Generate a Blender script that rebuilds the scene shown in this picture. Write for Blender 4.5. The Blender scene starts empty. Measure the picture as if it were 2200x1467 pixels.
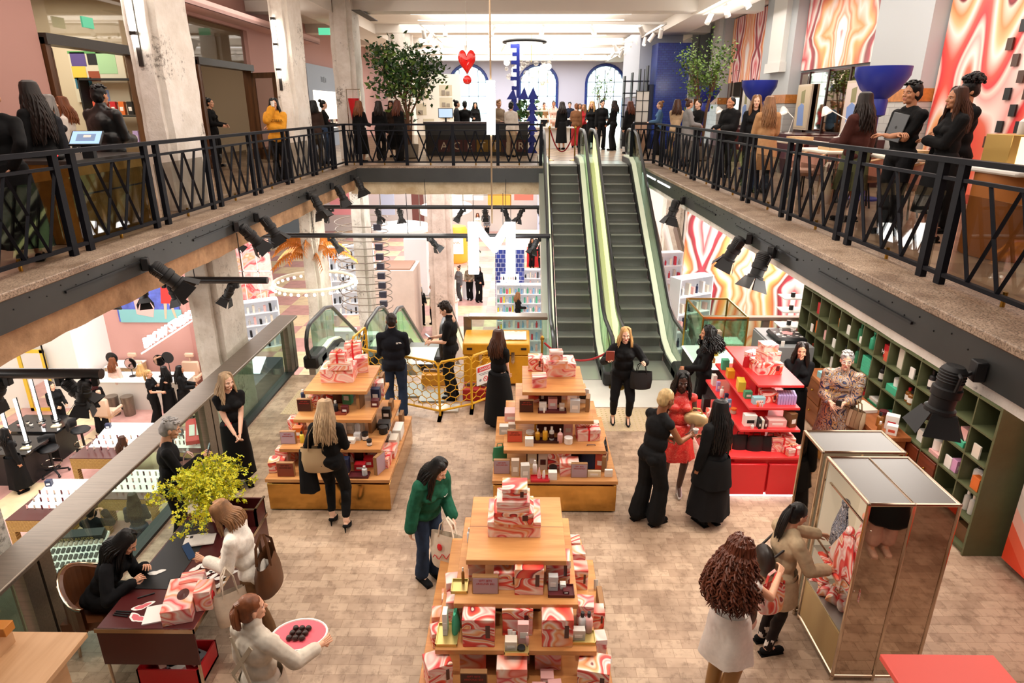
import bpy, math, random
from math import sin, cos, pi, radians, atan2, sqrt, tan
from mathutils import Vector, Matrix, noise
random.seed(7)
C = bpy.context.scene.collection
V = Vector
# ------------------------------------------------------------------ camera constants (metres, z=0 is the timber floor)
FPX = 1395.0; PITCH = radians(19.83); YAW = radians(0.70); EYE = V((0, 0, 4.95))
ZU = 3.45; ZL = -3.6; ZC = 7.85
_D = V((-sin(YAW)*cos(PITCH), cos(YAW)*cos(PITCH), -sin(PITCH)))
_R = V((cos(YAW), sin(YAW), 0)); _U = _R.cross(_D)
def _ray(x, y): return _R*((x-1100)/FPX) + _U*((733.5-y)/FPX) + _D
def onz(x, y, z): d = _ray(x, y); return EYE + d*((z-EYE.z)/d.z)
def ony(x, y, Y): d = _ray(x, y); return EYE + d*(Y/d.y)
def onx(x, y, X): d = _ray(x, y); return EYE + d*(X/d.x)
def cam():
    c = bpy.data.cameras.new('camera'); o = bpy.data.objects.new('camera', c); C.objects.link(o)
    c.sensor_width = 36; c.lens = 36*FPX/2200; c.clip_end = 200; c.clip_start = .05
    o.location = EYE
    o.matrix_world = Matrix.Translation(EYE) @ Matrix((_R, _U, -_D)).transposed().to_4x4()
    bpy.context.scene.camera = o
cam()
# ------------------------------------------------------------------ materials
MATS = {}
def srgb(h):
    if isinstance(h, str):
        h = h.lstrip('#'); h = [int(h[i:i+2], 16)/255 for i in (0, 2, 4)]
        return tuple(c/12.92 if c <= .04045 else ((c+.055)/1.055)**2.4 for c in h) + (1,)
    return tuple(h[:3]) + (1,)
class NT:
    def __init__(s, name):
        s.m = bpy.data.materials.new(name); s.m.use_nodes = True
        s.t = s.m.node_tree; s.n = s.t.nodes; s.b = s.n['Principled BSDF']; s.l = s.t.links
    def node(s, typ, **kw):
        n = s.n.new(typ)
        for k, v in kw.items():
            if k in n.inputs: n.inputs[k].default_value = v
            else: setattr(n, k, v)
        return n
    def link(s, a, b): s.l.new(a, b)
    def coord(s, kind='Object', scale=(1, 1, 1), rot=(0, 0, 0), loc=(0, 0, 0)):
        tc = s.node('ShaderNodeTexCoord'); mp = s.node('ShaderNodeMapping')
        mp.inputs['Scale'].default_value = scale; mp.inputs['Rotation'].default_value = rot; mp.inputs['Location'].default_value = loc
        s.link(tc.outputs[kind], mp.inputs[0]); return mp.outputs[0]
    def ramp(s, fac, stops, interp='LINEAR'):
        r = s.node('ShaderNodeValToRGB'); e = r.color_ramp; e.interpolation = interp
        while len(e.elements) < len(stops): e.elements.new(.5)
        for el, (p, c) in zip(e.elements, stops): el.position = p; el.color = srgb(c)
        s.link(fac, r.inputs[0]); return r.outputs[0]
    def mix(s, a, b, fac, blend='MIX'):
        m = s.node('ShaderNodeMix', data_type='RGBA', blend_type=blend)
        for sock, v in ((m.inputs[6], a), (m.inputs[7], b), (m.inputs[0], fac)):
            if hasattr(v, 'is_linked') or hasattr(v, 'links'): s.link(v, sock)
            elif isinstance(v, (int, float)): sock.default_value = v
            else: sock.default_value = srgb(v)
        return m.outputs[2]
    def bump(s, h, st=.3, d=.02):
        b = s.node('ShaderNodeBump', Strength=st, Distance=d); s.link(h, b.inputs['Height']); s.link(b.outputs[0], s.b.inputs['Normal'])
def mat(name, col, rough=.5, metal=0., emit=0., ecol=None, var=.0, vscale=8., bump=0., coat=0., alpha=None, trans=0., spec=None, stretch=(1, 1, 1)):
    if name in MATS: return MATS[name]
    t = NT(name); b = t.b
    b.inputs['Base Color'].default_value = srgb(col); b.inputs['Roughness'].default_value = rough; b.inputs['Metallic'].default_value = metal
    if spec is not None: b.inputs['Specular IOR Level'].default_value = spec
    if coat: b.inputs['Coat Weight'].default_value = coat
    if emit: b.inputs['Emission Color'].default_value = srgb(ecol or col); b.inputs['Emission Strength'].default_value = emit
    if trans: b.inputs['Transmission Weight'].default_value = trans
    if alpha is not None: b.inputs['Alpha'].default_value = alpha
    if var or bump:
        c = t.coord(scale=stretch); n = t.node('ShaderNodeTexNoise', Scale=vscale, Detail=3., Roughness=.6); t.link(c, n.inputs['Vector'])
        if var:
            base = srgb(col); dk = tuple(x*(1-var) for x in base[:3]); lt = tuple(min(1, x*(1+var*.6)) for x in base[:3])
            t.link(t.ramp(n.outputs[0], [(.3, dk), (.7, lt)]), b.inputs['Base Color'])
        if bump: t.bump(n.outputs[0], bump)
    MATS[name] = t.m
    return t.m
# ------------------------------------------------------------------ mesh builder
KIDS = {}
class MB:
    def __init__(s): s.v = []; s.f = []; s.mi = []; s.T = None
    def add(s, vs, fs, m=0):
        o = len(s.v)
        s.v += [tuple(s.T @ V(v)) for v in vs] if s.T is not None else [tuple(v) for v in vs]
        s.f += [tuple(i+o for i in f) for f in fs]; s.mi += [m]*len(fs); return s
    def box(s, x0, y0, z0, x1, y1, z1, m=0, bev=0.):
        c = V(((x0+x1)/2, (y0+y1)/2, (z0+z1)/2)); h = V((abs(x1-x0)/2, abs(y1-y0)/2, abs(z1-z0)/2))
        S = [(i, j, k) for i in (-1, 1) for j in (-1, 1) for k in (-1, 1)]
        if bev <= 0 or min(h) < bev*1.2:
            vs = [c+V((a[0]*h.x, a[1]*h.y, a[2]*h.z)) for a in S]
            return s.add(vs, [(0, 1, 3, 2), (4, 6, 7, 5), (0, 4, 5, 1), (2, 3, 7, 6), (0, 2, 6, 4), (1, 5, 7, 3)], m)
        vs = []; ix = {}
        for a in S:
            for ax in range(3):
                p = V([a[k]*(h[k]-(0 if k == ax else bev)) for k in range(3)]); ix[a, ax] = len(vs); vs.append(c+p)
        fs = []
        for ax in range(3):
            b1, b2 = [k for k in range(3) if k != ax]
            for sg in (-1, 1):
                q = []
                for u, w in ((-1, -1), (1, -1), (1, 1), (-1, 1)):
                    a = [0]*3; a[ax] = sg; a[b1] = u; a[b2] = w; q.append(ix[tuple(a), ax])
                fs.append(q)
            for u in (-1, 1):
                for w in (-1, 1):
                    a = [0]*3; a[b1] = u; a[b2] = w; a[ax] = -1; e = list(a); e[ax] = 1
                    a, e = tuple(a), tuple(e); fs.append([ix[a, b1], ix[e, b1], ix[e, b2], ix[a, b2]])
        for a in S: fs.append([ix[a, 0], ix[a, 1], ix[a, 2]])
        out = []
        for f in fs:
            p = [vs[i] for i in f]; n = (p[1]-p[0]).cross(p[2]-p[0]); g = sum(p, V())/len(p)-c
            out.append(f if n.dot(g) > 0 else f[::-1])
        return s.add(vs, out, m)
    def cbox(s, cx, cy, z0, sx, sy, sz, m=0, bev=0., rz=0.):
        T0 = s.T
        M = Matrix.Translation((cx, cy, z0)) @ Matrix.Rotation(rz, 4, 'Z'); s.T = M if T0 is None else T0 @ M
        s.box(-sx/2, -sy/2, 0, sx/2, sy/2, sz, m, bev); s.T = T0; return s
    def tube(s, pts, r, n=8, m=0, cap=True, flat=None, closed=False):
        pts = [V(p) for p in pts]; N = len(pts); rs = r if isinstance(r, (list, tuple)) else [r]*N
        vs = []; up = None
        for i in range(N):
            if closed: t = pts[(i+1) % N]-pts[i-1]
            else: t = (pts[min(i+1, N-1)]-pts[max(i-1, 0)])
            t = t.normalized() if t.length > 1e-9 else V((0, 0, 1))
            if up is None:
                up = V((0, 0, 1)) if abs(t.z) < .9 else V((0, 1, 0))
            x = up.cross(t).normalized() if up.cross(t).length > 1e-6 else V((1, 0, 0)); y = t.cross(x); up = y
            fx, fy = flat or (1, 1)
            for k in range(n):
                a = 2*pi*k/n; vs.append(pts[i]+x*(cos(a)*rs[i]*fx)+y*(sin(a)*rs[i]*fy))
        fs = []
        for i in range(N if closed else N-1):
            j = (i+1) % N
            for k in range(n): fs.append((i*n+k, i*n+(k+1) % n, j*n+(k+1) % n, j*n+k))
        if cap and not closed: fs.append(tuple(range(n))[::-1]); fs.append(tuple((N-1)*n+k for k in range(n)))
        return s.add(vs, fs, m)
    def cyl(s, p0, p1, r0, r1=None, n=12, m=0, cap=True): return s.tube([p0, p1], [r0, r0 if r1 is None else r1], n, m, cap)
    def bar(s, p0, p1, w, h=None, m=0, up=(0, 0, 1)):
        p0 = V(p0); p1 = V(p1); t = (p1-p0).normalized(); h = h or w
        u = V(up)
        if abs(t.dot(u)) > .95: u = V((0, 1, 0))
        x = t.cross(u).normalized(); y = x.cross(t)
        vs = [p+x*(a*w/2)+y*(b*h/2) for p in (p0, p1) for a, b in ((-1, -1), (1, -1), (1, 1), (-1, 1))]
        return s.add(vs, [(3, 2, 1, 0), (4, 5, 6, 7), (0, 1, 5, 4), (1, 2, 6, 5), (2, 3, 7, 6), (3, 0, 4, 7)], m)
    def lathe(s, prof, n=16, c=(0, 0, 0), m=0, sx=1, sy=1):
        c = V(c); vs = []; N = len(prof)
        for r, z in prof:
            for k in range(n): a = 2*pi*k/n; vs.append(c+V((cos(a)*r*sx, sin(a)*r*sy, z)))
        fs = [(i*n+k, i*n+(k+1) % n, (i+1)*n+(k+1) % n, (i+1)*n+k) for i in range(N-1) for k in range(n)]
        if prof[0][0] > 1e-4: fs.append(tuple(range(n))[::-1])
        if prof[-1][0] > 1e-4: fs.append(tuple((N-1)*n+k for k in range(n)))
        return s.add(vs, fs, m)
    def ell(s, c, r, n=12, k=8, m=0, rot=None):
        c = V(c); vs = []; fs = []
        r = (r, r, r) if isinstance(r, (int, float)) else r
        for i in range(k+1):
            t = pi*i/k
            for j in range(n):
                a = 2*pi*j/n; p = V((r[0]*sin(t)*cos(a), r[1]*sin(t)*sin(a), -r[2]*cos(t)))
                vs.append(c+(rot @ p if rot is not None else p))
        for i in range(k):
            for j in range(n): fs.append((i*n+j, i*n+(j+1) % n, (i+1)*n+(j+1) % n, (i+1)*n+j))
        return s.add(vs, fs, m)
    def caps(s, a, b, ra, rb=None, n=10, flat=None):
        """tapered capsule with round ends"""
        a = V(a); b = V(b); rb = ra if rb is None else rb; t = (b-a)
        t = t.normalized() if t.length > 1e-6 else V((0, 0, 1))
        P = []; R_ = []
        for q in (0.12, .5, .85): P.append(a-t*ra*cos(q*pi/2)); R_.append(max(ra*sin(q*pi/2), .001))
        P += [a, b]; R_ += [ra, rb]
        for q in (.85, .5, .12): P.append(b+t*rb*cos(q*pi/2)); R_.append(max(rb*sin(q*pi/2), .001))
        return s.tube(P, R_, n, flat=flat)
    def loft(s, rings, n=20, m=0, cap0=False, cap1=False, fold=0., nf=7, ph=0.):
        """rings: (centre, rx, ry[, rot]) elliptical cross sections, with pleats growing to the last ring"""
        vs = []; N = len(rings)
        for i, rg in enumerate(rings):
            c = V(rg[0]); q = fold*(i/(N-1))**1.5
            for k in range(n):
                a = 2*pi*k/n; f = 1+q*sin(nf*a+ph+i*.25)+q*.5*sin(2*nf*a+1.3*ph)
                vs.append(c+V((rg[1]*cos(a)*f, rg[2]*sin(a)*f, 0)))
        fs = [(i*n+(k+1) % n, i*n+k, (i+1)*n+k, (i+1)*n+(k+1) % n) for i in range(N-1) for k in range(n)]
        if cap0: fs.append(tuple(range(n)))
        if cap1: fs.append(tuple((N-1)*n+k for k in range(n))[::-1])
        return s.add(vs, fs, m)
    def prism(s, poly, h0, h1, axis='z', m=0):
        def P(a, b, h): return {'z': (a, b, h), 'y': (a, h, b), 'x': (h, a, b)}[axis]
        n = len(poly); vs = [P(a, b, h0) for a, b in poly]+[P(a, b, h1) for a, b in poly]
        ar = sum(poly[i][0]*poly[(i+1) % n][1]-poly[(i+1) % n][0]*poly[i][1] for i in range(n))
        fs = [tuple(range(n))[::-1], tuple(range(n, 2*n))]+[(i, (i+1) % n, n+(i+1) % n, n+i) for i in range(n)]
        if (ar < 0) != (axis == 'y'): fs = [f[::-1] for f in fs]
        return s.add(vs, fs, m)
    def quad(s, a, b, c, d, m=0): return s.add([a, b, c, d], [(0, 1, 2, 3)], m)
    def mesh(s, name, smooth=True, ang=38):
        me = bpy.data.meshes.new(name); me.from_pydata(s.v, [], s.f)
        if any(s.mi): me.polygons.foreach_set('material_index', s.mi)
        if smooth:
            me.polygons.foreach_set('use_smooth', [True]*len(me.polygons)); me.set_sharp_from_angle(angle=radians(ang))
        me.update(); return me
    def build(s, name, m, parent=None, loc=None, rz=0., smooth=True, ang=38, label=None):
        me = s.mesh(name, smooth, ang)
        for x in (m if isinstance(m, (list, tuple)) else [m]): me.materials.append(x)
        o = bpy.data.objects.new(name, me); C.objects.link(o)
        if parent is not None: o.parent = parent; KIDS.setdefault(parent.name, []).append(o)
        if loc is not None: o.location = loc
        if rz: o.rotation_euler = (0, 0, rz)
        if label: o['label'] = label
        return o
USED = {}
def tag(o, label, cat, group=None, kind=None):
    o['label'] = label; o['category'] = cat
    if group: o['group'] = group
    if kind: o['kind'] = kind
    nw = len(label.split())
    if not 4 <= nw <= 16: print('LABEL LEN', nw, label)
    if not group and label in USED: print('DUP LABEL', label)
    USED[label] = 1
    return o
def thing(name, label, cat, loc=(0, 0, 0), rz=0., group=None):
    o = bpy.data.objects.new(name, None); C.objects.link(o); o.empty_display_size = .1
    o.location = loc; o.rotation_euler = (0, 0, rz); return tag(o, label, cat, group)
def dup(o, loc, rz=None, label=None, group=None, parent=None, scale=None):
    r = o.copy(); C.objects.link(r)
    if parent is not None: r.parent = parent
    else:
        r.location = loc
        if rz is not None: r.rotation_euler = (0, 0, rz)
        if scale is not None: r.scale = scale if hasattr(scale, '__len__') else (scale,)*3
        if label: tag(r, label, r['category'], group or r.get('group'))
    for ch in KIDS.get(o.name, []): KIDS.setdefault(r.name, []).append(dup(ch, None, parent=r))
    return r
def struct(name, mb, m, label=None, **kw):
    o = mb.build(name, m, **kw); o['kind'] = 'structure'
    if label: o['label'] = label
    return o
def part(name, mb, m, parent, label=None, **kw): return mb.build(name, m, parent, label=label, **kw)
WORDS = {}
def word(txt, size, m, parent, loc, rot, ext=.002, align='CENTER', name='lettering', sx=1.):
    """flat lettering as a mesh"""
    k = (txt, align)
    if k not in WORDS:
        cu = bpy.data.curves.new(name, 'FONT'); cu.body = txt; cu.size = 1.; cu.extrude = .02; cu.align_x = align; cu.align_y = 'CENTER'; cu.resolution_u = 2
        t = bpy.data.objects.new('tmp', cu); C.objects.link(t); bpy.context.view_layer.update()
        WORDS[k] = bpy.data.meshes.new_from_object(t.evaluated_get(bpy.context.evaluated_depsgraph_get())); bpy.data.objects.remove(t); bpy.data.curves.remove(cu)
    me = WORDS[k].copy(); me.materials.clear(); me.materials.append(m); o = bpy.data.objects.new(name, me); C.objects.link(o)
    if parent is not None: o.parent = parent; KIDS.setdefault(parent.name, []).append(o)
    o.location = loc; o.rotation_euler = rot; o.scale = (size*sx, size, ext/.02); return o
def box1(*a, **k): return MB().box(*a, **k)
# ------------------------------------------------------------------ shared materials
def m_floor():
    t = NT('end_grain_timber_floor'); c = t.coord(); 
    w = t.node('ShaderNodeTexNoise', Scale=2.2, Detail=3.); t.link(c, w.inputs['Vector'])
    b = t.node('ShaderNodeTexBrick', Scale=1., offset=.5); b.inputs['Brick Width'].default_value = .2; b.inputs['Row Height'].default_value = .115
    b.inputs['Mortar Size'].default_value = .0016; b.inputs['Bias'].default_value = -.1
    b.inputs['Color1'].default_value = srgb('#c9ae95'); b.inputs['Color2'].default_value = srgb('#ac9079'); b.inputs['Mortar'].default_value = srgb('#8a6f55')
    t.link(c, b.inputs['Vector'])
    n = t.node('ShaderNodeTexNoise', Scale=1.1, Detail=4., Roughness=.65); t.link(c, n.inputs['Vector'])
    st = t.ramp(n.outputs[0], [(.36, '#8f7d6c'), (.55, '#ffffff')])
    k = t.mix(b.outputs[0], st, .55, 'MULTIPLY')
    n2 = t.node('ShaderNodeTexNoise', Scale=9., Detail=4., Roughness=.7); t.link(c, n2.inputs['Vector'])
    k = t.mix(k, t.ramp(n2.outputs[0], [(.33, '#8c7a68'), (.5, '#ffffff')]), .45, 'MULTIPLY')
    t.link(k, t.b.inputs['Base Color']); t.b.inputs['Roughness'].default_value = .42
    t.bump(b.outputs[1], .12, .004); return t.m
def m_agate(name, sc=1., warp=1.2, vertical=True, bands=3., emit=0., rnd=True, pink=False, detail=2.):
    t = NT(name); tc = t.node('ShaderNodeTexCoord'); vec = tc.outputs['Object']
    if rnd:
        oi = t.node('ShaderNodeObjectInfo'); ad = t.node('ShaderNodeVectorMath', operation='MULTIPLY_ADD')
        t.link(oi.outputs['Random'], ad.inputs[0]); ad.inputs[1].default_value = (37, 19, 53); t.link(vec, ad.inputs[2]); vec = ad.outputs[0]
    mp = t.node('ShaderNodeMapping'); mp.inputs['Scale'].default_value = (sc, sc, sc*(vertical if isinstance(vertical, float) else .28 if vertical else 1)); t.link(vec, mp.inputs[0])
    n = t.node('ShaderNodeTexNoise', Scale=1.6, Detail=detail, Roughness=.45, Distortion=warp); t.link(mp.outputs[0], n.inputs['Vector'])
    ml = t.node('ShaderNodeMath', operation='MULTIPLY'); ml.inputs[1].default_value = bands; t.link(n.outputs[0], ml.inputs[0])
    fr = t.node('ShaderNodeMath', operation='FRACT'); t.link(ml.outputs[0], fr.inputs[0])
    R_, O_, P_, Cr, Dk = ('#c8202c', '#ee7a2c', '#f2a6a0', '#fbe9df', '#7a1d2a')
    if pink: st = [(0, '#f6c0b6'), (.1, Cr), (.2, '#f49c92'), (.3, '#e8604e'), (.38, '#f7b7a4'), (.5, '#fbe3d8'), (.6, '#f09a6a'), (.7, '#f4bdb8'), (.8, '#d9434a'), (.9, '#f6cfc6'), (1, '#f6c0b6')]
    else: st = [(0, P_), (.1, Cr), (.17, '#e86a50'), (.3, '#e23b34'), (.37, Dk), (.39, '#f6d8c4'), (.48, '#f0905a'), (.56, '#f6c08e'), (.63, Cr), (.7, '#f5aea0'), (.78, '#e8564a'), (.88, '#dc3a40'), (.94, '#f8d9cc'), (1, P_)]
    col = t.ramp(fr.outputs[0], st); t.link(col, t.b.inputs['Base Color']); t.b.inputs['Roughness'].default_value = .38
    if emit: t.link(col, t.b.inputs['Emission Color']); t.b.inputs['Emission Strength'].default_value = emit
    return t.m
def m_geode(name, cx, per, zc, emit=0., axis=1):
    """mirrored banded stone print on a wall whose length runs along `axis`; symmetric about cx with period per"""
    t = NT(name); tc = t.node('ShaderNodeTexCoord'); sp = t.node('ShaderNodeSeparateXYZ'); t.link(tc.outputs['Object'], sp.inputs[0])
    def M(op, a, b=None):
        n = t.node('ShaderNodeMath', operation=op)
        for i, v in enumerate((a, b)):
            if v is None: continue
            if isinstance(v, (int, float)): n.inputs[i].default_value = v
            else: t.link(v, n.inputs[i])
        return n.outputs[0]
    u = M('PINGPONG', M('ADD', sp.outputs[axis], -cx), per)
    cb = t.node('ShaderNodeCombineXYZ'); t.link(M('MULTIPLY', u, 1.3), cb.inputs[0]); t.link(M('MULTIPLY', sp.outputs[2], .9), cb.inputs[1])
    n = t.node('ShaderNodeTexNoise', Scale=1., Detail=1.5, Roughness=.4, Distortion=.5); t.link(cb.outputs[0], n.inputs['Vector'])
    zz = M('ABSOLUTE', M('SINE', M('MULTIPLY', M('ADD', sp.outputs[2], -zc), 1.9)))
    f = M('ADD', M('ADD', M('MULTIPLY', u, .62/per), M('MULTIPLY', zz, .14)), M('MULTIPLY', n.outputs[0], .42))
    fr = M('FRACT', M('MULTIPLY', f, 1.25))
    st = [(0, '#b03a48'), (.05, '#fbeee6'), (.12, '#f0a9a4'), (.17, '#d8545a'), (.22, '#fdf3ec'), (.36, '#fbefe8'), (.4, '#f2a078'), (.45, '#f9dcc8'), (.5, '#ee7b45'), (.56, '#f8cfa8'), (.62, '#f1924a'), (.68, '#fbe6da'), (.74, '#f3b26c'), (.82, '#e9683c'), (.88, '#fbeae0'), (.93, '#8a3a3c'), (1, '#b03a48')]
    col = t.ramp(fr, st); t.link(col, t.b.inputs['Base Color']); t.b.inputs['Roughness'].default_value = .4
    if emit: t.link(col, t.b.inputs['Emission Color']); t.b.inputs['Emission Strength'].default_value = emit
    return t.m
def m_concrete(name, a, b, pits=True, sc=1.):
    t = NT(name); c = t.coord(scale=(sc, sc, sc)); n = t.node('ShaderNodeTexNoise', Scale=2.3, Detail=6., Roughness=.7); t.link(c, n.inputs['Vector'])
    col = t.ramp(n.outputs[0], [(.32, b), (.62, a)])
    if pits:
        n2 = t.node('ShaderNodeTexNoise', Scale=14., Detail=5., Roughness=.75); t.link(c, n2.inputs['Vector'])
        n3 = t.node('ShaderNodeTexNoise', Scale=1.4, Detail=1.); t.link(c, n3.inputs['Vector'])
        mu = t.node('ShaderNodeMath', operation='MULTIPLY'); t.link(n2.outputs[0], mu.inputs[0]); t.link(n3.outputs[0], mu.inputs[1])
        col = t.mix(col, t.ramp(mu.outputs[0], [(.33, '#ffffff'), (.43, '#6d6258')]), .8, 'MULTIPLY')
    t.link(col, t.b.inputs['Base Color']); t.b.inputs['Roughness'].default_value = .85
    t.bump(n.outputs[0], .5, .05); return t.m
def m_checker(name, a, b, size, rough=.3, rot=0.):
    t = NT(name); c = t.coord(rot=(0, 0, rot)); k = t.node('ShaderNodeTexChecker', Scale=1/size); k.inputs[1].default_value = srgb(a); k.inputs[2].default_value = srgb(b)
    t.link(c, k.inputs[0]); n = t.node('ShaderNodeTexNoise', Scale=3.); t.link(c, n.inputs['Vector'])
    t.link(t.mix(k.outputs[0], t.ramp(n.outputs[0], [(.3, '#d8d0ca'), (.6, '#ffffff')]), .6, 'MULTIPLY'), t.b.inputs['Base Color']); t.b.inputs['Roughness'].default_value = rough; return t.m
def m_brick(name, a, b, mo, w, h, ms=.006, rough=.4, axes='xz', bump=.2):
    t = NT(name); tc = t.node('ShaderNodeTexCoord'); vec = tc.outputs['Object']
    if axes != 'xy':
        sp = t.node('ShaderNodeSeparateXYZ'); cb = t.node('ShaderNodeCombineXYZ'); t.link(vec, sp.inputs[0])
        t.link(sp.outputs['xyz'.index(axes[0])], cb.inputs[0]); t.link(sp.outputs['xyz'.index(axes[1])], cb.inputs[1]); vec = cb.outputs[0]
    k = t.node('ShaderNodeTexBrick', Scale=1.); k.inputs['Brick Width'].default_value = w; k.inputs['Row Height'].default_value = h; k.inputs['Mortar Size'].default_value = ms
    for i, q in ((1, a), (2, b), (3, mo)): k.inputs[i].default_value = srgb(q)
    t.link(vec, k.inputs[0]); t.link(k.outputs[0], t.b.inputs['Base Color']); t.b.inputs['Roughness'].default_value = rough
    if bump: t.bump(k.outputs[1], bump, .006)
    return t.m
def m_wood(name, a, b, sc=1., rough=.45, axis=0, block=0.):
    t = NT(name); s = [9*sc]*3; s[axis] = .9*sc; c = t.coord(scale=s)
    n = t.node('ShaderNodeTexNoise', Scale=1.5, Detail=4., Roughness=.6, Distortion=.4); t.link(c, n.inputs['Vector'])
    t.link(t.ramp(n.outputs[0], [(.3, b), (.68, a)]), t.b.inputs['Base Color']); t.b.inputs['Roughness'].default_value = rough; return t.m
def m_terrazzo(name, a, b):
    t = NT(name); c = t.coord(); n = t.node('ShaderNodeTexNoise', Scale=60., Detail=2., Roughness=.8); t.link(c, n.inputs['Vector'])
    w = t.node('ShaderNodeTexNoise', Scale=3., Detail=2.); t.link(c, w.inputs['Vector'])
    k = t.mix(t.ramp(n.outputs[0], [(.38, b), (.55, a)]), t.ramp(w.outputs[0], [(.35, '#b9aca0'), (.6, '#ffffff')]), .7, 'MULTIPLY')
    t.link(k, t.b.inputs['Base Color']); t.b.inputs['Roughness'].default_value = .5; return t.m
def m_glass(name, tint='#ffffff', rough=0., refl=.06, op=0.):
    t = NT(name); t.n.remove(t.b); out = t.n['Material Output']
    tr = t.node('ShaderNodeBsdfTransparent'); tr.inputs[0].default_value = srgb(tint)
    gl = t.node('ShaderNodeBsdfGlossy', Roughness=max(rough, .02)); mx = t.node('ShaderNodeMixShader')
    fr = t.node('ShaderNodeFresnel', IOR=1.45); ma = t.node('ShaderNodeMath', operation='MULTIPLY_ADD'); ma.inputs[1].default_value = .17; ma.inputs[2].default_value = refl-.04
    t.link(fr.outputs[0], ma.inputs[0]); t.link(ma.outputs[0], mx.inputs[0]); t.link(tr.outputs[0], mx.inputs[1]); t.link(gl.outputs[0], mx.inputs[2])
    t.link(mx.outputs[0], out.inputs[0]); return t.m
FLOOR = m_floor()
AGATE = m_agate('agate_print_paper', 1.35, .8, 1.8, 3.8, detail=1.2); AGATEP = m_agate('pale_agate_print_paper', 1.3, .9, 1.6, 3.4, pink=True, detail=1.2)
SCARFM = m_agate('agate_print_silk', 1.7, 1.1, False, 3.4, detail=1.)
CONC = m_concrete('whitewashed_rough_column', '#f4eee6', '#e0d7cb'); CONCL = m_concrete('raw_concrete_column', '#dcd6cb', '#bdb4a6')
SOFFIT = m_concrete('tan_rough_soffit', '#c79f78', '#8d6a4c', False); TERR = m_terrazzo('speckled_stone_kerb', '#b39c86', '#6e5c4c')
CHECK = m_checker('pink_and_cream_floor_tiles', '#efd7ae', '#d5a39a', 1.5, .35); UFLOOR = m_checker('worn_stone_upper_floor', '#b7a086', '#9c8570', .6, .3)
STEEL = mat('brushed_steel', '#857a6e', .42, .75, var=.15, vscale=3, stretch=(1, 20, 20)); CHROME = mat('warm_chrome', '#c9b8a4', .14, 1.)
BLACK = mat('black_paint', '#141517', .5, var=.1); RAIL = mat('navy_black_rail_paint', '#0e1018', .6, spec=.2); FASC = mat('grey_black_fascia_steel', '#3c3d3c', .5, .25, var=.18, vscale=1.5)
WOODT = m_wood('oak_table_timber', '#d69c60', '#b97a44', .8, .4); WOODP = m_wood('pale_oak_plinth', '#c99a58', '#a8783c', .35, .4)
WHITE = mat('white_paint', '#eeeae4', .6); CEIL = mat('white_ceiling_paint', '#f1e9df', .8, var=.03, vscale=.6); PINK = mat('dusty_pink_paint', '#c0948b', .75); PINKL = mat('salon_pink_paint', '#c7968c', .7)
GREY = mat('pale_grey_paint', '#b7bbbd', .75); GREEN = mat('olive_green_cabinet', '#5a5f40', .5, var=.08); RED = mat('red_lacquer', '#d8242c', .35); REDP = mat('coral_red_top', '#e8383a', .4)
BRASS = mat('brushed_brass', '#b38a3a', .3, .9); BLUE = mat('cobalt_blue_lacquer', '#1d2f98', .4); COBT = m_brick('cobalt_tile', '#1b2f86', '#24408f', '#10204f', .16, .08, .004, .25)
GLASS = m_glass('clear_glass'); GLASSG = m_glass('green_tinted_glass', '#dcebe2', refl=.09); SMOKE = m_glass('smoked_rail_glass', '#e2e0dc', refl=.05)
WGLOW = mat('white_light_diffuser', '#ffffff', .5, emit=9., ecol='#fff6e8'); NEON = mat('neon_white', '#ffffff', .5, emit=14., ecol='#ffffff'); TUBE = mat('glowing_tube', '#ffffff', .5, emit=18., ecol='#fff8ee')
MIRR = mat('bronze_mirror', '#c4b3a1', .03, 1.); MIRC = mat('clear_mirror', '#e4e4e2', .03, 1.); BROWNT = mat('dark_oxblood_lacquer', '#4a1c1b', .3, coat=.3)
LEAFM = mat('dark_green_leaf', '#2e5320', .45, var=.35, vscale=3); LEAFL = mat('light_green_leaf', '#6d8b3a', .5, var=.3, vscale=3); BARK = mat('brown_bark', '#6b4a33', .8, var=.2)
WTILE = m_brick('white_glazed_brick', '#ece6dd', '#e2dbd1', '#c9c1b5', .3, .1, .005, .45, 'yz')
# ================================================================== THE SETTING
XL, XR = -4.40, 3.30          # void edges of the upper floor
# timber floor with the opening of the down escalators
b = MB()
for r in ((-4.55, -2, 5.75, 11.75), (-1.35, 11.75, .62, 12.35), (.62, 11.75, 3.1, 11.9), (3.1, 11.75, 5.75, 12.35)): b.box(r[0], r[1], -.45, r[2], r[3], 0)
struct('floor', b, FLOOR, 'floor of small worn timber blocks with a brick-like bond')
tile = mat('white_landing_stone', '#e6e2da', .35, var=.06, vscale=2)
struct('floor_landing', box1(.3, 10.35, 0, 3.2, 11.9, .004), tile, 'pale stone landing at the foot of the rising escalators')
dots = MB()
for x0, x1, y0, y1 in ((.55, 3.0, 9.45, 10.3), (-4.1, -3.3, 10.0, 11.0)):
    dots.box(x0, y0, 0, x1, y1, .003)
    n = int((x1-x0)/.075); k = int((y1-y0)/.075)
    for i in range(n):
        for j in range(k): dots.lathe([(.017, .003), (.012, .009), (0, .01)], 6, (x0+.04+i*.075, y0+.04+j*.075, 0), 1)
struct('floor_tactile_strips', dots, [mat('tactile_base', '#c9b391', .5), mat('tactile_brass_stud', '#e2cfa4', .3, .6)], 'studded tactile paving strips before the escalators')
struct('floor_lower', box1(-16, -2, ZL-.2, 12, 48, ZL), CHECK, 'pink and cream chequered tile floor of the lower level')
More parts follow.
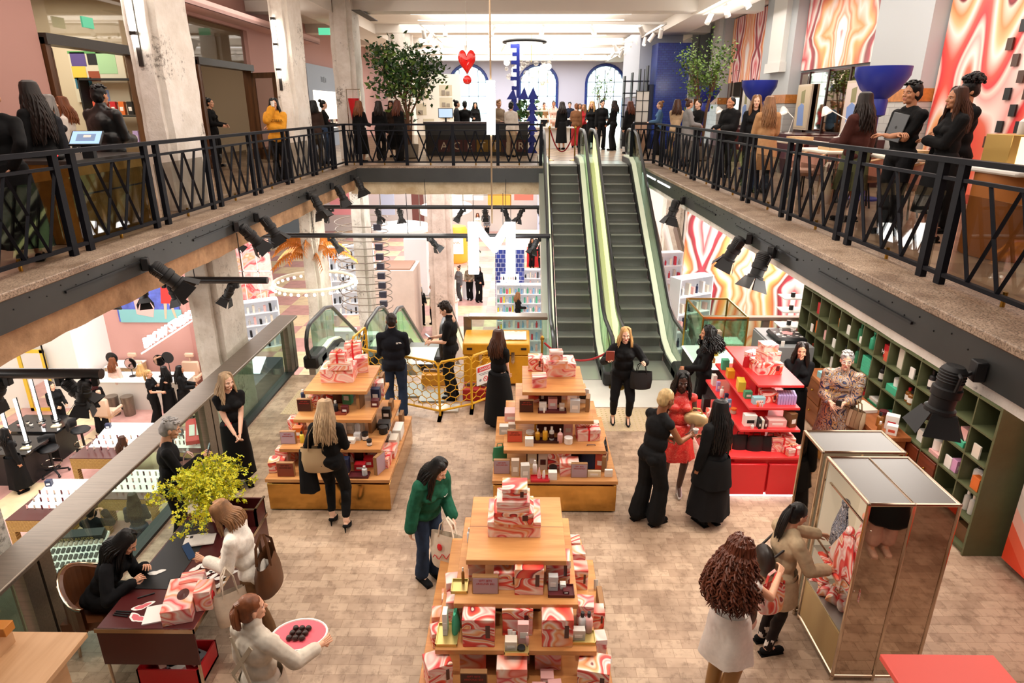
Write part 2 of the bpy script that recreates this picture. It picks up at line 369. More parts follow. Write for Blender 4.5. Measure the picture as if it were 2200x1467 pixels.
# upper slabs
b = MB()
for r in ((-16, -1.5, XL-.02, 47), (XR+.02, -1.5, 12, 47), (XL-.02, 17.9, .62, 47), (.62, 19.3, XR+.02, 47)): b.box(r[0], r[1], 3.14, r[2], r[3], ZU-.003)
struct('floor_upper', b, [UFLOOR], 'stone floor of the upper gallery around the void')
b = MB()
b.box(XL-.42, -1.5, ZU-.05, XL+.03, 17.93, ZU+.02, 0, .01); b.box(XR-.03, -1.5, ZU-.05, XR+.62, 19.3, ZU+.02, 0, .01); b.box(XL-.42, 17.87, ZU-.05, .62, 18.3, ZU+.02, 0, .01)
struct('trim_kerb', b, TERR, 'speckled stone kerb along the gallery edge')
b = MB()
b.box(XL-.03, -1.5, 3.13, XL+.01, 17.9, ZU-.03); b.box(XR-.01, -1.5, 3.10, XR+.03, 19.3, ZU-.03); b.box(XL, 17.86, 3.05, .62, 17.92, ZU-.03)
for i in range(60):
    y = 4.5+i*.21; b.ell((XL+.012, y, 3.3+.05*(i % 2)), .008, 5, 4, 1)
    b.ell((XR-.012, y, 3.28+.05*(i % 2)), .008, 5, 4, 1)
struct('trim_fascia', b, [FASC, BLACK], 'dark steel fascia band around the gallery edge')
def rough(mb, seed=0, amt=.03, sub=24):
    """break up long flat faces so the concrete reads hand-broken"""
    import bmesh
    me = mb.mesh('tmp', False); bm = bmesh.new(); bm.from_mesh(me)
    for _ in range(7):
        ed = [e for e in bm.edges if e.calc_length() > .22]
        if not ed or len(bm.verts) > 9000: break
        bmesh.ops.subdivide_edges(bm, edges=ed, cuts=1, use_grid_fill=True)
    for v in bm.verts:
        p = v.co*2.3+V((seed, seed*2, 0)); v.co += V((noise.noise(p), noise.noise(p+V((9, 4, 1))), noise.noise(p*1.7)*.6))*amt
    bm.verts.index_update(); out = MB(); out.v = [tuple(v.co) for v in bm.verts]; out.f = [tuple(v.index for v in f.verts) for f in bm.faces]; out.mi = [0]*len(out.f)
    bm.free(); bpy.data.meshes.remove(me); return out
b = MB(); b.box(XL-.55, 1, 2.86, XL-.06, 17.9, 3.14)
struct('trim_soffit_left', rough(b, 1, .035), SOFFIT, 'rough tan concrete beam below the left fascia')
b = MB(); b.box(XL-.2, 18.0, 2.72, .6, 18.5, 3.08)
struct('trim_soffit_far', rough(b, 4, .03), m_concrete('far_soffit_concrete', '#d8c7a8', '#b59c78', False), 'rough cream concrete beam below the far fascia')
b = MB(); b.box(XR+.03, 2, 3.0, XR+.09, 19, 3.1)
struct('trim_soffit_right', rough(b, 6, .012), CONC, 'thin rough plaster edge below the right fascia')
# upper ceiling, downstand beams and coffers
struct('ceiling', box1(-16, -2, ZC, 12, 47, ZC+.2), CEIL, 'white plaster ceiling of the upper gallery')
b = MB()
for y, d, w in ((20.9, .28, .7), (26.5, .3, .8), (31.5, .3, .8), (36.5, .3, .8), (41.5, .3, .8)): b.box(-8, y, ZC-d, 7.0, y+w, ZC)
for x in (-5.9, 5.6): b.box(x-.5, 3, ZC-.34, x+.5, 46, ZC)
for y in (23.5, 28.5, 33.5): b.box(-3.6, y, ZC-.06, 3.6, y+.12, ZC); b.box(-3.6, y+1.6, ZC-.06, 3.6, y+1.72, ZC)
struct('trim_ceiling_beams', b, CEIL, 'white plaster beams across the upper ceiling')
# left upper wall with two shopfront openings
b = MB()
for y0, y1, z0, z1 in ((-2, 11.75, ZU, ZC), (14.75, 17.2, ZU, ZC), (20.8, 25.2, ZU, ZC), (11.75, 14.75, 7.05, ZC), (17.2, 20.8, 7.05, ZC), (30, 46, ZU, ZC), (25.2, 30, 6.4, ZC)): b.box(-8.2, y0, z0, -8, y1, z1)
struct('wall_left', b, PINK, 'dusty pink wall behind the left gallery')
b = MB(); b.box(-8, 2, 7.12, -7.35, 26, 7.2); b.box(-7.4, 2, 7.12, -7.35, 26, 7.3)
struct('trim_cove', b, mat('pink_cove', '#dcb3ab', .7), 'pink light cove along the left gallery wall')
struct('wall_shop_interior', MB().box(-11.6, 10, ZU, -11.5, 24, 7.3).box(-11.6, 10, ZU, -8.2, 10.1, 7.3).box(-11.6, 24, ZU, -8.2, 24.1, 7.3).box(-11.6, 15.7, ZU, -8.2, 15.8, 7.3).box(-11.6, 10, 7.2, -8.2, 24, 7.3), mat('shop_cream', '#cfc0a4', .8), 'cream back wall inside the left shops')
# columns: rough whitewashed shafts through both levels
def column(i, x, y, w, d, z0, z1, m, seed, lab):
    b = MB(); b.box(x-w/2, y-d/2, z0, x+w/2, y+d/2, z1)
    b.box(x-w*.28, y-d/2-.08, z0, x+w*.28, y-d/2+.02, z1)
    struct('column_%d' % i, rough(b, seed, .026), m, lab)
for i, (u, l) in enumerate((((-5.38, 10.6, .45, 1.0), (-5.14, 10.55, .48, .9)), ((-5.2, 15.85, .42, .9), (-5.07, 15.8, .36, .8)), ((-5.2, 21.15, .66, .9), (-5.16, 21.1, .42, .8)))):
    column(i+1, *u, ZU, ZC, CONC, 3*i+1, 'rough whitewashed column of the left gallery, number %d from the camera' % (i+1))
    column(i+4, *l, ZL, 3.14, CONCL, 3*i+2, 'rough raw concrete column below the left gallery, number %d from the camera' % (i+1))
column(7, -4.55, 27, .8, .8, ZU, ZC, CONC, 21, 'white column beyond the far tree')
column(8, -3.0, 24.5, .85, .85, ZL, 3.14, m_concrete('pinkish_concrete', '#d8c6bb', '#b8a498', True, .8), 23, 'pinkish concrete column in the lower hall beside the wire spiral')
column(9, -5.35, 5.05, .6, .6, ZL, 3.14, CONC, 25, 'white column at the left frame edge below the gallery')
column(10, 7.7, 33, .9, .9, ZL, 3.14, CONCL, 27, 'concrete column of the lower hall behind the escalators')
# far upper wall with arched windows
sky = mat('bright_street_daylight', '#eef4ff', 1, emit=5.)
b = MB(); arch = ((-3.2, 2.3), (1.1, 2.3), (5.2, 2.3)); YB = 43.
x = -12.
for cx, w in arch:
    b.box(x, YB, ZU, cx-w/2, YB+.4, ZC); x = cx+w/2
    for k in range(12):
        a0, a1 = pi*k/12, pi*(k+1)/12; r = w/2
        xa, xb = sorted((cx+r*cos(a0), cx+r*cos(a1))); za = 6.35+r*.9*min(sin(a0), sin(a1)); b.box(xa, YB, za, xb, YB+.4, ZC)
b.box(x, YB, ZU, 9, YB+.4, ZC)
struct('wall_far', b, mat('far_wall_lilac_grey', '#c9c8d8', .7), 'pale lilac far wall with three arched windows')
for i, (cx, w) in enumerate(arch):
    r = w/2; out = [(cx-r, ZU+.3)]+[(cx+r*cos(pi-pi*k/14), 6.35+r*.9*sin(pi-pi*k/14)) for k in range(15)]+[(cx+r, ZU+.3)]
    o = thing('window_%d' % (i+1), 'tall arched window with blue tiled surround, %s of the far wall' % ('left', 'middle', 'right')[i], 'window'); del o['category']; o['kind'] = 'structure'
    fr = MB(); fr.tube([(a, YB-.02, z) for a, z in out], .09, 6, flat=(1, 1)); part('window_surround', fr, COBT, o)
    bars = MB()
    for k in (-1, 0, 1): bars.bar((cx+k*w/4, YB+.2, ZU+.3), (cx+k*w/4, YB+.2, 7.1), .05)
    for z in (4.6, 5.6, 6.4): bars.bar((cx-r, YB+.2, z), (cx+r, YB+.2, z), .05)
    part('window_bars', bars, mat('pale_blue_bars', '#c3d3ea', .5), o)
    part('pane', MB().prism([(a, z) for a, z in out], YB+.25, YB+.26, 'y'), GLASSG, o)
struct('wall_street_beyond', box1(-14, 46, 2, 12, 46.1, 12), sky, 'bright daylit street seen beyond the far windows')
# right upper wall: piers, printed agate panels, dark niches
GX = 7.5
b = MB(); b.box(GX, -2, ZU, GX+.2, 34, ZC); b.box(7.0, 34, ZU, 12, 34.3, ZC)
struct('wall_right', b, mat('pale_grey_wall', '#b4b4b4', .75), 'pale grey wall behind the right gallery')
PW = mat('pier_white_glaze', '#dcdad4', .45); WT = m_brick('pier_pale_tile', '#c3c1bc', '#b4b3b0', '#9a9894', .3, .15, .006, .3, 'yz'); OT = mat('orange_tile_band', '#c07a3a', .35, var=.3, vscale=12)
piers = ((13.5, 1.9), (19.8, 2.3), (25.8, 1.6), (29, 1.2))
for i, (y, w) in enumerate(piers):
    b = MB(); b.box(GX-.38, y-w/2, 5.25, GX, y+w/2, ZC, 0); b.box(GX-.42, y-w/2-.02, 5.05, GX, y+w/2+.02, 5.27, 2); b.box(GX-.4, y-w/2, ZU, GX, y+w/2, 5.05, 1)
    if i: b.box(GX-.52, y-w*.32, 5.6+.35*i, GX-.36, y+w*.1, ZC, 3); b.box(GX-.56, y-w*.36, 5.5+.35*i, GX-.36, y+w*.14, 5.75+.35*i, 3)
    struct('column_%d' % (11+i), b, [GREY, WT, OT, PW], 'grey pier with a pale tiled base and orange tile band, number %d from the camera on the right gallery' % (i+1))
def panel(name, lab, y0, y1, z0, z1, m, x=GX-.12, cat='wall panel'):
    o = box1(x, y0, z0, x+.05, y1, z1).build(name, m); return tag(o, lab, cat)
panel('printed_panel', 'agate printed wall panel between the two far grey piers', 21.0, 24.95, 5.75, 7.8, m_geode('geode_print_a', 23.2, .95, 6.7))
panel('printed_panel', 'large agate printed panel with pale centre above the mirrored niche', 14.5, 18.62, 5.85, 7.85, m_geode('geode_print_b', 16.55, 1.95, 6.6))
panel('printed_panel', 'orange and red swirling panel filling the gallery wall nearest the camera', 4.0, 12.5, ZU, 7.5, m_agate('swirl_panel', .42, .35, .45, 3.4, rnd=False, detail=.4))
for i, (y0, y1) in enumerate(((21.0, 24.95), (14.5, 18.6))):
    o = thing('mirror_niche', 'dark mirrored wall niche below the %s agate panel' % ('farther', 'larger')[i], 'niche', (GX, 0, 0))
    part('back_panel', box1(-.1, y0, ZU, -.04, y1, 5.8), BROWNT, o); part('mirror', box1(-.13, y0+.2, 4.4, -.1, y1-.2, 5.75), MIRR, o); part('ledge', box1(-.4, y0, 4.25, -.04, y1, 4.33), BROWNT, o)
    for k in range(4): part('mirror_frame', box1(-.15, y0+.1+k*1.1, 4.3, -.11, y0+.16+k*1.1, 5.8), mat('dark_bronze', '#3a2620', .35, .5), o)
# lower level walls
struct('wall_lower_left', box1(-16, -2, ZL, -15.8, 20, 3.1), mat('white_salon_wall', '#f2eee8', .7), 'white wall at the far left of the lower level')
struct('wall_lower_pink', MB().box(-13.1, 19.2, ZL, -9.95, 19.4, 3.1).box(-10.25, 19.0, ZL, -9.8, 19.4, 3.1, 1), [PINKL, mat('deep_salon_pink', '#b07d74', .7)], 'salon pink wall on the lower level')
struct('wall_lower_white', MB().box(-16, 17.6, ZL, -13.0, 17.8, 3.1).box(-13.06, 17.8, ZL, -13.0, 19.3, 3.1), mat('white_salon_wall2', '#f4f1ec', .7), 'bright white wall beside the salon')
b = MB(); b.box(-16, 47.5, ZL, 12, 47.7, 3.1)
struct('wall_lower_far', b, mat('far_shop_white', '#f0efec', .6), 'white far wall of the lower hall')
for i, (x0, x1, c, z0, z1) in enumerate(((-13, -10.5, '#f0a0a8', -2, 3), (-9.6, -8.6, '#bcc8e2', -2, 3), (-7.4, -6.6, '#6b3f3a', -3, 3), (-6.4, -2.5, '#f3ece2', -1, 3), (-2.2, -.6, '#e7a23a', -1.5, 1.2), (-.4, .9, '#d96a5a', -1, 1), (1.2, 2.8, '#b8c8ea', -3, 3), (3, 3.7, '#5d3a30', -3, 3), (4.2, 6.5, '#cbd6ee', -3, 2))):
    struct('trim_far_shop_%d' % (i+1), box1(x0, 44.8, z0, x1, 45.0, z1), mat('far_shop_panel_%d' % i, c, .6), 'coloured shopfront panel far back on the lower level, number %d from the left' % (i+1))
struct('wall_lower_right', box1(8.2, 10, ZL, 8.4, 47, 3.1), mat('lower_right_white', '#efeae4', .6), 'white right wall of the lower hall')
struct('wall_main_right', box1(5.72, -2, 0, 5.9, 12.6, 3.12), mat('main_right_wall', '#d8d2ca', .7), 'wall behind the green shelving')
b = MB(); b.box(5.55, -1, .08, 5.72, 6.25, 3.1)
def m_stripe(name):
    t = NT(name); c = t.coord(rot=(radians(-38), 0, 0)); sp = t.node('ShaderNodeSeparateXYZ'); t.link(c, sp.inputs[0])
    m1 = t.node('ShaderNodeMath', operation='MULTIPLY'); m1.inputs[1].default_value = .8; t.link(sp.outputs[2], m1.inputs[0])
    fr = t.node('ShaderNodeMath', operation='FRACT'); t.link(m1.outputs[0], fr.inputs[0])
    t.link(t.ramp(fr.outputs[0], [(0, '#ea4a2a'), (.16, '#f2694a'), (.28, '#f4b9a8'), (.4, '#e2d3c8'), (.52, '#efe0d8'), (.62, '#f39a80'), (.72, '#d9351f'), (.86, '#ea5030')], 'CONSTANT'), t.b.inputs['Base Color']); t.b.inputs['Roughness'].default_value = .4; return t.m
struct('wall_striped', b, m_stripe('orange_stripe_print'), 'wall printed with slanting orange and cream stripes at the lower right')
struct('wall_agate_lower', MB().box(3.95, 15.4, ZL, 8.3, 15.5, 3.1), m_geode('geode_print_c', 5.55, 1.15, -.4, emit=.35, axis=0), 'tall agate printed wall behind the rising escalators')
# ================================================================== LIGHT
def area(loc, sx, sy, w, col=(1, .93, .82), rot=(0, 0, 0)):
    l = bpy.data.lights.new('area_lamp', 'AREA'); l.shape = 'RECTANGLE'; l.size = sx; l.size_y = sy; l.energy = w; l.color = col
    o = bpy.data.objects.new('area_lamp', l); C.objects.link(o); o.location = loc; o.rotation_euler = rot; return o
def spot(loc, tgt, w, ang=40, col=(1, .9, .76), r=.06, blend=.5):
    l = bpy.data.lights.new('spot_lamp', 'SPOT'); l.energy = w; l.spot_size = radians(ang); l.spot_blend = blend; l.color = col; l.shadow_soft_size = r
    o = bpy.data.objects.new('spot_lamp', l); C.objects.link(o); o.location = loc
    o.rotation_euler = (V(tgt)-V(loc)).to_track_quat('-Z', 'Y').to_euler(); return o
def point(loc, w, col=(1, .9, .78), r=.1):
    l = bpy.data.lights.new('point_lamp', 'POINT'); l.energy = w; l.color = col; l.shadow_soft_size = r
    o = bpy.data.objects.new('point_lamp', l); C.objects.link(o); o.location = loc; return o
area((-.5, 8, ZC-.1), 7, 14, 640, (1, .91, .82)); area((0, 24, 7.1), 6, 3, 150, (1, .95, .88), (pi, 0, 0)); area((0, 33, 7.1), 7, 8, 260, (1, .97, .94), (pi, 0, 0)); area((-6.6, 13, 6.9), .8, 14, 70, (1, .9, .8), (pi, 0, 0)); area((5.4, 14, 7.2), 1, 14, 90, (1, .95, .9), (pi, 0, 0)); area((-4.2, 12, 7.4), 1.2, 16, 160, (1, .92, .84), (0, radians(-50), 0)); area((4.6, 9, 2.9), .5, 5, 130, (1, .94, .86), (0, radians(55), 0))  # upturned and tilted panels are unseen fill, added to brighten ceiling and shelving
area((0, 27, ZC-.02), 9, 9, 850, (1, .96, .9)); area((0, 37, ZC-.02), 10, 9, 1300, (.95, .97, 1))
area((-6.6, 12, ZC-.45), 1.4, 16, 150, (1, .88, .8)); area((-9.8, 13, 7.1), 2, 4, 170, (1, .95, .85)); area((-9.8, 19.5, 7.1), 2, 4, 60, (1, .9, .8)); area((5.6, 13, ZC-.45), 2.4, 16, 330, (1, .92, .84))
area((-9.6, 8, 3.0), 7, 11, 1100, (1, .95, .9)); area((-10, 18, 3.0), 6, 6, 700, (1, .96, .93))
area((-1.5, 28, 3.05), 13, 18, 2600, (1, .98, .96)); area((-2, 41, 3.05), 14, 8, 1300, (1, .98, .97)); area((-3, 15, 2.6), 2.4, 3, 160)
area((4.5, 7, 3.05), 1.6, 8, 90, (1, .92, .82)); area((6, 14.2, 3.0), 3, 2.0, 260, (1, .95, .9))
for (a, bb, w) in (((-4.1, 6.6, 3.0), (-2.4, 7.6, .6), 160), ((-4.1, 9.4, 3.0), (-2.4, 8.6, .8), 160), ((3.0, 8.2, 2.95), (.6, 7.8, .8), 170), ((3.0, 10, 2.95), (1.2, 9.2, .6), 160), ((-4.1, 5.0, 3.2), (.0, 4.6, .9), 190), ((3.0, 5.4, 3.1), (.4, 4.6, .9), 190), ((0, 3.0, 7.4), (.1, 4.6, 1), 500), ((2.2, 5.0, 7.4), (3.3, 8.2, 1.4), 420), ((-2.5, 4.0, 7.4), (-2.9, 5.0, .8), 420), ((3.0, 6.5, 3.0), (2.2, 6.8, 0), 140), ((1, 4, 7.4), (2, 5.5, 0), 380)):
    spot(a, bb, w, 62 if a[2] < 4 else 34)
w = bpy.data.worlds.new('world'); bpy.context.scene.world = w; w.use_nodes = True
w.node_tree.nodes['Background'].inputs[0].default_value = (.95, .93, .9, 1); w.node_tree.nodes['Background'].inputs[1].default_value = .12
S = bpy.context.scene
S.view_settings.view_transform = 'Standard'; S.view_settings.look = 'None'; S.view_settings.exposure = 0.; S.view_settings.gamma = 1.
S.cycles.max_bounces = 6; S.cycles.diffuse_bounces = 3; S.cycles.glossy_bounces = 3; S.cycles.transparent_max_bounces = 12; S.cycles.transmission_bounces = 4
S.cycles.sample_clamp_indirect = 4.; S.cycles.caustics_reflective = False; S.cycles.caustics_refractive = False; S.cycles.use_denoising = True
# ================================================================== GALLERY RAILINGS
def railing(name, lab, pairs, run, axis, fixed, out, extra=()):
    """pairs: stations of the post pairs along the run; axis 'y' runs along +Y at x=fixed, 'x' along +X at y=fixed; out: direction to the void"""
    o = thing(name, lab, 'railing')
    P = (lambda s, z, d=0: V((fixed+d*out, s, z))) if axis == 'y' else (lambda s, z, d=0: V((s, fixed+d*out, z)))
    a, e = run; z0 = ZU+.02
    part('top_rail', MB().bar(P(a, z0+1.05), P(e, z0+1.05), .075, .045), RAIL, o)
    part('mid_rail', MB().bar(P(a, z0+.90), P(e, z0+.90), .04, .03), RAIL, o)
    part('bottom_rail', MB().bar(P(a, z0+.09), P(e, z0+.09), .045, .035), RAIL, o)
    for s in pairs:
        for q in ((-.14, .14) if axis == 'y' else (0,)):
            m = MB(); m.bar(P(s+q, z0), P(s+q, z0+1.04), .055, .085, up=(0, 1, 0) if axis == 'y' else (1, 0, 0)); part('post', m, RAIL, o)
    st = sorted(pairs)
    for s0, s1 in zip(st, st[1:]):
        L0, L1 = (s0+.14, s1-.14) if axis == 'y' else (s0, s1); sp = (L1-L0)/4
        for k in (1, 2, 3):
            m = MB(); c = L0+k*sp
            m.bar(P(c, z0+.1), P(c-sp*.98, z0+.89), .028, .028, up=(1, 1, 0)); m.bar(P(c, z0+.1), P(c+sp*.98, z0+.89), .028, .028, up=(1, 1, 0)); part('lattice_bars', m, RAIL, o)
        g = MB(); q0 = P(L0, z0+.06, -.07); q1 = P(L1, z0+.78, -.06)
        g.box(q0.x, q0.y, q0.z, q1.x, q1.y, q1.z); part('glass_panel', g, SMOKE, o)
    m = MB()
    for s0, s1 in zip(st, st[1:]): m.cyl(P((s0+s1)/2, z0, -.065), P((s0+s1)/2, z0+.12, -.065), .018, n=8)
    part('glass_clamps', m, BRASS, o)
    return o
railing('gallery_railing', 'navy black iron railing with crossing bars along the left gallery', [5.2, 6.87, 8.55, 10.2, 11.87, 13.6, 15.3, 16.95], (3.2, 18.1), 'y', -4.72, 1)
railing('gallery_railing', 'navy black iron railing with crossing bars along the right gallery', [4.1, 5.82, 7.55, 9.27, 11.0, 12.75, 14.5, 16.2, 17.9], (2.4, 18.9), 'y', 3.74, -1)
railing('gallery_railing', 'navy black iron railing along the far gallery edge left of the escalators', [-4.7, -4.3, -3.05, -1.8, -.6, .55], (-4.7, .6), 'x', 18.1, -1)
railing('gallery_railing', 'short navy railing beside the right hand rising escalator at gallery level', [3.1, 3.74], (3.1, 3.74), 'x', 18.9, -1)
# ------------------------------------------------------------------ escalators
STEPM = mat('ribbed_step_grey', '#6e6f6a', .42, .35, var=.12, stretch=(40, 1, 1)); STEPE = mat('step_edge_light', '#a5a69f', .4, .5)
DECKM = mat('cream_lit_deck', '#dfe0c9', .35, .1, emit=.3, ecol='#eef0d0'); DECKS = mat('pale_steel_deck', '#b9bcb2', .3, .6); HANDM = mat('black_rubber_handrail', '#1e2022', .35)
GLOWP = mat('lime_lit_panel', '#e9ecc0', .4, emit=.75, ecol='#eef2b4')
def escalator(lab, x0, x1, ya, za, yb, zb, steps=True, glow=(False, False)):
    o = thing('escalator', lab, 'escalator', (0, 0, 0)); s = 1 if zb > za else -1
    f = 1.0
    path = [V((0, ya-f, za)), V((0, ya, za)), V((0, ya+.5, za+.12*s)), V((0, yb-.5, zb-.12*s)), V((0, yb, zb)), V((0, yb+f, zb))]
    def zat(y):
        for p, q in zip(path, path[1:]):
            if p.y <= y <= q.y: return p.z+(q.z-p.z)*(y-p.y)/(q.y-p.y)
        return path[0].z if y < path[0].y else path[-1].z
    if steps:
        n = int(round(abs(zb-za)/.2)); run = (yb-ya)/n; rise = (zb-za)/n
        for i in range(n):
            m = MB(); y = ya+i*run; z = za+(i+1)*rise if s > 0 else za+i*rise-.0
            w0, w1 = x0+.02, x1-.02; r = abs(rise)
            if s > 0:
                prof = [(y, z-r-.05), (y+.03, z-r*.45), (y, z-.02), (y, z), (y+run+.06, z), (y+run+.06, z-.04)]
            else: prof = [(y-.05, z-.02), (y-.05, z), (y+run, z), (y+run, z-r), (y+run-.04, z-r)]
            m.prism(prof, w0, w1, 'x'); m.box(w0, y-.004, z-.025, w1, y+.02, z+.004, 1)
            part('step', m, [STEPM, STEPE], o)
    part('floor_plate', MB().box(x0, ya-f, za+.003, x1, ya, za+.015), DECKS, o); part('floor_plate', MB().box(x0, yb, zb+.003, x1, yb+f, zb+.015), DECKS, o)
    for sd, x in ((-1, x0), (1, x1)):
        xo = x+sd*.0
        sk = MB(); top = MB(); gl = MB(); lit = MB()
        for p, q in zip(path, path[1:]):
            for mb, xa, xb, h0, h1, mm in ((sk, x, x+sd*.04, -.3, .16, 0), (top, x+sd*.04, x+sd*.16, -.35, .2, 0), (top, x+sd*.17, x+sd*.30, -.35, .2, 1)):
                A, B = sorted((xa, xb)); v = [(A, p.y, p.z+h0), (B, p.y, p.z+h0), (B, p.y, p.z+h1), (A, p.y, p.z+h1), (A, q.y, q.z+h0), (B, q.y, q.z+h0), (B, q.y, q.z+h1), (A, q.y, q.z+h1)]
                mb.add(v, [(0, 1, 2, 3), (7, 6, 5, 4), (0, 4, 5, 1), (1, 5, 6, 2), (2, 6, 7, 3), (3, 7, 4, 0)], mm)
            A, B = sorted((x+sd*.155, x+sd*.17)); h0, h1 = .2, .84
            v = [(A, p.y, p.z+h0), (B, p.y, p.z+h0), (B, p.y, p.z+h1), (A, p.y, p.z+h1), (A, q.y, q.z+h0), (B, q.y, q.z+h0), (B, q.y, q.z+h1), (A, q.y, q.z+h1)]
            gl.add(v, [(0, 1, 2, 3), (7, 6, 5, 4), (0, 4, 5, 1), (1, 5, 6, 2), (2, 6, 7, 3), (3, 7, 4, 0)])
        part('skirt', sk, BLACK, o); part('side_deck', top, [DECKM, DECKS], o)
        xg = x+sd*.162
        part('glass_side', gl, GLASSG, o)
        if glow[sd > 0]:
            for p, q in zip(path[1:], path[2:-1]):
                lit.add([(xg+sd*.03, p.y, p.z+.2), (xg+sd*.03, q.y, q.z+.2), (xg+sd*.03, q.y, q.z+.8), (xg+sd*.03, p.y, p.z+.8)], [(0, 1, 2, 3) if sd < 0 else (3, 2, 1, 0)])
            part('lit_panel', lit, GLOWP, o)
        h = .9; pts = []
        for k in range(9): a = -pi/2-pi*k/8*1.0; pts.append(V((xg, path[0].y+.0+cos(a)*.38, path[0].z+.52+sin(a)*.38)))
        pts = [V((xg, path[0].y+.25, path[0].z+.14))]+pts[:]
        for p in path[1:-1]: pts.append(V((xg, p.y, p.z+h)))
        for k in range(9): a = pi/2-pi*k/8; pts.append(V((xg, path[-1].y+cos(a)*.38, path[-1].z+.52+sin(a)*.38)))
        pts.append(V((xg, path[-1].y-.25, path[-1].z+.14)))
        part('handrail', MB().tube(pts, .042, 8, flat=(1, 1)), HANDM, o)
        e = MB()
        for yy, zz in ((path[0].y, za), (path[-1].y, zb)):
            e.lathe([(.36, -.006), (.36, .006)], 20, (0, 0, 0)) if False else None
            dv = [(xg, yy+cos(a)*.36, zz+.52+sin(a)*.36) for a in [2*pi*k/20 for k in range(20)]]; e.add(dv, [tuple(range(20))])
        part('glass_end', e, GLASSG, o)
        part('newel_base', MB().box(min(x+sd*.0, x+sd*.3), ya-f-.3, za, max(x, x+sd*.3), ya-f+.35, za+.28, 0, .04), BLACK, o)
    return o
escalator('rising escalator on the left of the pair, roped off at its foot', .80, 1.58, 12.55, 0, 18.75, ZU, glow=(False, True))
escalator('rising escalator on the right of the pair, behind the woman in black', 2.20, 2.98, 12.55, 0, 18.75, ZU, glow=(True, False))
escalator('descending escalator on the left, beside the gift table', -4.02, -3.2, 13.3, 0, 19.4, ZL, glow=(False, False))
escalator('descending escalator on the right, behind the men in black', -2.45, -1.7, 13.3, 0, 19.4, ZL, glow=(True, True))
# badges on the escalator ends
for i, x in enumerate((1.73, 3.13)):
    pass
# ------------------------------------------------------------------ balustrade between the timber floor and the lower level
o = thing('glass_balustrade', 'glass balustrade with a broad steel handrail along the left of the timber floor', 'balustrade')
part('handrail', box1(-4.72, 3.2, 1.07, -4.36, 12.1, 1.12, 0, .01), STEEL, o)
for y in (4.9, 8.45, 11.95):
    part('post', MB().box(-4.62, y-.16, 0, -4.47, y+.02, 1.07).box(-4.62, y+.05, 0, -4.47, y+.2, 1.07), STEEL, o)
for y0, y1 in ((3.2, 4.7), (5.15, 8.25), (8.7, 11.75)): part('glass_panel', box1(-4.56, y0, .03, -4.545, y1, 1.0), GLASSG, o)
part('floor_channel', box1(-4.62, 3, 0, -4.46, 12.1, .04), BLACK, o); part('edge_band', box1(-4.64, 3, -.45, -4.56, 12.1, -.01), STEEL, o)
o = thing('glass_balustrade', 'glass balustrade with steel rail behind the yellow tool chest', 'balustrade')
part('handrail', box1(-1.0, 12.05, 1.05, .55, 12.3, 1.12, 0, .01), STEEL, o); part('glass_panel', box1(-1.0, 12.2, .02, .55, 12.215, 1.05), GLASSG, o)
part('post', box1(-1.1, 12.1, 0, -.95, 12.28, 1.1), STEEL, o); part('edge_band', box1(-1.3, 12.33, -.45, .6, 12.36, 0), STEEL, o)
o = thing('glass_balustrade', 'glass balustrade with dusky rail in front of the tall agate wall', 'balustrade')
part('handrail', box1(3.3, 12.05, 1.05, 5.72, 12.2, 1.12, 0, .01), mat('dusky_rail', '#8d7468', .4, .4), o); part('glass_panel', box1(3.3, 12.12, .02, 5.7, 12.135, 1.05), GLASSG, o)
for x in (3.35, 4.75): part('post', box1(x, 12.08, 0, x+.12, 12.2, 1.05), mat('dusky_rail', '#8d7468'), o)
# ------------------------------------------------------------------ theatre spotlights
SPB = mat('spotlight_black', '#131315', .55); SPL = mat('spotlight_lens', '#fff6e6', .3, emit=1.5)
def make_spot(name, lab, tilt, side, drop=.16):
    """hangs from its mount at the origin; the beam leans `tilt` degrees from straight down towards +X*side"""
    o = thing(name, lab, 'spotlight'); m = MB(); m.box(-.04, -.05, -.12, .04, .05, .03, 0, .008); part('mount', m, SPB, o)
    T = Matrix.Translation((side*.16, 0, -drop)) @ Matrix.Rotation(radians(-tilt*side), 4, 'Y')
    a = MB(); a.bar((0, 0, -.04), (side*.16, 0, -drop+.02), .03, .02); a.T = T; a.tube([(0, -.11, -.02), (0, -.12, .09), (0, 0, .13), (0, .12, .09), (0, .11, -.02)], .013, 6); part('yoke', a, SPB, o)
    m = MB(); m.T = T
    m.lathe([(.0, .14), (.06, .14), (.085, .11), (.085, -.02), (.1, -.03), (.1, -.09), (.085, -.1), (.085, -.18), (.105, -.19), (.105, -.22), (.09, -.22)], 18)
    for k in range(4): m.lathe([(.088, .02+.022*k), (.092, .026+.022*k), (.088, .032+.022*k)], 18)
    part('lamp_body', m, SPB, o); m = MB(); m.T = T; m.lathe([(.088, -.205), (.0, -.2)], 16); part('lens', m, SPL, o)
    for k in range(4):
        m = MB(); m.T = T @ Matrix.Rotation(k*pi/2, 4, 'Z'); w0, w1 = .085, .13
        m.add([(-w0, .09, -.215), (w0, .09, -.215), (w1, .16, -.37), (-w1, .16, -.37), (-w0, .094, -.215), (w0, .094, -.215), (w1, .165, -.37), (-w1, .165, -.37)], [(0, 1, 2, 3), (7, 6, 5, 4), (0, 4, 5, 1), (1, 5, 6, 2), (2, 6, 7, 3), (3, 7, 4, 0)])
        part('barn_door', m, SPB, o, smooth=False)
    return o
g = 'theatre spotlights on the left fascia'
sl = [(7.35, 45, 'nearest the camera, above the brow salon painting'), (9.9, 38, 'second from the camera'), (10.75, 30, 'third from the camera'), (13.55, 25, 'fourth from the camera'), (15.3, 22, 'fifth from the camera'), (17.2, 20, 'last before the far corner')]
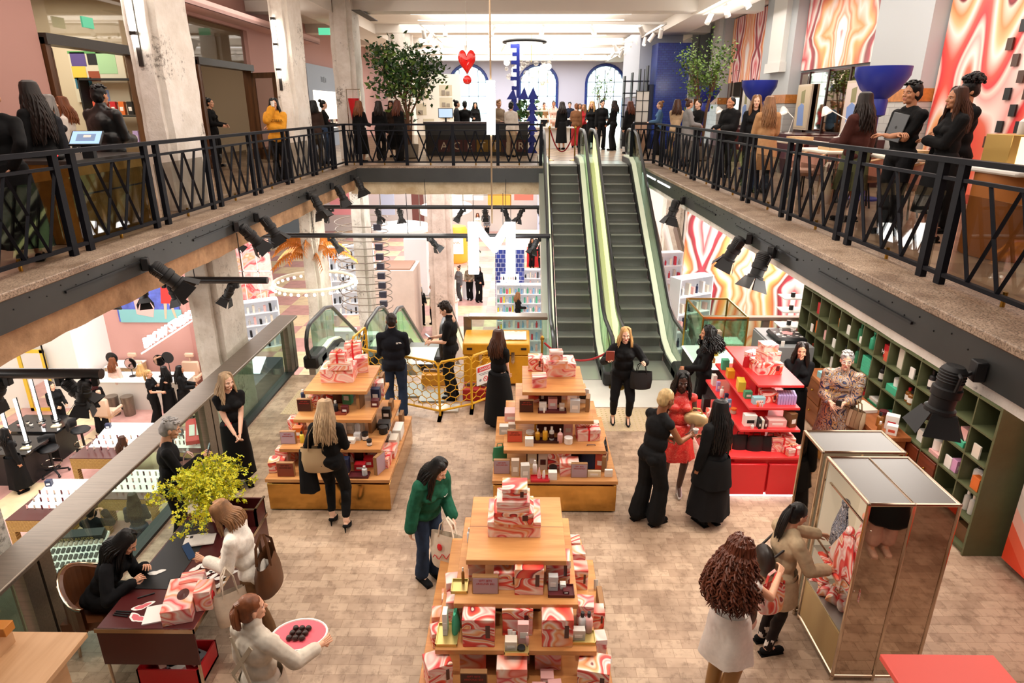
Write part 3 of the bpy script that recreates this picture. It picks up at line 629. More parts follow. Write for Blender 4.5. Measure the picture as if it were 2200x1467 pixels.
for i, (y, t, w) in enumerate(sl):
    o = make_spot('theatre_spotlight', 'black barn-door spotlight on the left fascia, '+w, t, 1); o.location = (XL+.05, y, 3.28); o['group'] = g; o.rotation_euler = (0, 0, radians((20, 35, 10, -15, 20, 0)[i]))
sr = [(4.3, 6, 'nearest the camera, over the green shelving end'), (8.3, 20, 'above the grey cupboard'), (9.2, 25, 'over the red gift stand'), (13.2, 15, 'beside the rising escalators')]
for i, (y, t, w) in enumerate(sr):
    o = make_spot('theatre_spotlight', 'black barn-door spotlight on the right fascia, '+w, t, -1); o.location = (XR-.05, y, 3.24); o['group'] = 'theatre spotlights on the right fascia'; o.rotation_euler = (0, 0, radians((-10, 25, -20, 10)[i]))
for i, (y0, y1) in enumerate(((6.0, 7.3), (8.6, 10.6), (13.0, 14.2), (3.5, 4.4))):
    tag(box1(XL+.005, y0, 3.26, XL+.03, y1, 3.285).build('light_track', BLACK), 'thin black light track on the left fascia, %s' % ('under the concrete column', 'between two spotlights', 'near the far corner', 'at the frame edge')[i], 'track', 'tracks on the fascia')
for i, (y0, y1) in enumerate(((5.2, 7.0), (7.6, 9.9), (11.0, 12.4))):
    tag(box1(XR-.03, y0, 3.24, XR-.005, y1, 3.265).build('light_track', BLACK), 'thin black light track on the right fascia, %s' % ('over the green shelving', 'between two spotlights', 'toward the escalators')[i], 'track', 'tracks on the fascia')
for i, (y0, y1) in enumerate(((16.2, 18.2), (14.6, 15.9))):
    tag(box1(XR-.03, y0, 3.28, XR-.005, y1, 3.31).build('lit_slot', mat('slot_glow', '#ffffff', .5, emit=3)), 'white lit slot in the right fascia near the escalators, the %s one' % ('longer', 'shorter')[i], 'light')
# hanging pipes with spotlights over the lower level
bars = [(6.05, -8.6, -4.25, 2.4, 'nearest pipe over the make-up tables'), (9.85, -7, -3.95, 2.4, 'pipe over the brow salon'), (14.8, -8, .7, 2.18, 'nearer long pipe behind the escalators'), (17.8, -8, .7, 2.4, 'farther long pipe under the far gallery')]
for y, x0, x1, z, w in bars:
    o = thing('hanging_pipe', 'black hanging lighting pipe, the '+w, 'lighting pipe')
    part('pipe', MB().cyl((x0, y, z), (x1, y, z), .055, n=10), mat('satin_black_pipe', '#2a2a2c', .3, .4), o)
    m = MB()
    for k in range(4): x = x0+(x1-x0)*(k+.5)/4; m.cyl((x, y, z), (x, y, 3.14), .008, n=5)
    part('hanger', m, BLACK, o)
pr = [make_spot('track_spotlight', 'tmp label for %d spot' % k, (15, 30, 40)[k], (1, -1, 1)[k]) for k in range(3)]
ps = [(6.05, (-5.75, -5.23, -4.7, -4.33)), (9.85, (-6.35, -5.95, -5.6, -4.45)), (14.8, (-6.7, -6.1, -4.4, -2.1, -1.2, .45)), (17.8, (-7.2, -5.6, -5.1, -3.9, -3.3, -1.5, -.95, -.5, 0.1, .5))]
nth = ('first', 'second', 'third', 'fourth', 'fifth', 'sixth', 'seventh', 'eighth', 'ninth', 'tenth'); q = 0
pn = ('nearest hanging pipe', 'brow salon pipe', 'nearer long pipe', 'farther long pipe')
for bi, (y, xs) in enumerate(ps):
    for k, x in enumerate(xs):
        l = 'black spotlight hung from the %s, %s from its left end' % (pn[bi], nth[k])
        if q < 3: o = pr[q]; o.location = (x, y, 2.14 if y == 14.8 else 2.36); tag(o, l, 'spotlight', 'spotlights on the hanging pipes')
        else: o = dup(pr[q % 3], (x, y, 2.14 if y == 14.8 else 2.36), radians(random.choice((0, 90, 200, -60, 40))), l, 'spotlights on the hanging pipes')
        o.scale = (.72,)*3
        q += 1
# five more on a second far row
for k, x in enumerate((-1.35, -.75, -.15, .25, .6)): dup(pr[k % 3], (x, 22.0, 2.9), radians(70*k), 'black spotlight in the row under the far ceiling, %s from its left end' % nth[k], 'far row of spotlights under the slab')
# ================================================================== PEOPLE
SKIN = {k: mat('skin_'+k, c, .5, var=.06, vscale=14) for k, c in dict(fair='#e6b79c', light='#dca585', tan='#c68a66', olive='#b57d58', brown='#8a5636', dark='#4a2a1e').items()}
LIPS = {k: mat('lips_'+k, c, .4) for k, c in dict(fair='#b86060', light='#b05a58', tan='#a04c46', olive='#94453f', brown='#6b3430', dark='#3d1d1a').items()}
EYEW = mat('eye_white', '#e9e4de', .25); EYED = mat('eye_iris', '#2c1c14', .2); BROWM = {}
HAIRC = dict(black='#0d0b0b', dark='#20140f', brown='#46291a', auburn='#5a2c1a', light='#8a6240', blonde='#c49a62', grey='#8f8a86', ash='#b79a78', red='#4a1a18', copper='#7a4526', bleach='#d2b27c', silver='#a9a6a4')
def hairmat(c):
    n = 'hair_'+c
    if n in MATS: return MATS[n]
    return mat(n, HAIRC[c], .42, var=.4, vscale=22, stretch=(1, 1, .12), spec=.35)
def cloth(n, c='#888888', var=.12, rough=.85, vs=18): return mat('cloth_'+n, c, rough, var=var, vscale=vs, spec=.22)
BLK = cloth('black', '#0a0a0c', .25, .8, 5); BLK2 = cloth('soft_black', '#121215', .25, .85, 5); NAVY = cloth('navy', '#161d30', .2)
def vox(mb, size, it=4, name='body'):
    me = mb.mesh('tmp', False); o = bpy.data.objects.new('tmp', me); C.objects.link(o)
    r = o.modifiers.new('r', 'REMESH'); r.mode = 'VOXEL'; r.voxel_size = size; r.use_smooth_shade = True
    if it: s = o.modifiers.new('s', 'SMOOTH'); s.factor = .5; s.iterations = it
    bpy.context.view_layer.update()
    dg = bpy.context.evaluated_depsgraph_get(); out = bpy.data.meshes.new_from_object(o.evaluated_get(dg)); out.name = name
    bpy.data.objects.remove(o); bpy.data.meshes.remove(me); return out
def take(me): return [v.co.copy() for v in me.vertices], [tuple(p.vertices) for p in me.polygons]
HEADS = {}
def head_mesh(lod):
    """chin at z=-.015, crown .217, face towards +Y; material 0 skin 1 lips 2 white 3 iris 4 brow"""
    if lod in HEADS: return HEADS[lod]
    b = MB(); n = 16
    b.ell((0, -.012, .125), (.074, .094, .092), n, 12); b.ell((0, .022, .085), (.062, .066, .085), n, 12); b.ell((0, .034, .022), (.047, .048, .036), n, 10)
    b.ell((0, .07, -.001), (.019, .017, .014), 10, 8)
    b.caps((0, .086, .1), (0, .104, .07), .0075, .0125, 8); b.ell((.009, .097, .065), .008, 8, 6); b.ell((-.009, .097, .065), .008, 8, 6)
    for s in (-1, 1):
        b.caps((s*.012, .083, .116), (s*.046, .068, .116), .009, .008, 8); b.ell((s*.036, .062, .068), (.022, .02, .02), 10, 8)
        b.ell((s*.076, -.008, .085), (.008, .02, .03), 8, 8, rot=Matrix.Rotation(s*.35, 3, 'Z'))
    b.caps((-.018, .082, .033), (.018, .082, .033), .0085, .0085, 8); b.caps((-.02, .084, .042), (.02, .084, .042), .006, .006, 8)
    b.caps((0, -.03, -.11), (0, -.02, .05), .05, .052, 14)
    vsz = (.0062, .0085, .013)[lod]; me = vox(b, vsz, 3); vs, fs = take(me); bpy.data.meshes.remove(me)
    for v in vs:
        for s in (-1, 1):
            d = ((v.x-s*.031)/.017)**2+((v.z-.096)/.011)**2
            if v.y > .03: v.y -= .013*math.exp(-d)
    mi = []
    for f in fs:
        c = sum((vs[i] for i in f), V())/len(f); m = 0
        if c.y > .075 and abs(c.x) < .019-abs(c.z-.037)*.8 and abs(c.z-.037) < .0085: m = 1
        elif c.y > .05 and abs(abs(c.x)-.031) < .017 and abs(c.z-.1195-.12*(.03-abs(abs(c.x)-.033))+.003) < .0034: m = 4
        mi.append(m)
    o = MB(); o.v = [tuple(v) for v in vs]; o.f = fs; o.mi = mi
    if lod < 2:
        for s in (-1, 1):
            o.ell((s*.031, .0675, .096), (.0125, .011, .0062), 10, 6, 2); o.ell((s*.031, .0765, .096), (.0058, .003, .0056), 8, 4, 3)
            o.caps((s*.019, .0755, .1025), (s*.044, .069, .1012), .0026, .0022, 6)
            for k in range(1): o.mi[-1] = o.mi[-1]
    else:
        for s in (-1, 1): o.ell((s*.031, .075, .096), (.011, .007, .006), 6, 4, 3)
    HEADS[lod] = o; return o
def hand_into(b, W, dirn, palm, curl, k=.92, grip=False, seg=6, mirror=1):
    """five separate bent fingers on a palm; W wrist, dirn along the hand, palm = palm normal"""
    d = dirn.normalized(); pn = (palm-d*palm.dot(d)); pn = pn.normalized() if pn.length > 1e-4 else V((0, 0, -1)); sd = d.cross(pn)*mirror
    P = lambda a, l, h: W+d*(a*k)+sd*(l*k)+pn*(h*k)
    for l, ra in ((-.026, .0145), (-.009, .0155), (.009, .0155), (.026, .0145)): b.caps(P(-.012, l*.6, 0), P(.075, l, .004), ra*k*.95, ra*k*.82, 8)
    for i, (l, L) in enumerate(((-.029, .066), (-.0098, .078), (.0098, .083), (.029, .074))):
        a = V((.078, .004)); ang = .12; pt = [P(a.x, l, a.y)]; sg = (.44, .32, .26)
        for q in range(3):
            ang += curl*(.9, 1., .7)[q]*(1+.08*(i-1.5)*-1); a = a+V((cos(ang), sin(ang)))*L*sg[q]; pt.append(P(a.x, l*(1+.13*(q+1)), a.y))
        b.tube([pt[0]-d*.012*k]+pt, [.0088*k, .0088*k, .0084*k, .0076*k, .0052*k], seg)
    t0 = P(.012, .022, .006); t1 = P(.042, .05, .018+.012*curl); t2 = P(.066, .05-.012*curl, .026+.022*curl); t3 = P(.086, .044-.02*curl, .03+.03*curl)
    b.tube([t0, t1, t2, t3], [.0125*k, .011*k, .0095*k, .006*k], seg)
def ik(a, t, l1, l2, pole):
    d = t-a; D = min(d.length, (l1+l2)*.998); u = d.normalized(); t = a+u*D
    x = (l1*l1-l2*l2+D*D)/(2*D); h = sqrt(max(l1*l1-x*x, 0)); p = pole-u*pole.dot(u); p = p.normalized() if p.length > 1e-4 else V((0, 0, 1))
    return a+u*x+p*h, t
ARMS = dict(down=(.235, .03, .80), front=(.035, .23, .93), fold=(-.13, .17, 1.17), phone=(.10, .33, 1.27), hold=(.13, .30, 1.08), hip=(.20, .02, 1.0), back=(.06, -.15, .98), high=(.10, .30, 1.42), face=(.06, .17, 1.5), reach=(.2, .52, 1.15), desk=(.16, .36, .98), bag=(.24, .10, 1.02), side=(.27, .12, .82))
NP = [0]
def person(lab, at, face, h=1.68, z=0., sex='f', skin='light', hair='long', hc='dark', hl=.34, top=None, bot=None, lean=0., turn=0., nod=0., tilt=0., twist=0., L='down', R='down', legs=(.0, .0), sit=None, lod=1, build=1., shoe='flat', shoec=None, curl=.45, group='people', step=None, side=0., palmL=None, palmR=None, scale_hair=1., extra=None):
    """at: world (x,y) of the feet, face: heading in degrees (90 = away from the camera, -90 = towards it)"""
    NP[0] += 1; rnd = random.Random(NP[0]*11+3)
    k = h/1.75; w = (.93 if sex == 'f' else 1.05)*build; g = (1. if sex == 'f' else 1.06)*build
    hz = .93 if sit is None else sit/k+.09
    # upper body frame
    RX = Matrix.Rotation(radians(-lean), 3, 'X'); RY = Matrix.Rotation(radians(side), 3, 'Y'); RZ = Matrix.Rotation(radians(twist), 3, 'Z'); U3 = RZ @ RY @ RX
    PV = V((0, 0, .95)); off = V((0, (-.02 if lean > 8 else 0)*lean/20, hz-.93))
    up = lambda p: (U3 @ (V(p)-PV)+PV+off)
    HL = [V((s*.088*w, off.y, hz)) for s in (-1, 1)]
    # feet
    if step is None: step = ((-.10, .0), (.10, .0)) if sex == 'm' else ((-.085, .02), (.085, -.02))
    heel = .055 if shoe == 'heel' else (.02 if shoe == 'boot' else .012)
    AN = [V((x, y-.03, .085+heel)) for x, y in step]
    KN = []
    for i in (0, 1):
        kn, an = ik(HL[i], AN[i], .432, .412, V((0.15*(-1, 1)[i], 1, .15))); KN.append(kn); AN[i] = an
    SH = [up((s*.168*w, -.012, 1.40)) for s in (-1, 1)]
    EL = []; WR = []
    for i, a in ((0, L), (1, R)):
        s = (-1, 1)[i]
        if isinstance(a, str):
            t = V(ARMS[a]); pole = V((s*.35, -1, -.35)); t = V((s*t.x, t.y, t.z))
            if a == 'down' or a == 'side' or a == 'hip': t.x = s*(abs(t.x)+.02*(build-1)*4); pole = V((s*.3, -1, 0))
            t = up(t) if a not in ('down',) else up(t)*.5+(V(t)+off)*.5
        else: t = V(a)/k; pole = V((s*.5, -.6, -.8))
        if a == 'fold': pole = V((s*.8, .1, -.9)); t = t+V((0, .03*i, .02*i))
        if a in ('high', 'face'): pole = V((s*.6, 0, -1))
        e, t = ik(SH[i], t, .295, .255, pole); EL.append(e); WR.append(t)
    NK = up((0, .0, 1.50)); HB = up((0, .018, 1.535))
    HR = Matrix.Rotation(radians(turn), 3, 'Z') @ Matrix.Rotation(radians(twist*.6), 3, 'Z') @ Matrix.Rotation(radians(side*.6), 3, 'Y') @ Matrix.Rotation(radians(tilt), 3, 'Y') @ Matrix.Rotation(radians(-(lean*.55+nod)), 3, 'X')
    hk = (.97 if sex == 'f' else 1.03)*1.02
    hp = lambda p: HB+HR @ (V(p)*hk)
    def torso(b, e=0., z0=.8, chest=True):
        rt = U3
        b.ell(up((0, -.005, .955)), (.162*g+e, .112*g+e, .125), 16, 10, rot=rt) if z0 < 1 else None
        for s in (-1, 1):
            if z0 < .95: b.ell(up((s*.075*g, -.042, .915)), (.08+e, .078+e, .09), 12, 8, rot=rt)
        b.ell(up((0, .0, 1.11)), ((.128 if sex == 'f' else .15)*g+e, .098*g+e, .16), 16, 10, rot=rt)
        b.ell(up((0, -.005, 1.29)), (.162*w+e, .108*g+e, .165), 16, 10, rot=rt)
        b.caps(up((-.12*w, -.012, 1.40)), up((.12*w, -.012, 1.40)), .05+e, .05+e, 12)
        for s in (-1, 1): b.caps(up((s*.05, -.015, 1.455)), up((s*.15*w, -.012, 1.405)), .034+e*.7, .042+e*.7, 10)
        b.caps(up((-.06, -.01, 1.44)), up((.06, -.01, 1.44)), .045+e, .045+e, 10)
        if sex == 'f' and chest:
            for s in (-1, 1): b.ell(up((s*.072, .078, 1.285)), (.062+e, .05+e, .06), 10, 8, rot=rt)
    def arm(b, i, e=0., f=1., r=(.044, .038, .035, .025), flare=0.):
        """f: fraction of the sleeve (1 = upper arm only, 2 = to the wrist)"""
        b.caps(SH[i], SH[i].lerp(EL[i], min(f, 1.)), r[0]*g**.5+e, r[1]*g**.5+e+(flare if f <= 1 else 0), 10)
        if f > 1: b.caps(EL[i], EL[i].lerp(WR[i], f-1), r[2]*g**.5+.002+e, r[3]+e+flare+(.008 if e else 0), 10)
    def leg(b, i, e=0., f=2., flare=0., knee=0.):
        b.caps(HL[i], HL[i].lerp(KN[i], min(f, 1)), .084*g+e, .056*g+e+knee, 12)
        if f > 1:
            b.caps(KN[i], KN[i].lerp(AN[i], f-1), .054*g+e+knee, .038+(e if e < .02 else e*.8)+flare, 12)
            if not flare: b.ell(KN[i].lerp(AN[i], .3)+V((0, -.018, 0)), (.046*g+e, .046*g+e, .11), 10, 8)
    vs = (.0085, .012, .019)[lod]
    # ---- body: one surface of torso, limbs and neck, with head and hands grown on
    b = MB(); torso(b)
    for i in (0, 1):
        arm(b, i, 0, 2); leg(b, i, 0, 2)
        f = AN[i]; yaw = 0
        b.caps(f+V((0, -.02, -.03)), f+V((0, .13, -.058-heel*.8)), .034 if shoe != 'heel' else .027, .026 if shoe != 'heel' else .018, 10); b.ell(f+V((0, -.03, -.045)), (.03, .035, .036), 10, 8)
    b.caps(up((0, -.012, 1.42)), HB+HR @ V((0, -.02, .03)), .053*g**.5, .05, 12)
    me = vox(b, vs, 4); v_, f_ = take(me); bpy.data.meshes.remove(me)
    o = MB(); o.v = [tuple(q) for q in v_]; o.f = f_; o.mi = [0]*len(f_)
    hm = head_mesh(lod); o.add([hp(q) for q in hm.v], hm.f, 0); o.mi[-len(hm.f):] = hm.mi
    for i in (0, 1):
        s = (-1, 1)[i]; d = (WR[i]-EL[i]).normalized(); pm = (palmL, palmR)[i]
        pn = V(pm) if pm else (V((-s, 0, 0))*.8+V((0, .2, -.6)) if abs(d.z) < .75 else V((-s, .15, 0)))
        hand_into(o, WR[i]+d*.012, d, pn, curl, (.95 if sex == 'm' else .88), seg=(7, 6, 5)[lod], mirror=-s)
    S_ = Matrix.Scale(k, 3)
    def finish(mb): mb.v = [tuple(S_ @ V(q)) for q in mb.v]; return mb
    loc = V((at[0], at[1], z)); rz = radians(face-90)
    bn = hc if 'brow_'+hc in BROWM else hc
    bm_ = BROWM.setdefault(hc, mat('brow_'+hc, HAIRC['dark' if hc in ('blonde', 'grey', 'bleach', 'ash', 'silver') else hc], .7))
    root = finish(o).build('person', [SKIN[skin], LIPS[skin], EYEW, EYED, bm_], None, loc, rz)
    tag(root, lab, 'person', None)
    # ---- clothing
    def garment(name, prims, m, e=None, fold=0, extra=None, it=3, lab=None):
        b = MB(); prims(b); me = vox(b, vs*1.25, it, name) if b.v else None; q = MB()
        if me: v2, f2 = take(me); bpy.data.meshes.remove(me); q.v = [tuple(x) for x in v2]; q.f = f2; q.mi = [0]*len(f2)
        if extra: extra(q)
        q = finish(q)
        if lod < 2:
            out = []
            for x in q.v:
                x = V(x); d = noise.noise_vector(x*9+V((NP[0]*3.1, 0, 0)))*.007+noise.noise_vector(x*22)*.003; out.append(tuple(x+d))
            q.v = out
        return q.build(name, m, root, label=lab)
    top = top or dict(m=BLK); bot = bot or dict(kind='trousers', m=BLK)
    e = top.get('e', .017); sl = top.get('sleeve', 2.); zt = top.get('hem', .9); fl = top.get('flare', 0.)
    def top_prims(b):
        torso(b, e, 1.2 if zt > .98 else .8)
        for i in (0, 1):
            if sl > 0: arm(b, i, e+top.get('se', .004), sl, flare=fl)
            else: b.ell(SH[i].lerp(EL[i], .02), .055+e*.6, 10, 8)
        if top.get('collar'): b.caps(up((0, -.012, 1.45)), up((0, -.002, 1.515)), .066, .07, 12)
        if top.get('hood'): b.ell(up((0, -.11, 1.42)), (.12, .08, .09), 12, 8)
    def skirt_loft(q, z0, z1, r0, r1, fold, m=0):
        mid = (AN[0]+AN[1])/2; c1 = V((mid.x, mid.y+.05, 0)); R_ = []
        for i in range(9):
            t = i/8; zz = z0+(z1-z0)*t; fz = max(0, min(1, (hz-zz)/hz)); base = up((0, -.005, zz)) if zz > .95 else V((0, off.y, zz+off.z*(1-fz)))
            cc = base.lerp(V((c1.x, c1.y, zz)), fz*.9); rr = r0+(r1-r0)*t**.8; R_.append((cc, rr*1.02, rr*.9+.02))
        q.loft(R_, 36 if lod < 2 else 20, m, fold=fold, nf=rnd.choice((5, 6, 7, 8)), ph=rnd.random()*6); q.loft([(R_[-1][0], R_[-1][1]*.97, R_[-1][2]*.97), (R_[-4][0], R_[-4][1]*.9, R_[-4][2]*.9)], 24, m)
    sk = top.get('skirt')
    garment(top.get('name', 'top'), top_prims, top['m'], extra=(lambda q: skirt_loft(q, *sk)) if sk else None, lab=top.get('lab'))
    bk = bot.get('kind')
    if bk == 'trousers':
        eb = bot.get('e', .016); ff = bot.get('f', 1.97); fr = bot.get('flare', .02)
        def pants(b):
            b.ell(up((0, -.005, .965)), (.165*g+eb, .114*g+eb, .1), 16, 10, rot=U3); b.ell(V((0, off.y, hz+.0)), (.155*g+eb, .112*g+eb, .1), 16, 10)
            for s in (-1, 1): b.ell(up((s*.075*g, -.042, .915)), (.08+eb, .078+eb, .09), 12, 8, rot=U3)
            for i in (0, 1): leg(b, i, eb, ff, fr, bot.get('knee', .0))
        garment(bot.get('name', 'trousers'), pants, bot['m'])
    elif bk == 'skirt':
        z0, z1, r0, r1, fo = bot['shape']
        garment('skirt', lambda b: b.ell(up((0, -.005, .965)), (.165*g+.016, .114*g+.016, .1), 16, 10, rot=U3), bot['m'], extra=lambda q: skirt_loft(q, z0, z1, r0, r1, fo))
    if bot.get('tights'):
        def tg(b):
            for i in (0, 1): leg(b, i, .008, 2.)
        garment('tights', tg, bot['tights'])
    # ---- shoes
    sm = shoec or BLK
    if shoe != 'bare':
        for i in (0, 1):
            f = AN[i]; q = MB(); yw_ = V((0, 0, 0)); F0 = V((f.x, f.y, 0))
            if shoe == 'heel':
                q.caps(F0+V((0, .15, .022)), F0+V((0, .07, .03)), .02, .042, 10, flat=(1.1, .85)); q.caps(F0+V((0, .07, .03)), F0+V((0, -.045, .088)), .038, .034, 10, flat=(1.1, .85)); q.cyl(F0+V((0, -.055, .085)), F0+V((0, -.065, .0)), .016, .005, 8)
            elif shoe == 'boot':
                q.caps(F0+V((0, .16, .045)), F0+V((0, .0, .05)), .042, .046, 12); q.caps(F0+V((0, 0, .06)), KN[i].lerp(f, .15), .06, .078, 12); q.box(F0.x-.045, F0.y-.05, 0, F0.x+.045, F0.y+.02, .03, 0, .005)
            else:
                q.caps(F0+V((0, .155, .036)), F0+V((0, .0, .04)), .036, .038, 12, flat=(1.12, .85)); q.caps(F0+V((0, .02, .05)), F0+V((0, -.045, .048)), .042, .038, 12); q.box(F0.x-.04, F0.y-.08, 0, F0.x+.04, F0.y+.17, .016, 0, .007)
            finish(q).build('boot' if shoe == 'boot' else 'shoe', sm, root)
            if bot.get('socks'):
                q = MB(); q.caps(f+V((0, 0, -.01)), f.lerp(KN[i], .28), .043, .047, 12); finish(q).build('sock', bot['socks'], root)
    # ---- hair
    q = MB(); hm_ = hairmat(hc); c0 = V((0, -.02, .139))
    def cap(b, e=0., front=.0, low=.0): b.ell(c0+V((0, front, 0)), (.081+e, .094+e, .09+e), 18, 12); b.ell((0, -.045, .10-low), (.074+e, .078+e, .08+low), 14, 10)
    def strands(n, a0, a1, L, r=.016, wave=.012, out=.012, curlf=0., cent=0.):
        for j in range(n):
            a = radians(a0+(a1-a0)*j/(n-1)); sx, sy = sin(a), cos(a)
            sh = rnd.uniform(.86, 1.05); P = []
            cv = rnd.uniform(1.05, 1.3) if curlf else 1.; jt = (lambda: rnd.gauss(0, .008)) if curlf else (lambda: 0)
            P.append(V((sx*.012, -.012+sy*.012, .225))); P.append(V((sx*.042+jt(), -.018+sy*.045+jt(), .221+jt()))); P.append(V((sx*.07+jt(), -.02+sy*.075+jt(), .203+jt()))); P.append(V((sx*.08*cv+jt(), -.02+sy*.086*cv+jt(), .172)))
            P.append(V((sx*.093*cv+jt(), -.026+sy*.092*cv, .09)))
            m_ = max(3, int(L/(.03 if curlf else .06))); side_ = abs(sx)
            for t in range(1, m_+1):
                d = t/m_; zz = .09-L*sh*d; rr = .093*cv+out*d*4*(1-.4*d)
                yb = -.026+sy*rr-(.055*min(1, d*2.2) if sy < .25 else -.03*d*0)
                x = sx*rr*(1+.1*d)+wave*sin(zz*26+j*1.7+NP[0]); y = yb+wave*cos(zz*23+j*2.1)
                if curlf: x += curlf*sin(zz*62+j); y += curlf*cos(zz*62+j)
                P.append(V((x, y, zz)))
            # strands below the chin drop straight down rather than follow the head
            Q = []
            for p in P:
                if p.z > .02: Q.append(hp(p))
                else:
                    base = hp((p.x, p.y, .02)); dd = .02-p.z; g_ = HR @ V((0, 0, -1)); Q.append(base+(g_*.35+V((0, -.0, -1))*.65).normalized()*dd)
            q.tube(Q, [r*.15, r, r*1.05]+[r*1.05]*(len(Q)-5)+[r*.8, r*.25], 6)
    def capadd(e=0., front=0., low=0., bump=.0):
        b = MB(); cap(b, e, front, low); me = vox(b, .011 if lod < 2 else .016, 2); v2, f2 = take(me); bpy.data.meshes.remove(me)
        q.add([hp(x+noise.noise_vector(x*30)*(.004+bump)) for x in v2], f2)
    if hair in ('long', 'curly', 'bob'):
        capadd(); nst = ((140, 90, 36) if hair == 'curly' else (64, 48, 24))[lod]
        a0 = 52 if hair != 'bob' else 46
        strands(nst, a0, 360-a0, hl, (.0078 if hair == 'curly' else .0135)*scale_hair*(1 if lod < 2 else 1.7), .01 if hair == 'long' else (.006 if hair == 'bob' else .018), .012 if hair == 'long' else .03*scale_hair if hair == 'curly' else .008, .016 if hair == 'curly' else 0)
        if hair == 'curly': strands(nst, 60, 300, hl*.85, .009, .02, .045, .014)
    elif hair == 'short':
        capadd(.002, 0, .01, .002)
        for j in range(30 if lod < 2 else 12):
            a = rnd.uniform(0, 2*pi); t = rnd.uniform(0, .85); p = c0+V((sin(a)*.084*sqrt(t), cos(a)*.094*sqrt(t)+.012*(cos(a) > 0), .094*sqrt(1-t*.85)))
            q.ell(hp(p*.985+V((0, .004, .0))), (rnd.uniform(.014, .022), rnd.uniform(.014, .022), .013), 7, 5)
    elif hair == 'buzz': capadd(-.002, -.002, .005, .001)
    elif hair == 'afro':
        for j in range(150 if lod < 2 else 40):
            a = rnd.uniform(0, 2*pi); t = rnd.uniform(0, 1); p = c0+V((sin(a)*.1*sqrt(t), -.01+cos(a)*.098*sqrt(t), .02+.1*sqrt(1-t*.9)*(1 if rnd.random() < .85 else .3)))
            if p.y > .055 and p.z < .2: continue
            q.ell(hp(p*scale_hair+V((0, 0, .0))), rnd.uniform(.014, .026), 6, 4)
        capadd(.008)
    elif hair in ('ponytail', 'bun'):
        capadd(.001, -.002, .012)
        if hair == 'bun':
            q.ell(hp((0, -.10, .205)), (.045, .045, .04), 12, 8)
            for j in range(8): a = j*pi/4; q.tube([hp((cos(a)*.03, -.10+sin(a)*.03, .175)), hp((cos(a)*.046, -.10+sin(a)*.046, .205)), hp((cos(a+.6)*.02, -.1+sin(a+.6)*.02, .245))], [.012, .014, .008], 5)
        else:
            for j in range(14):
                a = j*2*pi/14; r0 = .018; P = [hp((cos(a)*.03, -.07, .16+sin(a)*.03)), hp((cos(a)*r0, -.115, .168+sin(a)*r0))]
                for t in range(1, 6): d = t/5; P.append(hp((cos(a)*(.03+.012*sin(d*3)), -.122-.012*sin(d*pi)+sin(a)*.02, .16-hl*d*rnd.uniform(.9, 1.05))))
                q.tube(P, [.02, .013, .015, .015, .014, .012, .004], 6)
    elif hair == 'bald': pass
    if q.v: finish(q).build('hair', hm_, root)
    M = Matrix.Translation(loc) @ Matrix.Rotation(rz, 4, 'Z') @ Matrix.Scale(k, 4)
    J = dict(root=root, L=M @ (WR[0]+(WR[0]-EL[0]).normalized()*.08), R=M @ (WR[1]+(WR[1]-EL[1]).normalized()*.08), shL=M @ SH[0], shR=M @ SH[1], elL=M @ EL[0], elR=M @ EL[1], chest=M @ up((0, .14, 1.28)), back=M @ up((0, -.15, 1.28)), hip=M @ HL[0], rz=rz, M=M, up=lambda p: M @ up(p), head=lambda p: M @ hp(p), k=k, wrL=M @ WR[0], wrR=M @ WR[1])
    return J
# ================================================================== THE PEOPLE OF THE SCENE
def hd(px, py, z, h): p = onz(px, py, z+h); return (p.x, p.y)
REDL = mat('red_print', '#c8262c', .6)
Bk = dict(m=BLK); LONG = lambda m, z1=.28, r=.26, f=.06: dict(kind='skirt', m=m, shape=(1.0, z1, .165, r, f))
TR = lambda m, fl=.02, **k: dict(kind='trousers', m=m, flare=fl, **k)
DEN = cloth('denim', '#3c4f6b'); DEN2 = cloth('dark_denim', '#27344a'); CREAM = cloth('cream_knit', '#efe6da', .1, .9, 60); WHT = cloth('white_cotton', '#e9e2da', .08)
P = {}
BARO = m_agate('baroque_print', 2.6, 2.2, False, 4., rnd=False)
for e_, c_ in zip(BARO.node_tree.nodes['Color Ramp'].color_ramp.elements, ('#c79a72', '#b98a64', '#2a3560', '#16161c', '#c79a72', '#8a5a3c', '#e0b45a', '#2f4a8a', '#d8d4cc', '#1a1a20', '#b98a64', '#8f8a88', '#2b2a33', '#c79a72')): e_.color = srgb(c_)
# ---- timber floor
P['host'] = person('woman in a black off-shoulder dress standing by the steel handrail, hands clasped', (-3.85, 7.8), -55, 1.68, skin='fair', hair='long', hc='ash', hl=.34, top=dict(m=BLK, sleeve=.45, hem=1., e=.012), bot=LONG(BLK, .2, .2, .03), L='front', R='front', lod=0, nod=4, turn=22)
P['grey'] = person('grey-haired person in black holding up a phone beside the yellow flowers', (-4.0, 6.42), 25, 1.68, sex='m', build=.93, skin='light', hair='short', hc='silver', top=dict(m=BLK, hem=.85), bot=TR(BLK, .03), L='hold', R='phone', lod=0, nod=14, lean=6)
P['seat'] = person('woman in black seated at the oxblood desk writing on a card', (-3.98, 4.98), 6, 1.68, sit=.47, skin='light', hair='long', hc='black', hl=.30, top=dict(m=BLK2), bot=TR(BLK2), lean=30, nod=20, L=(-.02, .42, .84), R=(.20, .40, .83), step=((-.1, .35), (.1, .40)), lod=0, curl=.7)
P['knit'] = person('woman in a white crochet knit photographing the cards on the desk', (-2.50, 4.95), 188, 1.66, skin='light', hair='bob', hc='light', hl=.17, top=dict(m=CREAM, sleeve=1.75, hem=.88, e=.024), bot=TR(cloth('tan_trousers', '#7b5a3c'), .03), L='phone', R='hold', lean=14, nod=16, lod=0, curl=.8)
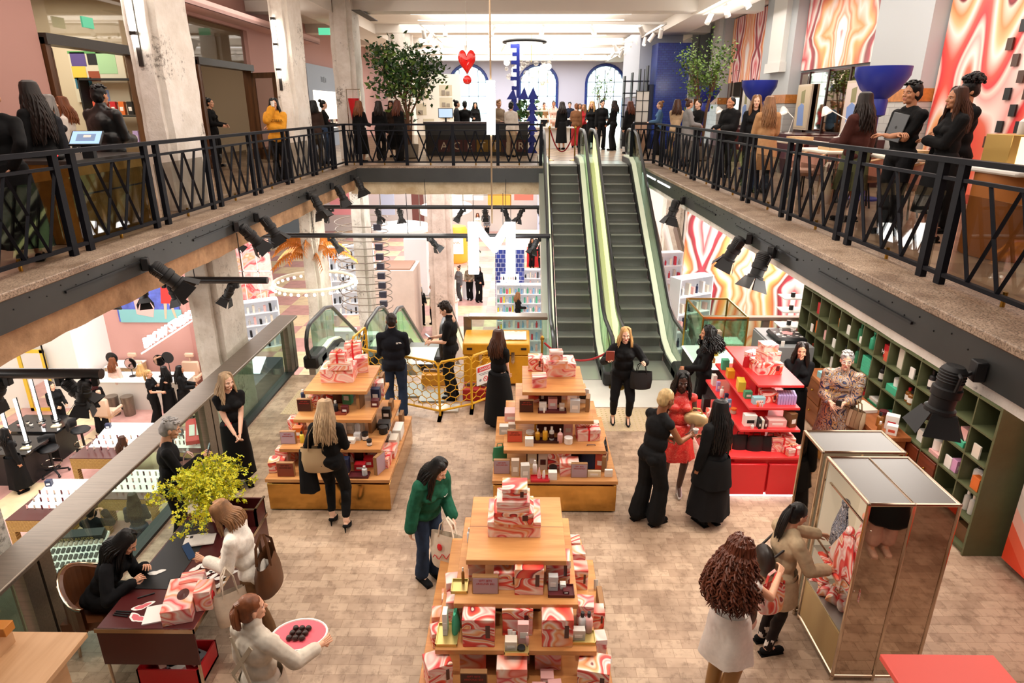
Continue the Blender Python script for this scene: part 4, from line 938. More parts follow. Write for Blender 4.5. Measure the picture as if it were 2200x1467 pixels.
P['wait'] = person('waitress in a cream shirt and crossed apron straps, seen from behind', (-1.93, 3.72), 62, 1.66, skin='light', hair='ponytail', hc='copper', hl=.2, top=dict(m=cloth('cream_shirt', '#d8cdbd'), sleeve=1.7, hem=.85, e=.022, collar=True), bot=LONG(cloth('cream_apron', '#cfc3b1'), .5, .22, .05), L='down', R=(.30, .34, 1.08), turn=-25, lod=0)
P['tote'] = person('blonde woman in black seen from behind at the left gift table', (-2.30, 6.92), 88, 1.70, skin='fair', hair='long', hc='ash', hl=.42, top=dict(m=BLK, sleeve=1.3, hem=.86), bot=TR(BLK, .0, f=1.82), shoe='heel', L=(-.2, .22, 1.05), R='hold', step=((-.05, .03), (.17, -.1)), lod=0, nod=10)
P['fleece'] = person('man in a black fleece and jeans seen from behind at the descending escalator', (-2.06, 9.9), 96, 1.83, sex='m', skin='tan', hair='buzz', hc='dark', top=dict(m=cloth('navy_fleece', '#10121a', .2), hem=.9, e=.024, collar=True), bot=TR(DEN2, .025), L='hold', R='hold', lod=0, nod=8, shoec=BLK)
P['polo'] = person('man in a black polo shirt and dark trousers looking down beside the tool chest', (-1.22, 10.7), 175, 1.8, sex='m', skin='fair', hair='short', hc='dark', top=dict(m=BLK, sleeve=.75, hem=.86, collar=True, e=.02), bot=TR(BLK2, .025), L='hold', R='hold', nod=25, lod=0)
P['midi'] = person('woman in a long black dress standing left of the middle gift table', (-.33, 9.6), 55, 1.68, skin='fair', hair='long', hc='brown', hl=.32, top=dict(m=BLK, sleeve=.6, hem=1.), bot=LONG(BLK, .12, .27, .05), L='front', R='front', lod=0)
P['wallet'] = person('blonde woman in a long black cardigan with a dark handbag, facing the camera', (1.68, 9.72), -95, 1.68, build=1.1, skin='fair', hair='long', hc='blonde', hl=.2, top=dict(m=BLK, sleeve=1.9, hem=.8, e=.026), bot=TR(BLK2, .0, f=1.85), shoe='heel', L=(-.30, .24, 1.20), R=(.27, .32, 1.26), step=((-.13, .02), (.13, -.02)), lod=0, extra=1)
P['bleach'] = person('person with cropped bleached hair in a black sleeveless top and wide trousers', (1.64, 7.02), 28, 1.80, sex='m', build=.98, skin='brown', hair='buzz', hc='bleach', top=dict(m=BLK, sleeve=0, hem=.84), bot=TR(BLK, .06, knee=.02), lean=10, nod=8, L='hold', R=(.12, .46, 1.16), step=((-.1, -.06), (.1, .06)), lod=0, curl=.8)
P['red'] = person('woman in a red floral mini dress holding a gold bag, facing the camera', (2.1, 7.72), -98, 1.76, skin='dark', hair='long', hc='black', hl=.24, top=dict(m=m_agate('red_floral_cloth', 9, 3, False, 4., rnd=False), sleeve=0, hem=1., e=.014), bot=dict(kind='skirt', m=MATS.setdefault('redfl', bpy.data.materials['red_floral_cloth']), shape=(1.02, .56, .155, .235, .06)), shoe='heel', shoec=mat('silver_sandal', '#b9b2ab', .3, .7), L='hold', R='hold', step=((-.08, .1), (.1, -.08)), lod=0, nod=6)
MATS['redfl'].node_tree.nodes['Color Ramp'].color_ramp.elements[0].color = srgb('#c8202c')
for e_ in list(MATS['redfl'].node_tree.nodes['Color Ramp'].color_ramp.elements): e_.color = srgb(random.choice(['#c41f26', '#d8352c', '#b3161f', '#e2482f', '#c41f26', '#d8352c', '#e88a6a']))
P['coat'] = person('woman in a long black coat and skirt with waist-length black hair, seen from behind', (2.38, 7.0), 118, 1.70, skin='olive', hair='long', hc='black', hl=.52, scale_hair=1.05, top=dict(m=BLK, sleeve=1.9, hem=.8, e=.028, skirt=(1.0, .62, .18, .255, .04)), bot=LONG(BLK2, .17, .27, .06), L='down', R='hold', lod=0)
P['curls'] = person('woman in black with dark curls behind the red stand', (2.96, 9.66), 175, 1.73, skin='tan', hair='curly', hc='black', hl=.28, top=dict(m=BLK, hem=.85), bot=TR(BLK, .03), L='hold', R='front', lod=1)
P['think'] = person('dark-haired woman in black with a hand at her chin by the green shelving', (4.18, 9.05), -112, 1.68, skin='light', hair='long', hc='dark', hl=.3, top=dict(m=BLK2, hem=.9), bot=LONG(BLK, .1, .22, .03), L='fold', R=(.02, .2, 1.46), lod=0)
P['shirt'] = person('silver-haired person in a brown and blue baroque print shirt holding a small bag', (4.55, 8.45), -118, 1.76, sex='m', build=1.12, skin='fair', hair='short', hc='silver', top=dict(m=BARO, sleeve=1.6, hem=.7, e=.035, skirt=(1.0, .5, .19, .27, .03)), bot=TR(cloth('print_trousers', '#2b2a33', .5), .06), L=(-.05, .3, 1.12), R=(.1, .3, 1.1), lod=0)
P['beige'] = person('woman in a beige jacket and black tights reaching into the scarf cabinet', (2.42, 4.98), 12, 1.62, skin='light', hair='ponytail', hc='black', hl=.36, top=dict(m=cloth('beige_jacket', '#b8a182'), sleeve=1.85, hem=.82, e=.026, skirt=(.96, .66, .18, .215, .02)), bot=dict(kind='skirt', m=cloth('beige_jacket'), shape=(1., .66, .165, .2, .02), tights=cloth('sheer_black', '#1b1416', .2, .6), socks=WHT), L=(-.18, .58, 1.08), R=(.18, .36, 1.0), lod=0, nod=12, lean=6)
P['dress'] = person('woman in a short white dress with long curly brown hair and tan boots', (1.80, 4.42), 38, 1.67, skin='light', hair='curly', hc='auburn', hl=.52, scale_hair=1.0, top=dict(m=WHT, sleeve=.25, hem=1., e=.016), bot=dict(kind='skirt', m=WHT, shape=(1.02, .52, .155, .235, .05)), shoe='boot', shoec=mat('tan_leather', '#a37a45', .45), L='hold', R=(.16, .40, 1.22), lod=0, nod=8)
P['green'] = person('woman in a green and dark sports jacket leaning over the near gift table', (-.98, 5.9), -48, 1.66, skin='fair', hair='long', hc='black', hl=.36, top=dict(m=cloth('forest_green', '#1e5a43', .2), sleeve=1.9, hem=.84, e=.036), bot=TR(DEN2, .03), lean=20, nod=20, turn=20, L='hold', R='side', lod=0)
P['mirrored'] = person('person in a black coat and pink trousers reflected in the cabinet mirror', (4.25, 2.75), 100, 1.68, skin='light', hair='short', hc='brown', top=dict(m=BLK, hem=.8, skirt=(1, .5, .18, .25, .03)), bot=TR(cloth('dusty_pink_trousers', '#c9a092'), .04, f=1.8), shoec=cloth('pink_mule', '#d9b6a4'), lod=1)
# ---- left gallery
U = dict(z=ZU)
def ux(px, Y): p = ony(px, 300, Y); return (p.x, Y)
P['u_edge'] = person('person in black at the left frame edge with a hand behind the back', ux(2, 6.6), 120, 1.70, skin='light', hair='bun', hc='black', top=dict(m=BLK, hem=.85), bot=LONG(BLK, .15, .24), L='down', R='back', lod=1, **U)
P['u_long'] = person('woman in black with very long dark hair on the left gallery', ux(88, 8.0), 165, 1.78, skin='light', hair='long', hc='dark', hl=.55, scale_hair=1.15, top=dict(m=BLK, hem=.9), bot=LONG(BLK, .1, .25), lod=1, **U)
P['u_silver'] = person('grey-haired woman in a dark jacket half hidden on the left gallery', ux(122, 9.6), 60, 1.66, skin='light', hair='bob', hc='grey', hl=.22, top=dict(m=cloth('charcoal', '#2b2d33'), hem=.85), lod=1, **U)
P['u_white'] = person('blonde woman in a white blouse by the shop door', ux(150, 10.6), -160, 1.65, skin='fair', hair='long', hc='copper', hl=.3, top=dict(m=WHT, hem=.88), bot=TR(BLK2), lod=1, **U)
P['u_leather'] = person('man in a black leather jacket seen from behind at the shop door', ux(232, 9.1), 80, 1.76, sex='m', build=1.12, skin='tan', hair='short', hc='black', top=dict(m=mat('black_leather', '#101011', .35), hem=.85, e=.03, collar=True), lod=1, L='hold', R='hold', **U)
P['u_door'] = person('member of staff in black inside the second shop doorway', (-8.1, 17.9), 0, 1.72, skin='light', hair='bun', hc='black', lod=1, L='hold', R='hold', **U)
P['u_yellow'] = person('woman in a mustard yellow sweatshirt drinking by the gallery railing', ux(597, 14.1), -70, 1.67, skin='light', hair='long', hc='black', hl=.22, top=dict(m=cloth('mustard', '#d9952c', .15), hem=.72, e=.045), bot=TR(BLK, .04), L='fold', R=(.06, .2, 1.46), lod=1, **U)
P['u_brown'] = person('person in a brown jacket standing behind the second column', ux(680, 18.3), 100, 1.66, skin='tan', hair='long', hc='black', hl=.2, top=dict(m=cloth('brown_jacket', '#3a2a24'), hem=.8, e=.03), bot=TR(cloth('khaki', '#4a4234')), lod=2, R='hold', **U)
P['u_bun'] = person('woman with a bun in a black top and jeans by the second column', ux(701, 19), 20, 1.68, skin='fair', hair='bun', hc='black', top=dict(m=BLK, hem=.95), bot=TR(DEN), lod=2, R='hold', L='hold', **U)
W3 = cloth('yellow_print', '#6a6a30')
far_c = [
 ('blonde woman in black with a pink bag behind the far railing', 776, 19.4, 70, 1.66, 'long', 'copper', BLK, BLK), ('dark-haired woman in a black coat behind the far railing, middle of the trio', 818, 20.2, 95, 1.66, 'long', 'dark', BLK, BLK2),
 ('auburn-haired woman in black behind the far railing under the tree', 858, 19.6, 60, 1.67, 'long', 'auburn', BLK, BLK2), ('woman facing the trio behind the far tree', 845, 21.5, -100, 1.68, 'long', 'brown', cloth('dark_brown', '#33251d'), BLK2),
 ('member of staff with a bun by the far counter screen', 983, 23.5, 20, 1.72, 'bun', 'black', cloth('slate', '#3a3d42'), BLK2), ('person in black with a red scarf at the far counter', 1000, 23.4, 100, 1.68, 'short', 'black', BLK, BLK),
 ('person in a taupe coat right of the light tube', 1072, 23, -60, 1.72, 'short', 'light', cloth('taupe', '#8b7a66'), BLK2), ('person in a loose white shirt leaning by the blue column', 1098, 21.6, 70, 1.64, 'short', 'black', WHT, cloth('beige_slacks', '#b9a58a')),
 ('woman in pale pink facing the camera near the far windows', 1188, 29, -90, 1.74, 'bun', 'brown', cloth('pale_pink', '#dcb6a6'), cloth('pale_pink')), ('long-haired woman in a black leather jacket beside the red rope', 1206, 25.5, 110, 1.68, 'long', 'dark', BLK, BLK),
 ('person in a tan coat behind the red rope', 1236, 27, 90, 1.62, 'short', 'copper', cloth('tan_coat', '#7a5236'), REDL), ('blonde person in a red coat at the far windows', 1252, 28, -120, 1.6, 'bob', 'light', cloth('dull_red', '#a3262a'), BLK2),
 ('blonde woman in black behind the escalator heads', 1269, 26, -110, 1.70, 'long', 'blonde', BLK, BLK), ('person in a long black coat and cap behind the escalator heads', 1291, 25.5, -80, 1.74, 'short', 'black', BLK, BLK),
 ('person in a long black coat, right of the escalator heads', 1316, 25.0, 150, 1.72, 'long', 'dark', BLK, BLK2), ('member of staff in black beside the last escalator handrail', 1350, 23.2, 120, 1.68, 'long', 'auburn', BLK, BLK),
 ('person in a blue denim shirt by the blue tiled column', 1413, 22.6, 170, 1.68, 'bun', 'light', cloth('blue_denim', '#4d6d8f'), BLK2), ('woman in a beige coat on the right gallery beside the leafy tree', 1449, 20, 80, 1.70, 'long', 'brown', cloth('sand', '#c9ac8a'), cloth('sand2', '#b39a7c')),
 ('woman in a grey knit dress on the right gallery', 1474, 18.2, 10, 1.70, 'bun', 'brown', cloth('grey_knit', '#8e8b8a'), cloth('grey_knit')), ('bald man in black talking to the woman in grey knit', 1494, 19.6, -150, 1.68, 'buzz', 'dark', BLK, BLK),
 ('small figure in dark green at the far windows', 1112, 33, -90, 1.68, 'long', 'dark', cloth('dk_green', '#2c3d33'), BLK2), ('small figure in camel between the far windows', 1168, 34, -70, 1.7, 'short', 'brown', cloth('camel', '#a07850'), BLK2),
 ('small figure in navy under the middle window', 1222, 33, -100, 1.72, 'short', 'dark', NAVY, BLK2), ('small figure in white under the right window', 1243, 34.5, -80, 1.66, 'long', 'brown', WHT, DEN), ('small figure in black left of the middle window', 1022, 31, -80, 1.7, 'long', 'black', BLK, BLK)]
for i, (l, px, Y, fc, h, hr, hc, tm, bm) in enumerate(far_c):
    person(l, ux(px, Y), fc, h, z=ZU, sex='f' if hr not in ('short', 'buzz') else 'm', build=.95, skin=('light', 'fair', 'tan')[i % 3], hair=hr, hc=hc, hl=.3, top=dict(m=tm, hem=.82, e=.024), bot=TR(bm, .03) if i % 3 else LONG(bm, .25, .22), L=('down', 'hold', 'front')[i % 3], R=('hold', 'down', 'front')[i % 3], lod=2)
# ---- right gallery
P['u_hood'] = person('person in a black hooded top and cap on the right gallery', (4.62, 15.2), -150, 1.70, sex='m', skin='tan', hair='buzz', hc='black', top=dict(m=BLK, hem=.82, e=.05, hood=True), lod=1, L='hold', R='hold', z=ZU)
P['u_beige'] = person('woman with long brown hair in a beige coat seen from behind at the right railing', (4.45, 12.4), 85, 1.68, skin='light', hair='long', hc='light', hl=.42, top=dict(m=cloth('beige_coat', '#b98d62', .12), hem=.8, e=.034, skirt=(1., .45, .2, .27, .05)), bot=TR(DEN2), L='hold', R='hold', lod=1, z=ZU)
P['u_friend'] = person('blonde woman in black facing the beige coat on the right gallery', (4.62, 13.6), -105, 1.72, skin='fair', hair='long', hc='light', hl=.3, top=dict(m=BLK2, hem=.8), lod=1, z=ZU)
P['u_pink'] = person('seated woman with long black hair in a crimson top at the gallery tables', (5.55, 11.0), 150, 1.62, sit=.47, skin='light', hair='long', hc='black', hl=.36, top=dict(m=cloth('crimson', '#a32340', .2), hem=.9), bot=TR(BLK2), L='hold', R='hold', step=((-.1, .35), (.1, .38)), lod=1, z=ZU)
P['u_sheer'] = person('woman with long dark hair in sheer brown blouse and olive skirt at right railing', (4.55, 9.2), 110, 1.68, skin='tan', hair='long', hc='dark', hl=.40, scale_hair=1.1, top=dict(m=cloth('sheer_brown', '#4a2620', .15), hem=.95, e=.035), bot=LONG(cloth('olive_skirt', '#55583a'), .45, .22, .04), L='hold', R='down', lod=1, z=ZU)
P['u_laptop'] = person('man in a black t-shirt with folded arms holding a grey laptop', (4.6, 8.2), -165, 1.77, sex='m', skin='tan', hair='short', hc='black', top=dict(m=BLK, sleeve=.75, hem=.86, e=.022), bot=TR(BLK2), L='fold', R='fold', lod=0, z=ZU)
P['u_lady'] = person('woman with long brown hair in a black blazer looking along the right gallery', (4.85, 7.75), 178, 1.71, skin='tan', hair='long', hc='brown', hl=.36, top=dict(m=BLK, hem=.8, e=.026), bot=LONG(BLK, .35, .23, .02), L='fold', R='down', lod=0, z=ZU)
P['u_afro'] = person('person with a dark afro and dark jacket behind the black blazer', (5.35, 8.35), 176, 1.80, skin='tan', hair='afro', hc='black', scale_hair=1.15, top=dict(m=BLK, hem=.82, e=.028), L='fold', R='fold', lod=1, z=ZU)
# ---- lower level, left
low = dict(z=ZL)
def lo(px, py, h): return hd(px, py, ZL, h)
P['l_logo'] = person('red-haired woman in black with red lettering on her back on the lower level', lo(195, 812, 1.66), 115, 1.66, skin='light', hair='long', hc='red', hl=.2, top=dict(m=BLK, sleeve=.8, hem=.85), bot=TR(BLK, .05), L='hold', R='hold', lod=1, **low)
P['l_bag'] = person('auburn-haired person in jeans with a pale jacket at the salon counter', lo(240, 770, 1.6), 80, 1.62, skin='fair', hair='long', hc='copper', hl=.34, top=dict(m=cloth('pale_rose', '#d8b9aa'), hem=.8), bot=TR(DEN), lod=1, **low)
P['l_client'] = person('blonde client seated in the salon chair', lo(302, 792, 1.2), 100, 1.6, sit=.5, skin='fair', hair='long', hc='blonde', hl=.25, top=dict(m=cloth('sage_knit', '#9a9b86'), hem=.9), step=((-.1, .35), (.1, .38)), lod=1, **low)
P['l_artist'] = person('blonde woman in a black jumpsuit working at the salon counter', (lo(327, 787, 1.68)[0], 16.6), 10, 1.68, skin='light', hair='ponytail', hc='blonde', hl=.28, top=dict(m=BLK, sleeve=.6, hem=.85), bot=TR(BLK, .06), L='phone', R='hold', lod=1, **low)
P['l_veil'] = person('woman with long black hair and black dress facing left at the salon', (lo(370, 773, 1.66)[0], 16.9), 175, 1.66, skin='tan', hair='long', hc='black', hl=.4, top=dict(m=BLK, hem=.85), bot=LONG(BLK, .3, .22), L='hold', R='hold', lod=1, **low)
P['l_veil2'] = person('woman in black with a black ponytail beside the lower concrete column', (lo(405, 770, 1.68)[0], 16.9), 20, 1.68, skin='tan', hair='long', hc='black', hl=.42, top=dict(m=BLK, hem=.8, e=.03), bot=LONG(BLK, .35, .23), L='hold', R='hold', lod=1, **low)
P['l_edge'] = person('person in a long black dress by the make-up tables at the left frame edge', lo(8, 920, 1.66), 60, 1.66, skin='light', hair='long', hc='black', hl=.3, top=dict(m=BLK, hem=.85), bot=LONG(BLK, .15, .24), lod=1, **low)
P['l_lamp'] = person('person in black behind the lit vertical lamp', (-12.6, 15.9), -30, 1.6, skin='light', hair='bun', hc='dark', L='hold', R='hold', lod=1, **low)
P['l_browse'] = person('brown-haired person browsing the lower counters behind the handrail', lo(262, 940, 1.55), 40, 1.58, skin='fair', hair='long', hc='brown', hl=.3, top=dict(m=WHT), lod=1, **low)
P['l_denim'] = person('dark-haired woman in a navy shirt seen through the glass balustrade', lo(283, 1062, 1.6), 110, 1.62, skin='light', hair='long', hc='dark', hl=.4, top=dict(m=cloth('navy_shirt', '#2a3242'), sleeve=1.2, hem=.8), bot=TR(DEN), L='hold', R='hold', lod=1, **low)
P['l_photo'] = person('photographer in a black jacket and pale jeans below the balustrade', lo(192, 1095, 1.6), 100, 1.66, skin='light', hair='short', hc='dark', top=dict(m=BLK2, hem=.8, e=.03), bot=TR(cloth('pale_denim', '#9fb1c6')), L='high', R='high', lod=1, **low)
# ---- lower level, far hall
far_l = [('man in a long black coat in the lower hall', 925, 548, 1.78, -80, 'short', 'dark', BLK, BLK, 'm'), ('person with a sweater tied at the waist by the perfumes', 985, 571, 1.66, -140, 'bun', 'brown', cloth('grey_top', '#6b6a6d'), cloth('grey_slacks', '#4a4a4e'), 'f'),
 ('woman in a taupe top and black trousers walking in the lower hall', 1008, 569, 1.68, -100, 'bun', 'brown', cloth('taupe', '#8b7a66'), BLK, 'f'), ('person in black walking under the lit letter', 1028, 573, 1.68, -60, 'bob', 'black', BLK, BLK, 'f'),
 ('grey-haired woman in black with a pink bag in the lower hall', 902, 617, 1.62, -60, 'bob', 'silver', BLK, BLK, 'f'), ('man in a cream jacket in the lower hall', 928, 610, 1.72, 170, 'short', 'grey', cloth('cream_jacket', '#d8cfc0'), BLK2, 'm'),
 ('woman in a brown top and dark cap by the round table', 947, 596, 1.7, -150, 'short', 'dark', cloth('brown_top', '#6a4a38'), BLK2, 'f'), ('blonde woman in black at the lit cosmetics shelves', 1113, 628, 1.62, 10, 'long', 'light', BLK, BLK2, 'f'),
 ('small figure in black at the far red counter, left of two', 1143, 512, 1.65, -80, 'long', 'dark', BLK, BLK, 'f'), ('small figure in black at the far red counter, right of two', 1161, 514, 1.68, 180, 'short', 'dark', BLK, BLK, 'm'), ('small grey figure beyond the round table', 946, 497, 1.7, 90, 'short', 'brown', cloth('grey_blue', '#6a7480'), BLK2, 'm'),
 ('small figure in white far under the black spotlights', 1026, 458, 1.7, -90, 'long', 'auburn', WHT, BLK2, 'f'), ('small figure in grey far under the black spotlights', 1046, 464, 1.65, -90, 'long', 'dark', cloth('grey_top'), BLK2, 'f')]
for i, (l, px, py, h, fc, hr, hc, tm, bm, sx) in enumerate(far_l):
    person(l, hd(px, py, ZL, h), fc, h, z=ZL, sex=sx, skin=('light', 'fair', 'tan')[i % 3], hair=hr, hc=hc, hl=.28, top=dict(m=tm, hem=.7 if i in (0, 4) else .85, e=.024), bot=TR(bm, .04), L=('hold', 'down')[i % 2], R='hold', lod=2)
# prints on clothing
def print_on(j, txt, size, p, m, back=True):
    k = j['k']; R3 = Matrix(((1, 0, 0), (0, 0, -1), (0, 1, 0))) if back else Matrix(((-1, 0, 0), (0, 0, 1), (0, 1, 0)))
    o = word(txt, 1, m, j['root'], (0, 0, 0), (0, 0, 0), .02); o.matrix_local = Matrix.Translation(V(p)*k) @ R3.to_4x4() @ Matrix.Diagonal((size*k, size*k, .05, 1)); return o
def scribble(j, c, w, h, rows, m, back=True, seed=1):
    r = random.Random(seed); b = MB(); k = j['k']
    for i in range(rows):
        x = -w/2
        while x < w/2: L_ = r.uniform(.008, .022); z = h*(i/max(1, rows-1)-.5) if rows > 1 else 0; b.box(x, -.003, z-.012, x+L_, .003, z+.012+r.uniform(-.004, .006)); x += L_+.007
    o = b.build('red_print', m, j['root']); o.location = V(c)*k; return o
scribble(P['l_logo'], (0, -.165, 1.26), .16, .1, 4, REDL); scribble(P['host'], (.08, .125, 1.05), .08, 0, 1, REDL)
print_on(P['u_yellow'], 'NTBERR', .075, (0, .185, 1.3), BLK, False)
# ================================================================== GIFT TABLES AND GOODS
PLINTH = mat('gold_toned_mirror_plinth', '#c8974e', .13, .85, var=.06, vscale=6)
def gift_table(lab, cx, fronts, backs, loc_y):
    """fronts: y of the front edge of tiers 1..4 (bottom to top)"""
    o = thing('gift_table', lab, 'display table', (cx, loc_y, 0)); W = (1.60, 1.32, 1.03, .84); Z = (.48, .79, 1.10, 1.40)
    part('plinth', box1(-.79, fronts[0]-loc_y+.02, 0.02, .79, backs[0]-loc_y-.02, .40, 0, .004), PLINTH, o); part('kick', box1(-.74, fronts[0]-loc_y+.06, 0, .74, backs[0]-loc_y-.06, .44), BROWNT, o)
    for k in range(4):
        part('shelf', box1(-W[k]/2, fronts[k]-loc_y, Z[k]-.05, W[k]/2, backs[k]-loc_y, Z[k], 0, .004), WOODT, o)
    for k in range(3):
        y0 = fronts[k+1]-loc_y+.26; y1 = backs[k+1]-loc_y-.2
        part('inner_core', box1(-W[k+1]/2+.3, y0, Z[k], W[k+1]/2-.3, y1, Z[k+1]-.05), BROWNT, o)
    part('join_line', box1(-.42, fronts[3]-loc_y+.46, 1.399, .42, fronts[3]-loc_y+.464, 1.401), BROWNT, o)
    return o
gift_table('stepped oak gift table on the left with a gold plinth', -2.45, (7.17, 7.40, 7.63, 7.87), (9.0, 8.92, 8.86, 8.80), 8.1)
gift_table('stepped oak gift table in the middle of the floor with a gold plinth', .46, (7.17, 7.40, 7.63, 7.87), (9.0, 8.92, 8.86, 8.80), 8.1)
gift_table('stepped oak gift table nearest the camera', -.02, (3.92, 4.12, 4.30, 4.47), (5.65, 5.58, 5.5, 5.41), 4.8)
TZ = (.48, .79, 1.10, 1.40)
# ---- prototypes
PR = {}
def colr(c, rough=.45): return mat('goods_'+c.strip('#'), c, rough)
TAN = mat('sign_tan_wood', '#9a7148', .5); GOLDP = mat('pale_brass_tray', '#d9c27c', .3, .7)
def mk(kind, lab, cat):
    o = thing({'gift': 'gift_box', 'pale': 'gift_box', 'bow': 'gift_box', 'bag': 'gift_bag'}.get(kind.split(':')[0], None) or kind.split(':')[0], lab, cat)
    k, *a = kind.split(':'); 
    if k in ('gift', 'pale', 'bow'):
        w, d, h = [float(x) for x in a[:3]]; m = AGATE if k == 'gift' else AGATEP
        part('box_body', box1(-w/2, -d/2, 0, w/2, d/2, h*.72, 0, .003), m, o); part('lid', box1(-w/2-.003, -d/2-.003, h*.66, w/2+.003, d/2+.003, h, 0, .003), m, o)
        if k == 'gift': part('lid_strip', box1(w*.22, -d/2-.005, h*.35, w*.36, -d/2-.002, h*.8), BROWNT, o)
        if k == 'bow':
            part('ribbon', MB().box(-.012, -d/2-.005, 0, .012, d/2+.005, h+.003).box(-w/2-.005, -.012, 0, w/2+.005, .012, h+.003), RED, o)
            b = MB()
            for q in range(6): aa = q*pi/3; b.tube([(0, 0, h), (cos(aa)*.03, sin(aa)*.03, h+.04), (cos(aa)*.06, sin(aa)*.06, h+.025), (cos(aa)*.03, sin(aa)*.03, h+.005)], .009, 5)
            part('bow', b, SCARFM, o)
    elif k == 'carton':
        w, d, h = [float(x) for x in a[:3]]; part('box_body', box1(-w/2, -d/2, 0, w/2, d/2, h, 0, .002), colr(a[3]), o); part('label', box1(-w*.3, -d/2-.002, h*.3, w*.3, -d/2, h*.6), colr(a[4] if len(a) > 4 else '#f4efe8'), o)
    elif k == 'sign':
        w, h = float(a[0]), float(a[1]); part('block', box1(-w/2, 0, 0, w/2, .05, h, 0, .002), TAN, o); part('card', box1(-w/2+.006, -.003, .006, w/2-.006, 0, h-.008), colr(a[2]), o)
        if len(a) > 3:
            for i, t in enumerate(a[3].split('/')): word(t, w*.115, mat('sign_red_ink', '#b8322e', .5) if a[2] not in ('#8a3f2c', '#d5573f') else mat('sign_dark_ink', '#3d1714', .5), o, (0, -.0045, h*.82-i*w*.15), (pi/2, 0, 0), .0005)
    elif k == 'bottle':
        r, h = float(a[0]), float(a[1]); part('bottle_body', MB().lathe([(r*.9, 0), (r, .004), (r, h*.66), (r*.8, h*.72), (r*.42, h*.76), (r*.42, h*.8)], 14), colr(a[2], .25), o); part('cap', MB().lathe([(r*.48, h*.79), (r*.48, h), (0, h)], 12), colr(a[3]), o)
        if len(a) > 4: part('label', MB().lathe([(r*1.02, h*.15), (r*1.02, h*.5)], 14), colr(a[4]), o)
    elif k == 'pump':
        r, h = float(a[0]), float(a[1]); part('bottle_body', MB().lathe([(r*.92, 0), (r, .005), (r, h*.62), (r*.5, h*.72), (r*.35, h*.76)], 14), colr(a[2], .25), o); part('pump_head', MB().cyl((0, 0, h*.75), (0, 0, h*.95), r*.2, n=8).box(-r*.25, -r*.9, h*.93, r*.25, r*.3, h), colr(a[3]), o)
        if len(a) > 4: part('label', MB().lathe([(r*1.02, h*.15), (r*1.02, h*.48)], 14), colr(a[4]), o)
    elif k == 'jar':
        r, h = float(a[0]), float(a[1]); part('jar_body', MB().lathe([(r*.9, 0), (r, .005), (r, h*.68), (r*.95, h*.7)], 16), colr(a[2], .3), o); part('lid', MB().lathe([(r*1.03, h*.68), (r*1.03, h*.98), (0, h)], 16), colr(a[3]), o)
        if len(a) > 4: part('label', MB().lathe([(r*1.02, h*.12), (r*1.02, h*.55)], 14), colr(a[4]), o)
    elif k == 'tube': r, h = float(a[0]), float(a[1]); part('tube_body', MB().loft([((0, 0, h*.2), r, r), ((0, 0, h*.6), r, r*.7), ((0, 0, h), r*1.1, r*.1)], 12, cap1=True), colr(a[2]), o); part('cap', MB().lathe([(r*.8, 0), (r*.8, h*.22), (0, h*.22)], 12), colr(a[3]), o)
    elif k == 'tray': w, d = float(a[0]), float(a[1]); m = colr(a[2]) if a[2] != 'gold' else GOLDP; part('tray_base', box1(-w/2, -d/2, 0, w/2, d/2, .012), m, o); part('rim', MB().box(-w/2, -d/2, .012, w/2, -d/2+.006, .03).box(-w/2, d/2-.006, .012, w/2, d/2, .03).box(-w/2, -d/2, .012, -w/2+.006, d/2, .03).box(w/2-.006, -d/2, .012, w/2, d/2, .03), m, o)
    elif k == 'book': w, d, h = [float(x) for x in a[:3]]; part('cover', box1(-w/2, -d/2, 0, w/2, d/2, h, 0, .002), colr(a[3]), o); part('pages', box1(-w/2+.004, -d/2-.001, .004, w/2-.004, d/2-.006, h-.004), WHITE, o)
    elif k == 'bag':
        w, h = float(a[0]), float(a[1]); part('bag_body', MB().loft([((0, 0, 0), w/2, w*.22), ((0, 0, h*.5), w*.5, w*.2), ((0, 0, h), w*.44, w*.08)], 16, cap0=True, cap1=True), colr(a[2]), o); part('bag_handle', MB().tube([(-w*.2, 0, h*.97), (-w*.17, 0, h*1.25), (w*.17, 0, h*1.25), (w*.2, 0, h*.97)], .006, 6), colr(a[2]), o)
    return o
def put(kind, x, y, z, lab, cat, rz=0., group=None):
    if kind not in PR: o = mk(kind, lab, cat); PR[kind] = o; o.location = (x, y, z); o.rotation_euler = (0, 0, rz); tag(o, lab, cat, group) if group else None
    else: o = dup(PR[kind], (x, y, z), rz, lab); o['category'] = cat; (o.__setitem__('group', group) if group else (o.pop('group') if 'group' in o.keys() else None))
    return o
ORD = ('first', 'second', 'third', 'fourth', 'fifth', 'sixth', 'seventh', 'eighth', 'ninth', 'tenth', 'eleventh', 'twelfth', 'thirteenth', 'fourteenth', 'fifteenth', 'sixteenth', 'seventeenth', 'eighteenth', 'nineteenth', 'twentieth')
DESC = dict(gift='red and orange agate print gift box', pale='pale pink agate print gift box', bow='bow-tied agate print gift box', carton='{} carton', sign='wooden block sign with {} face', bottle='{} bottle', pump='{} pump bottle', jar='{} jar', tube='{} tube', tray='{} tray', book='{} book', bag='{} bag')
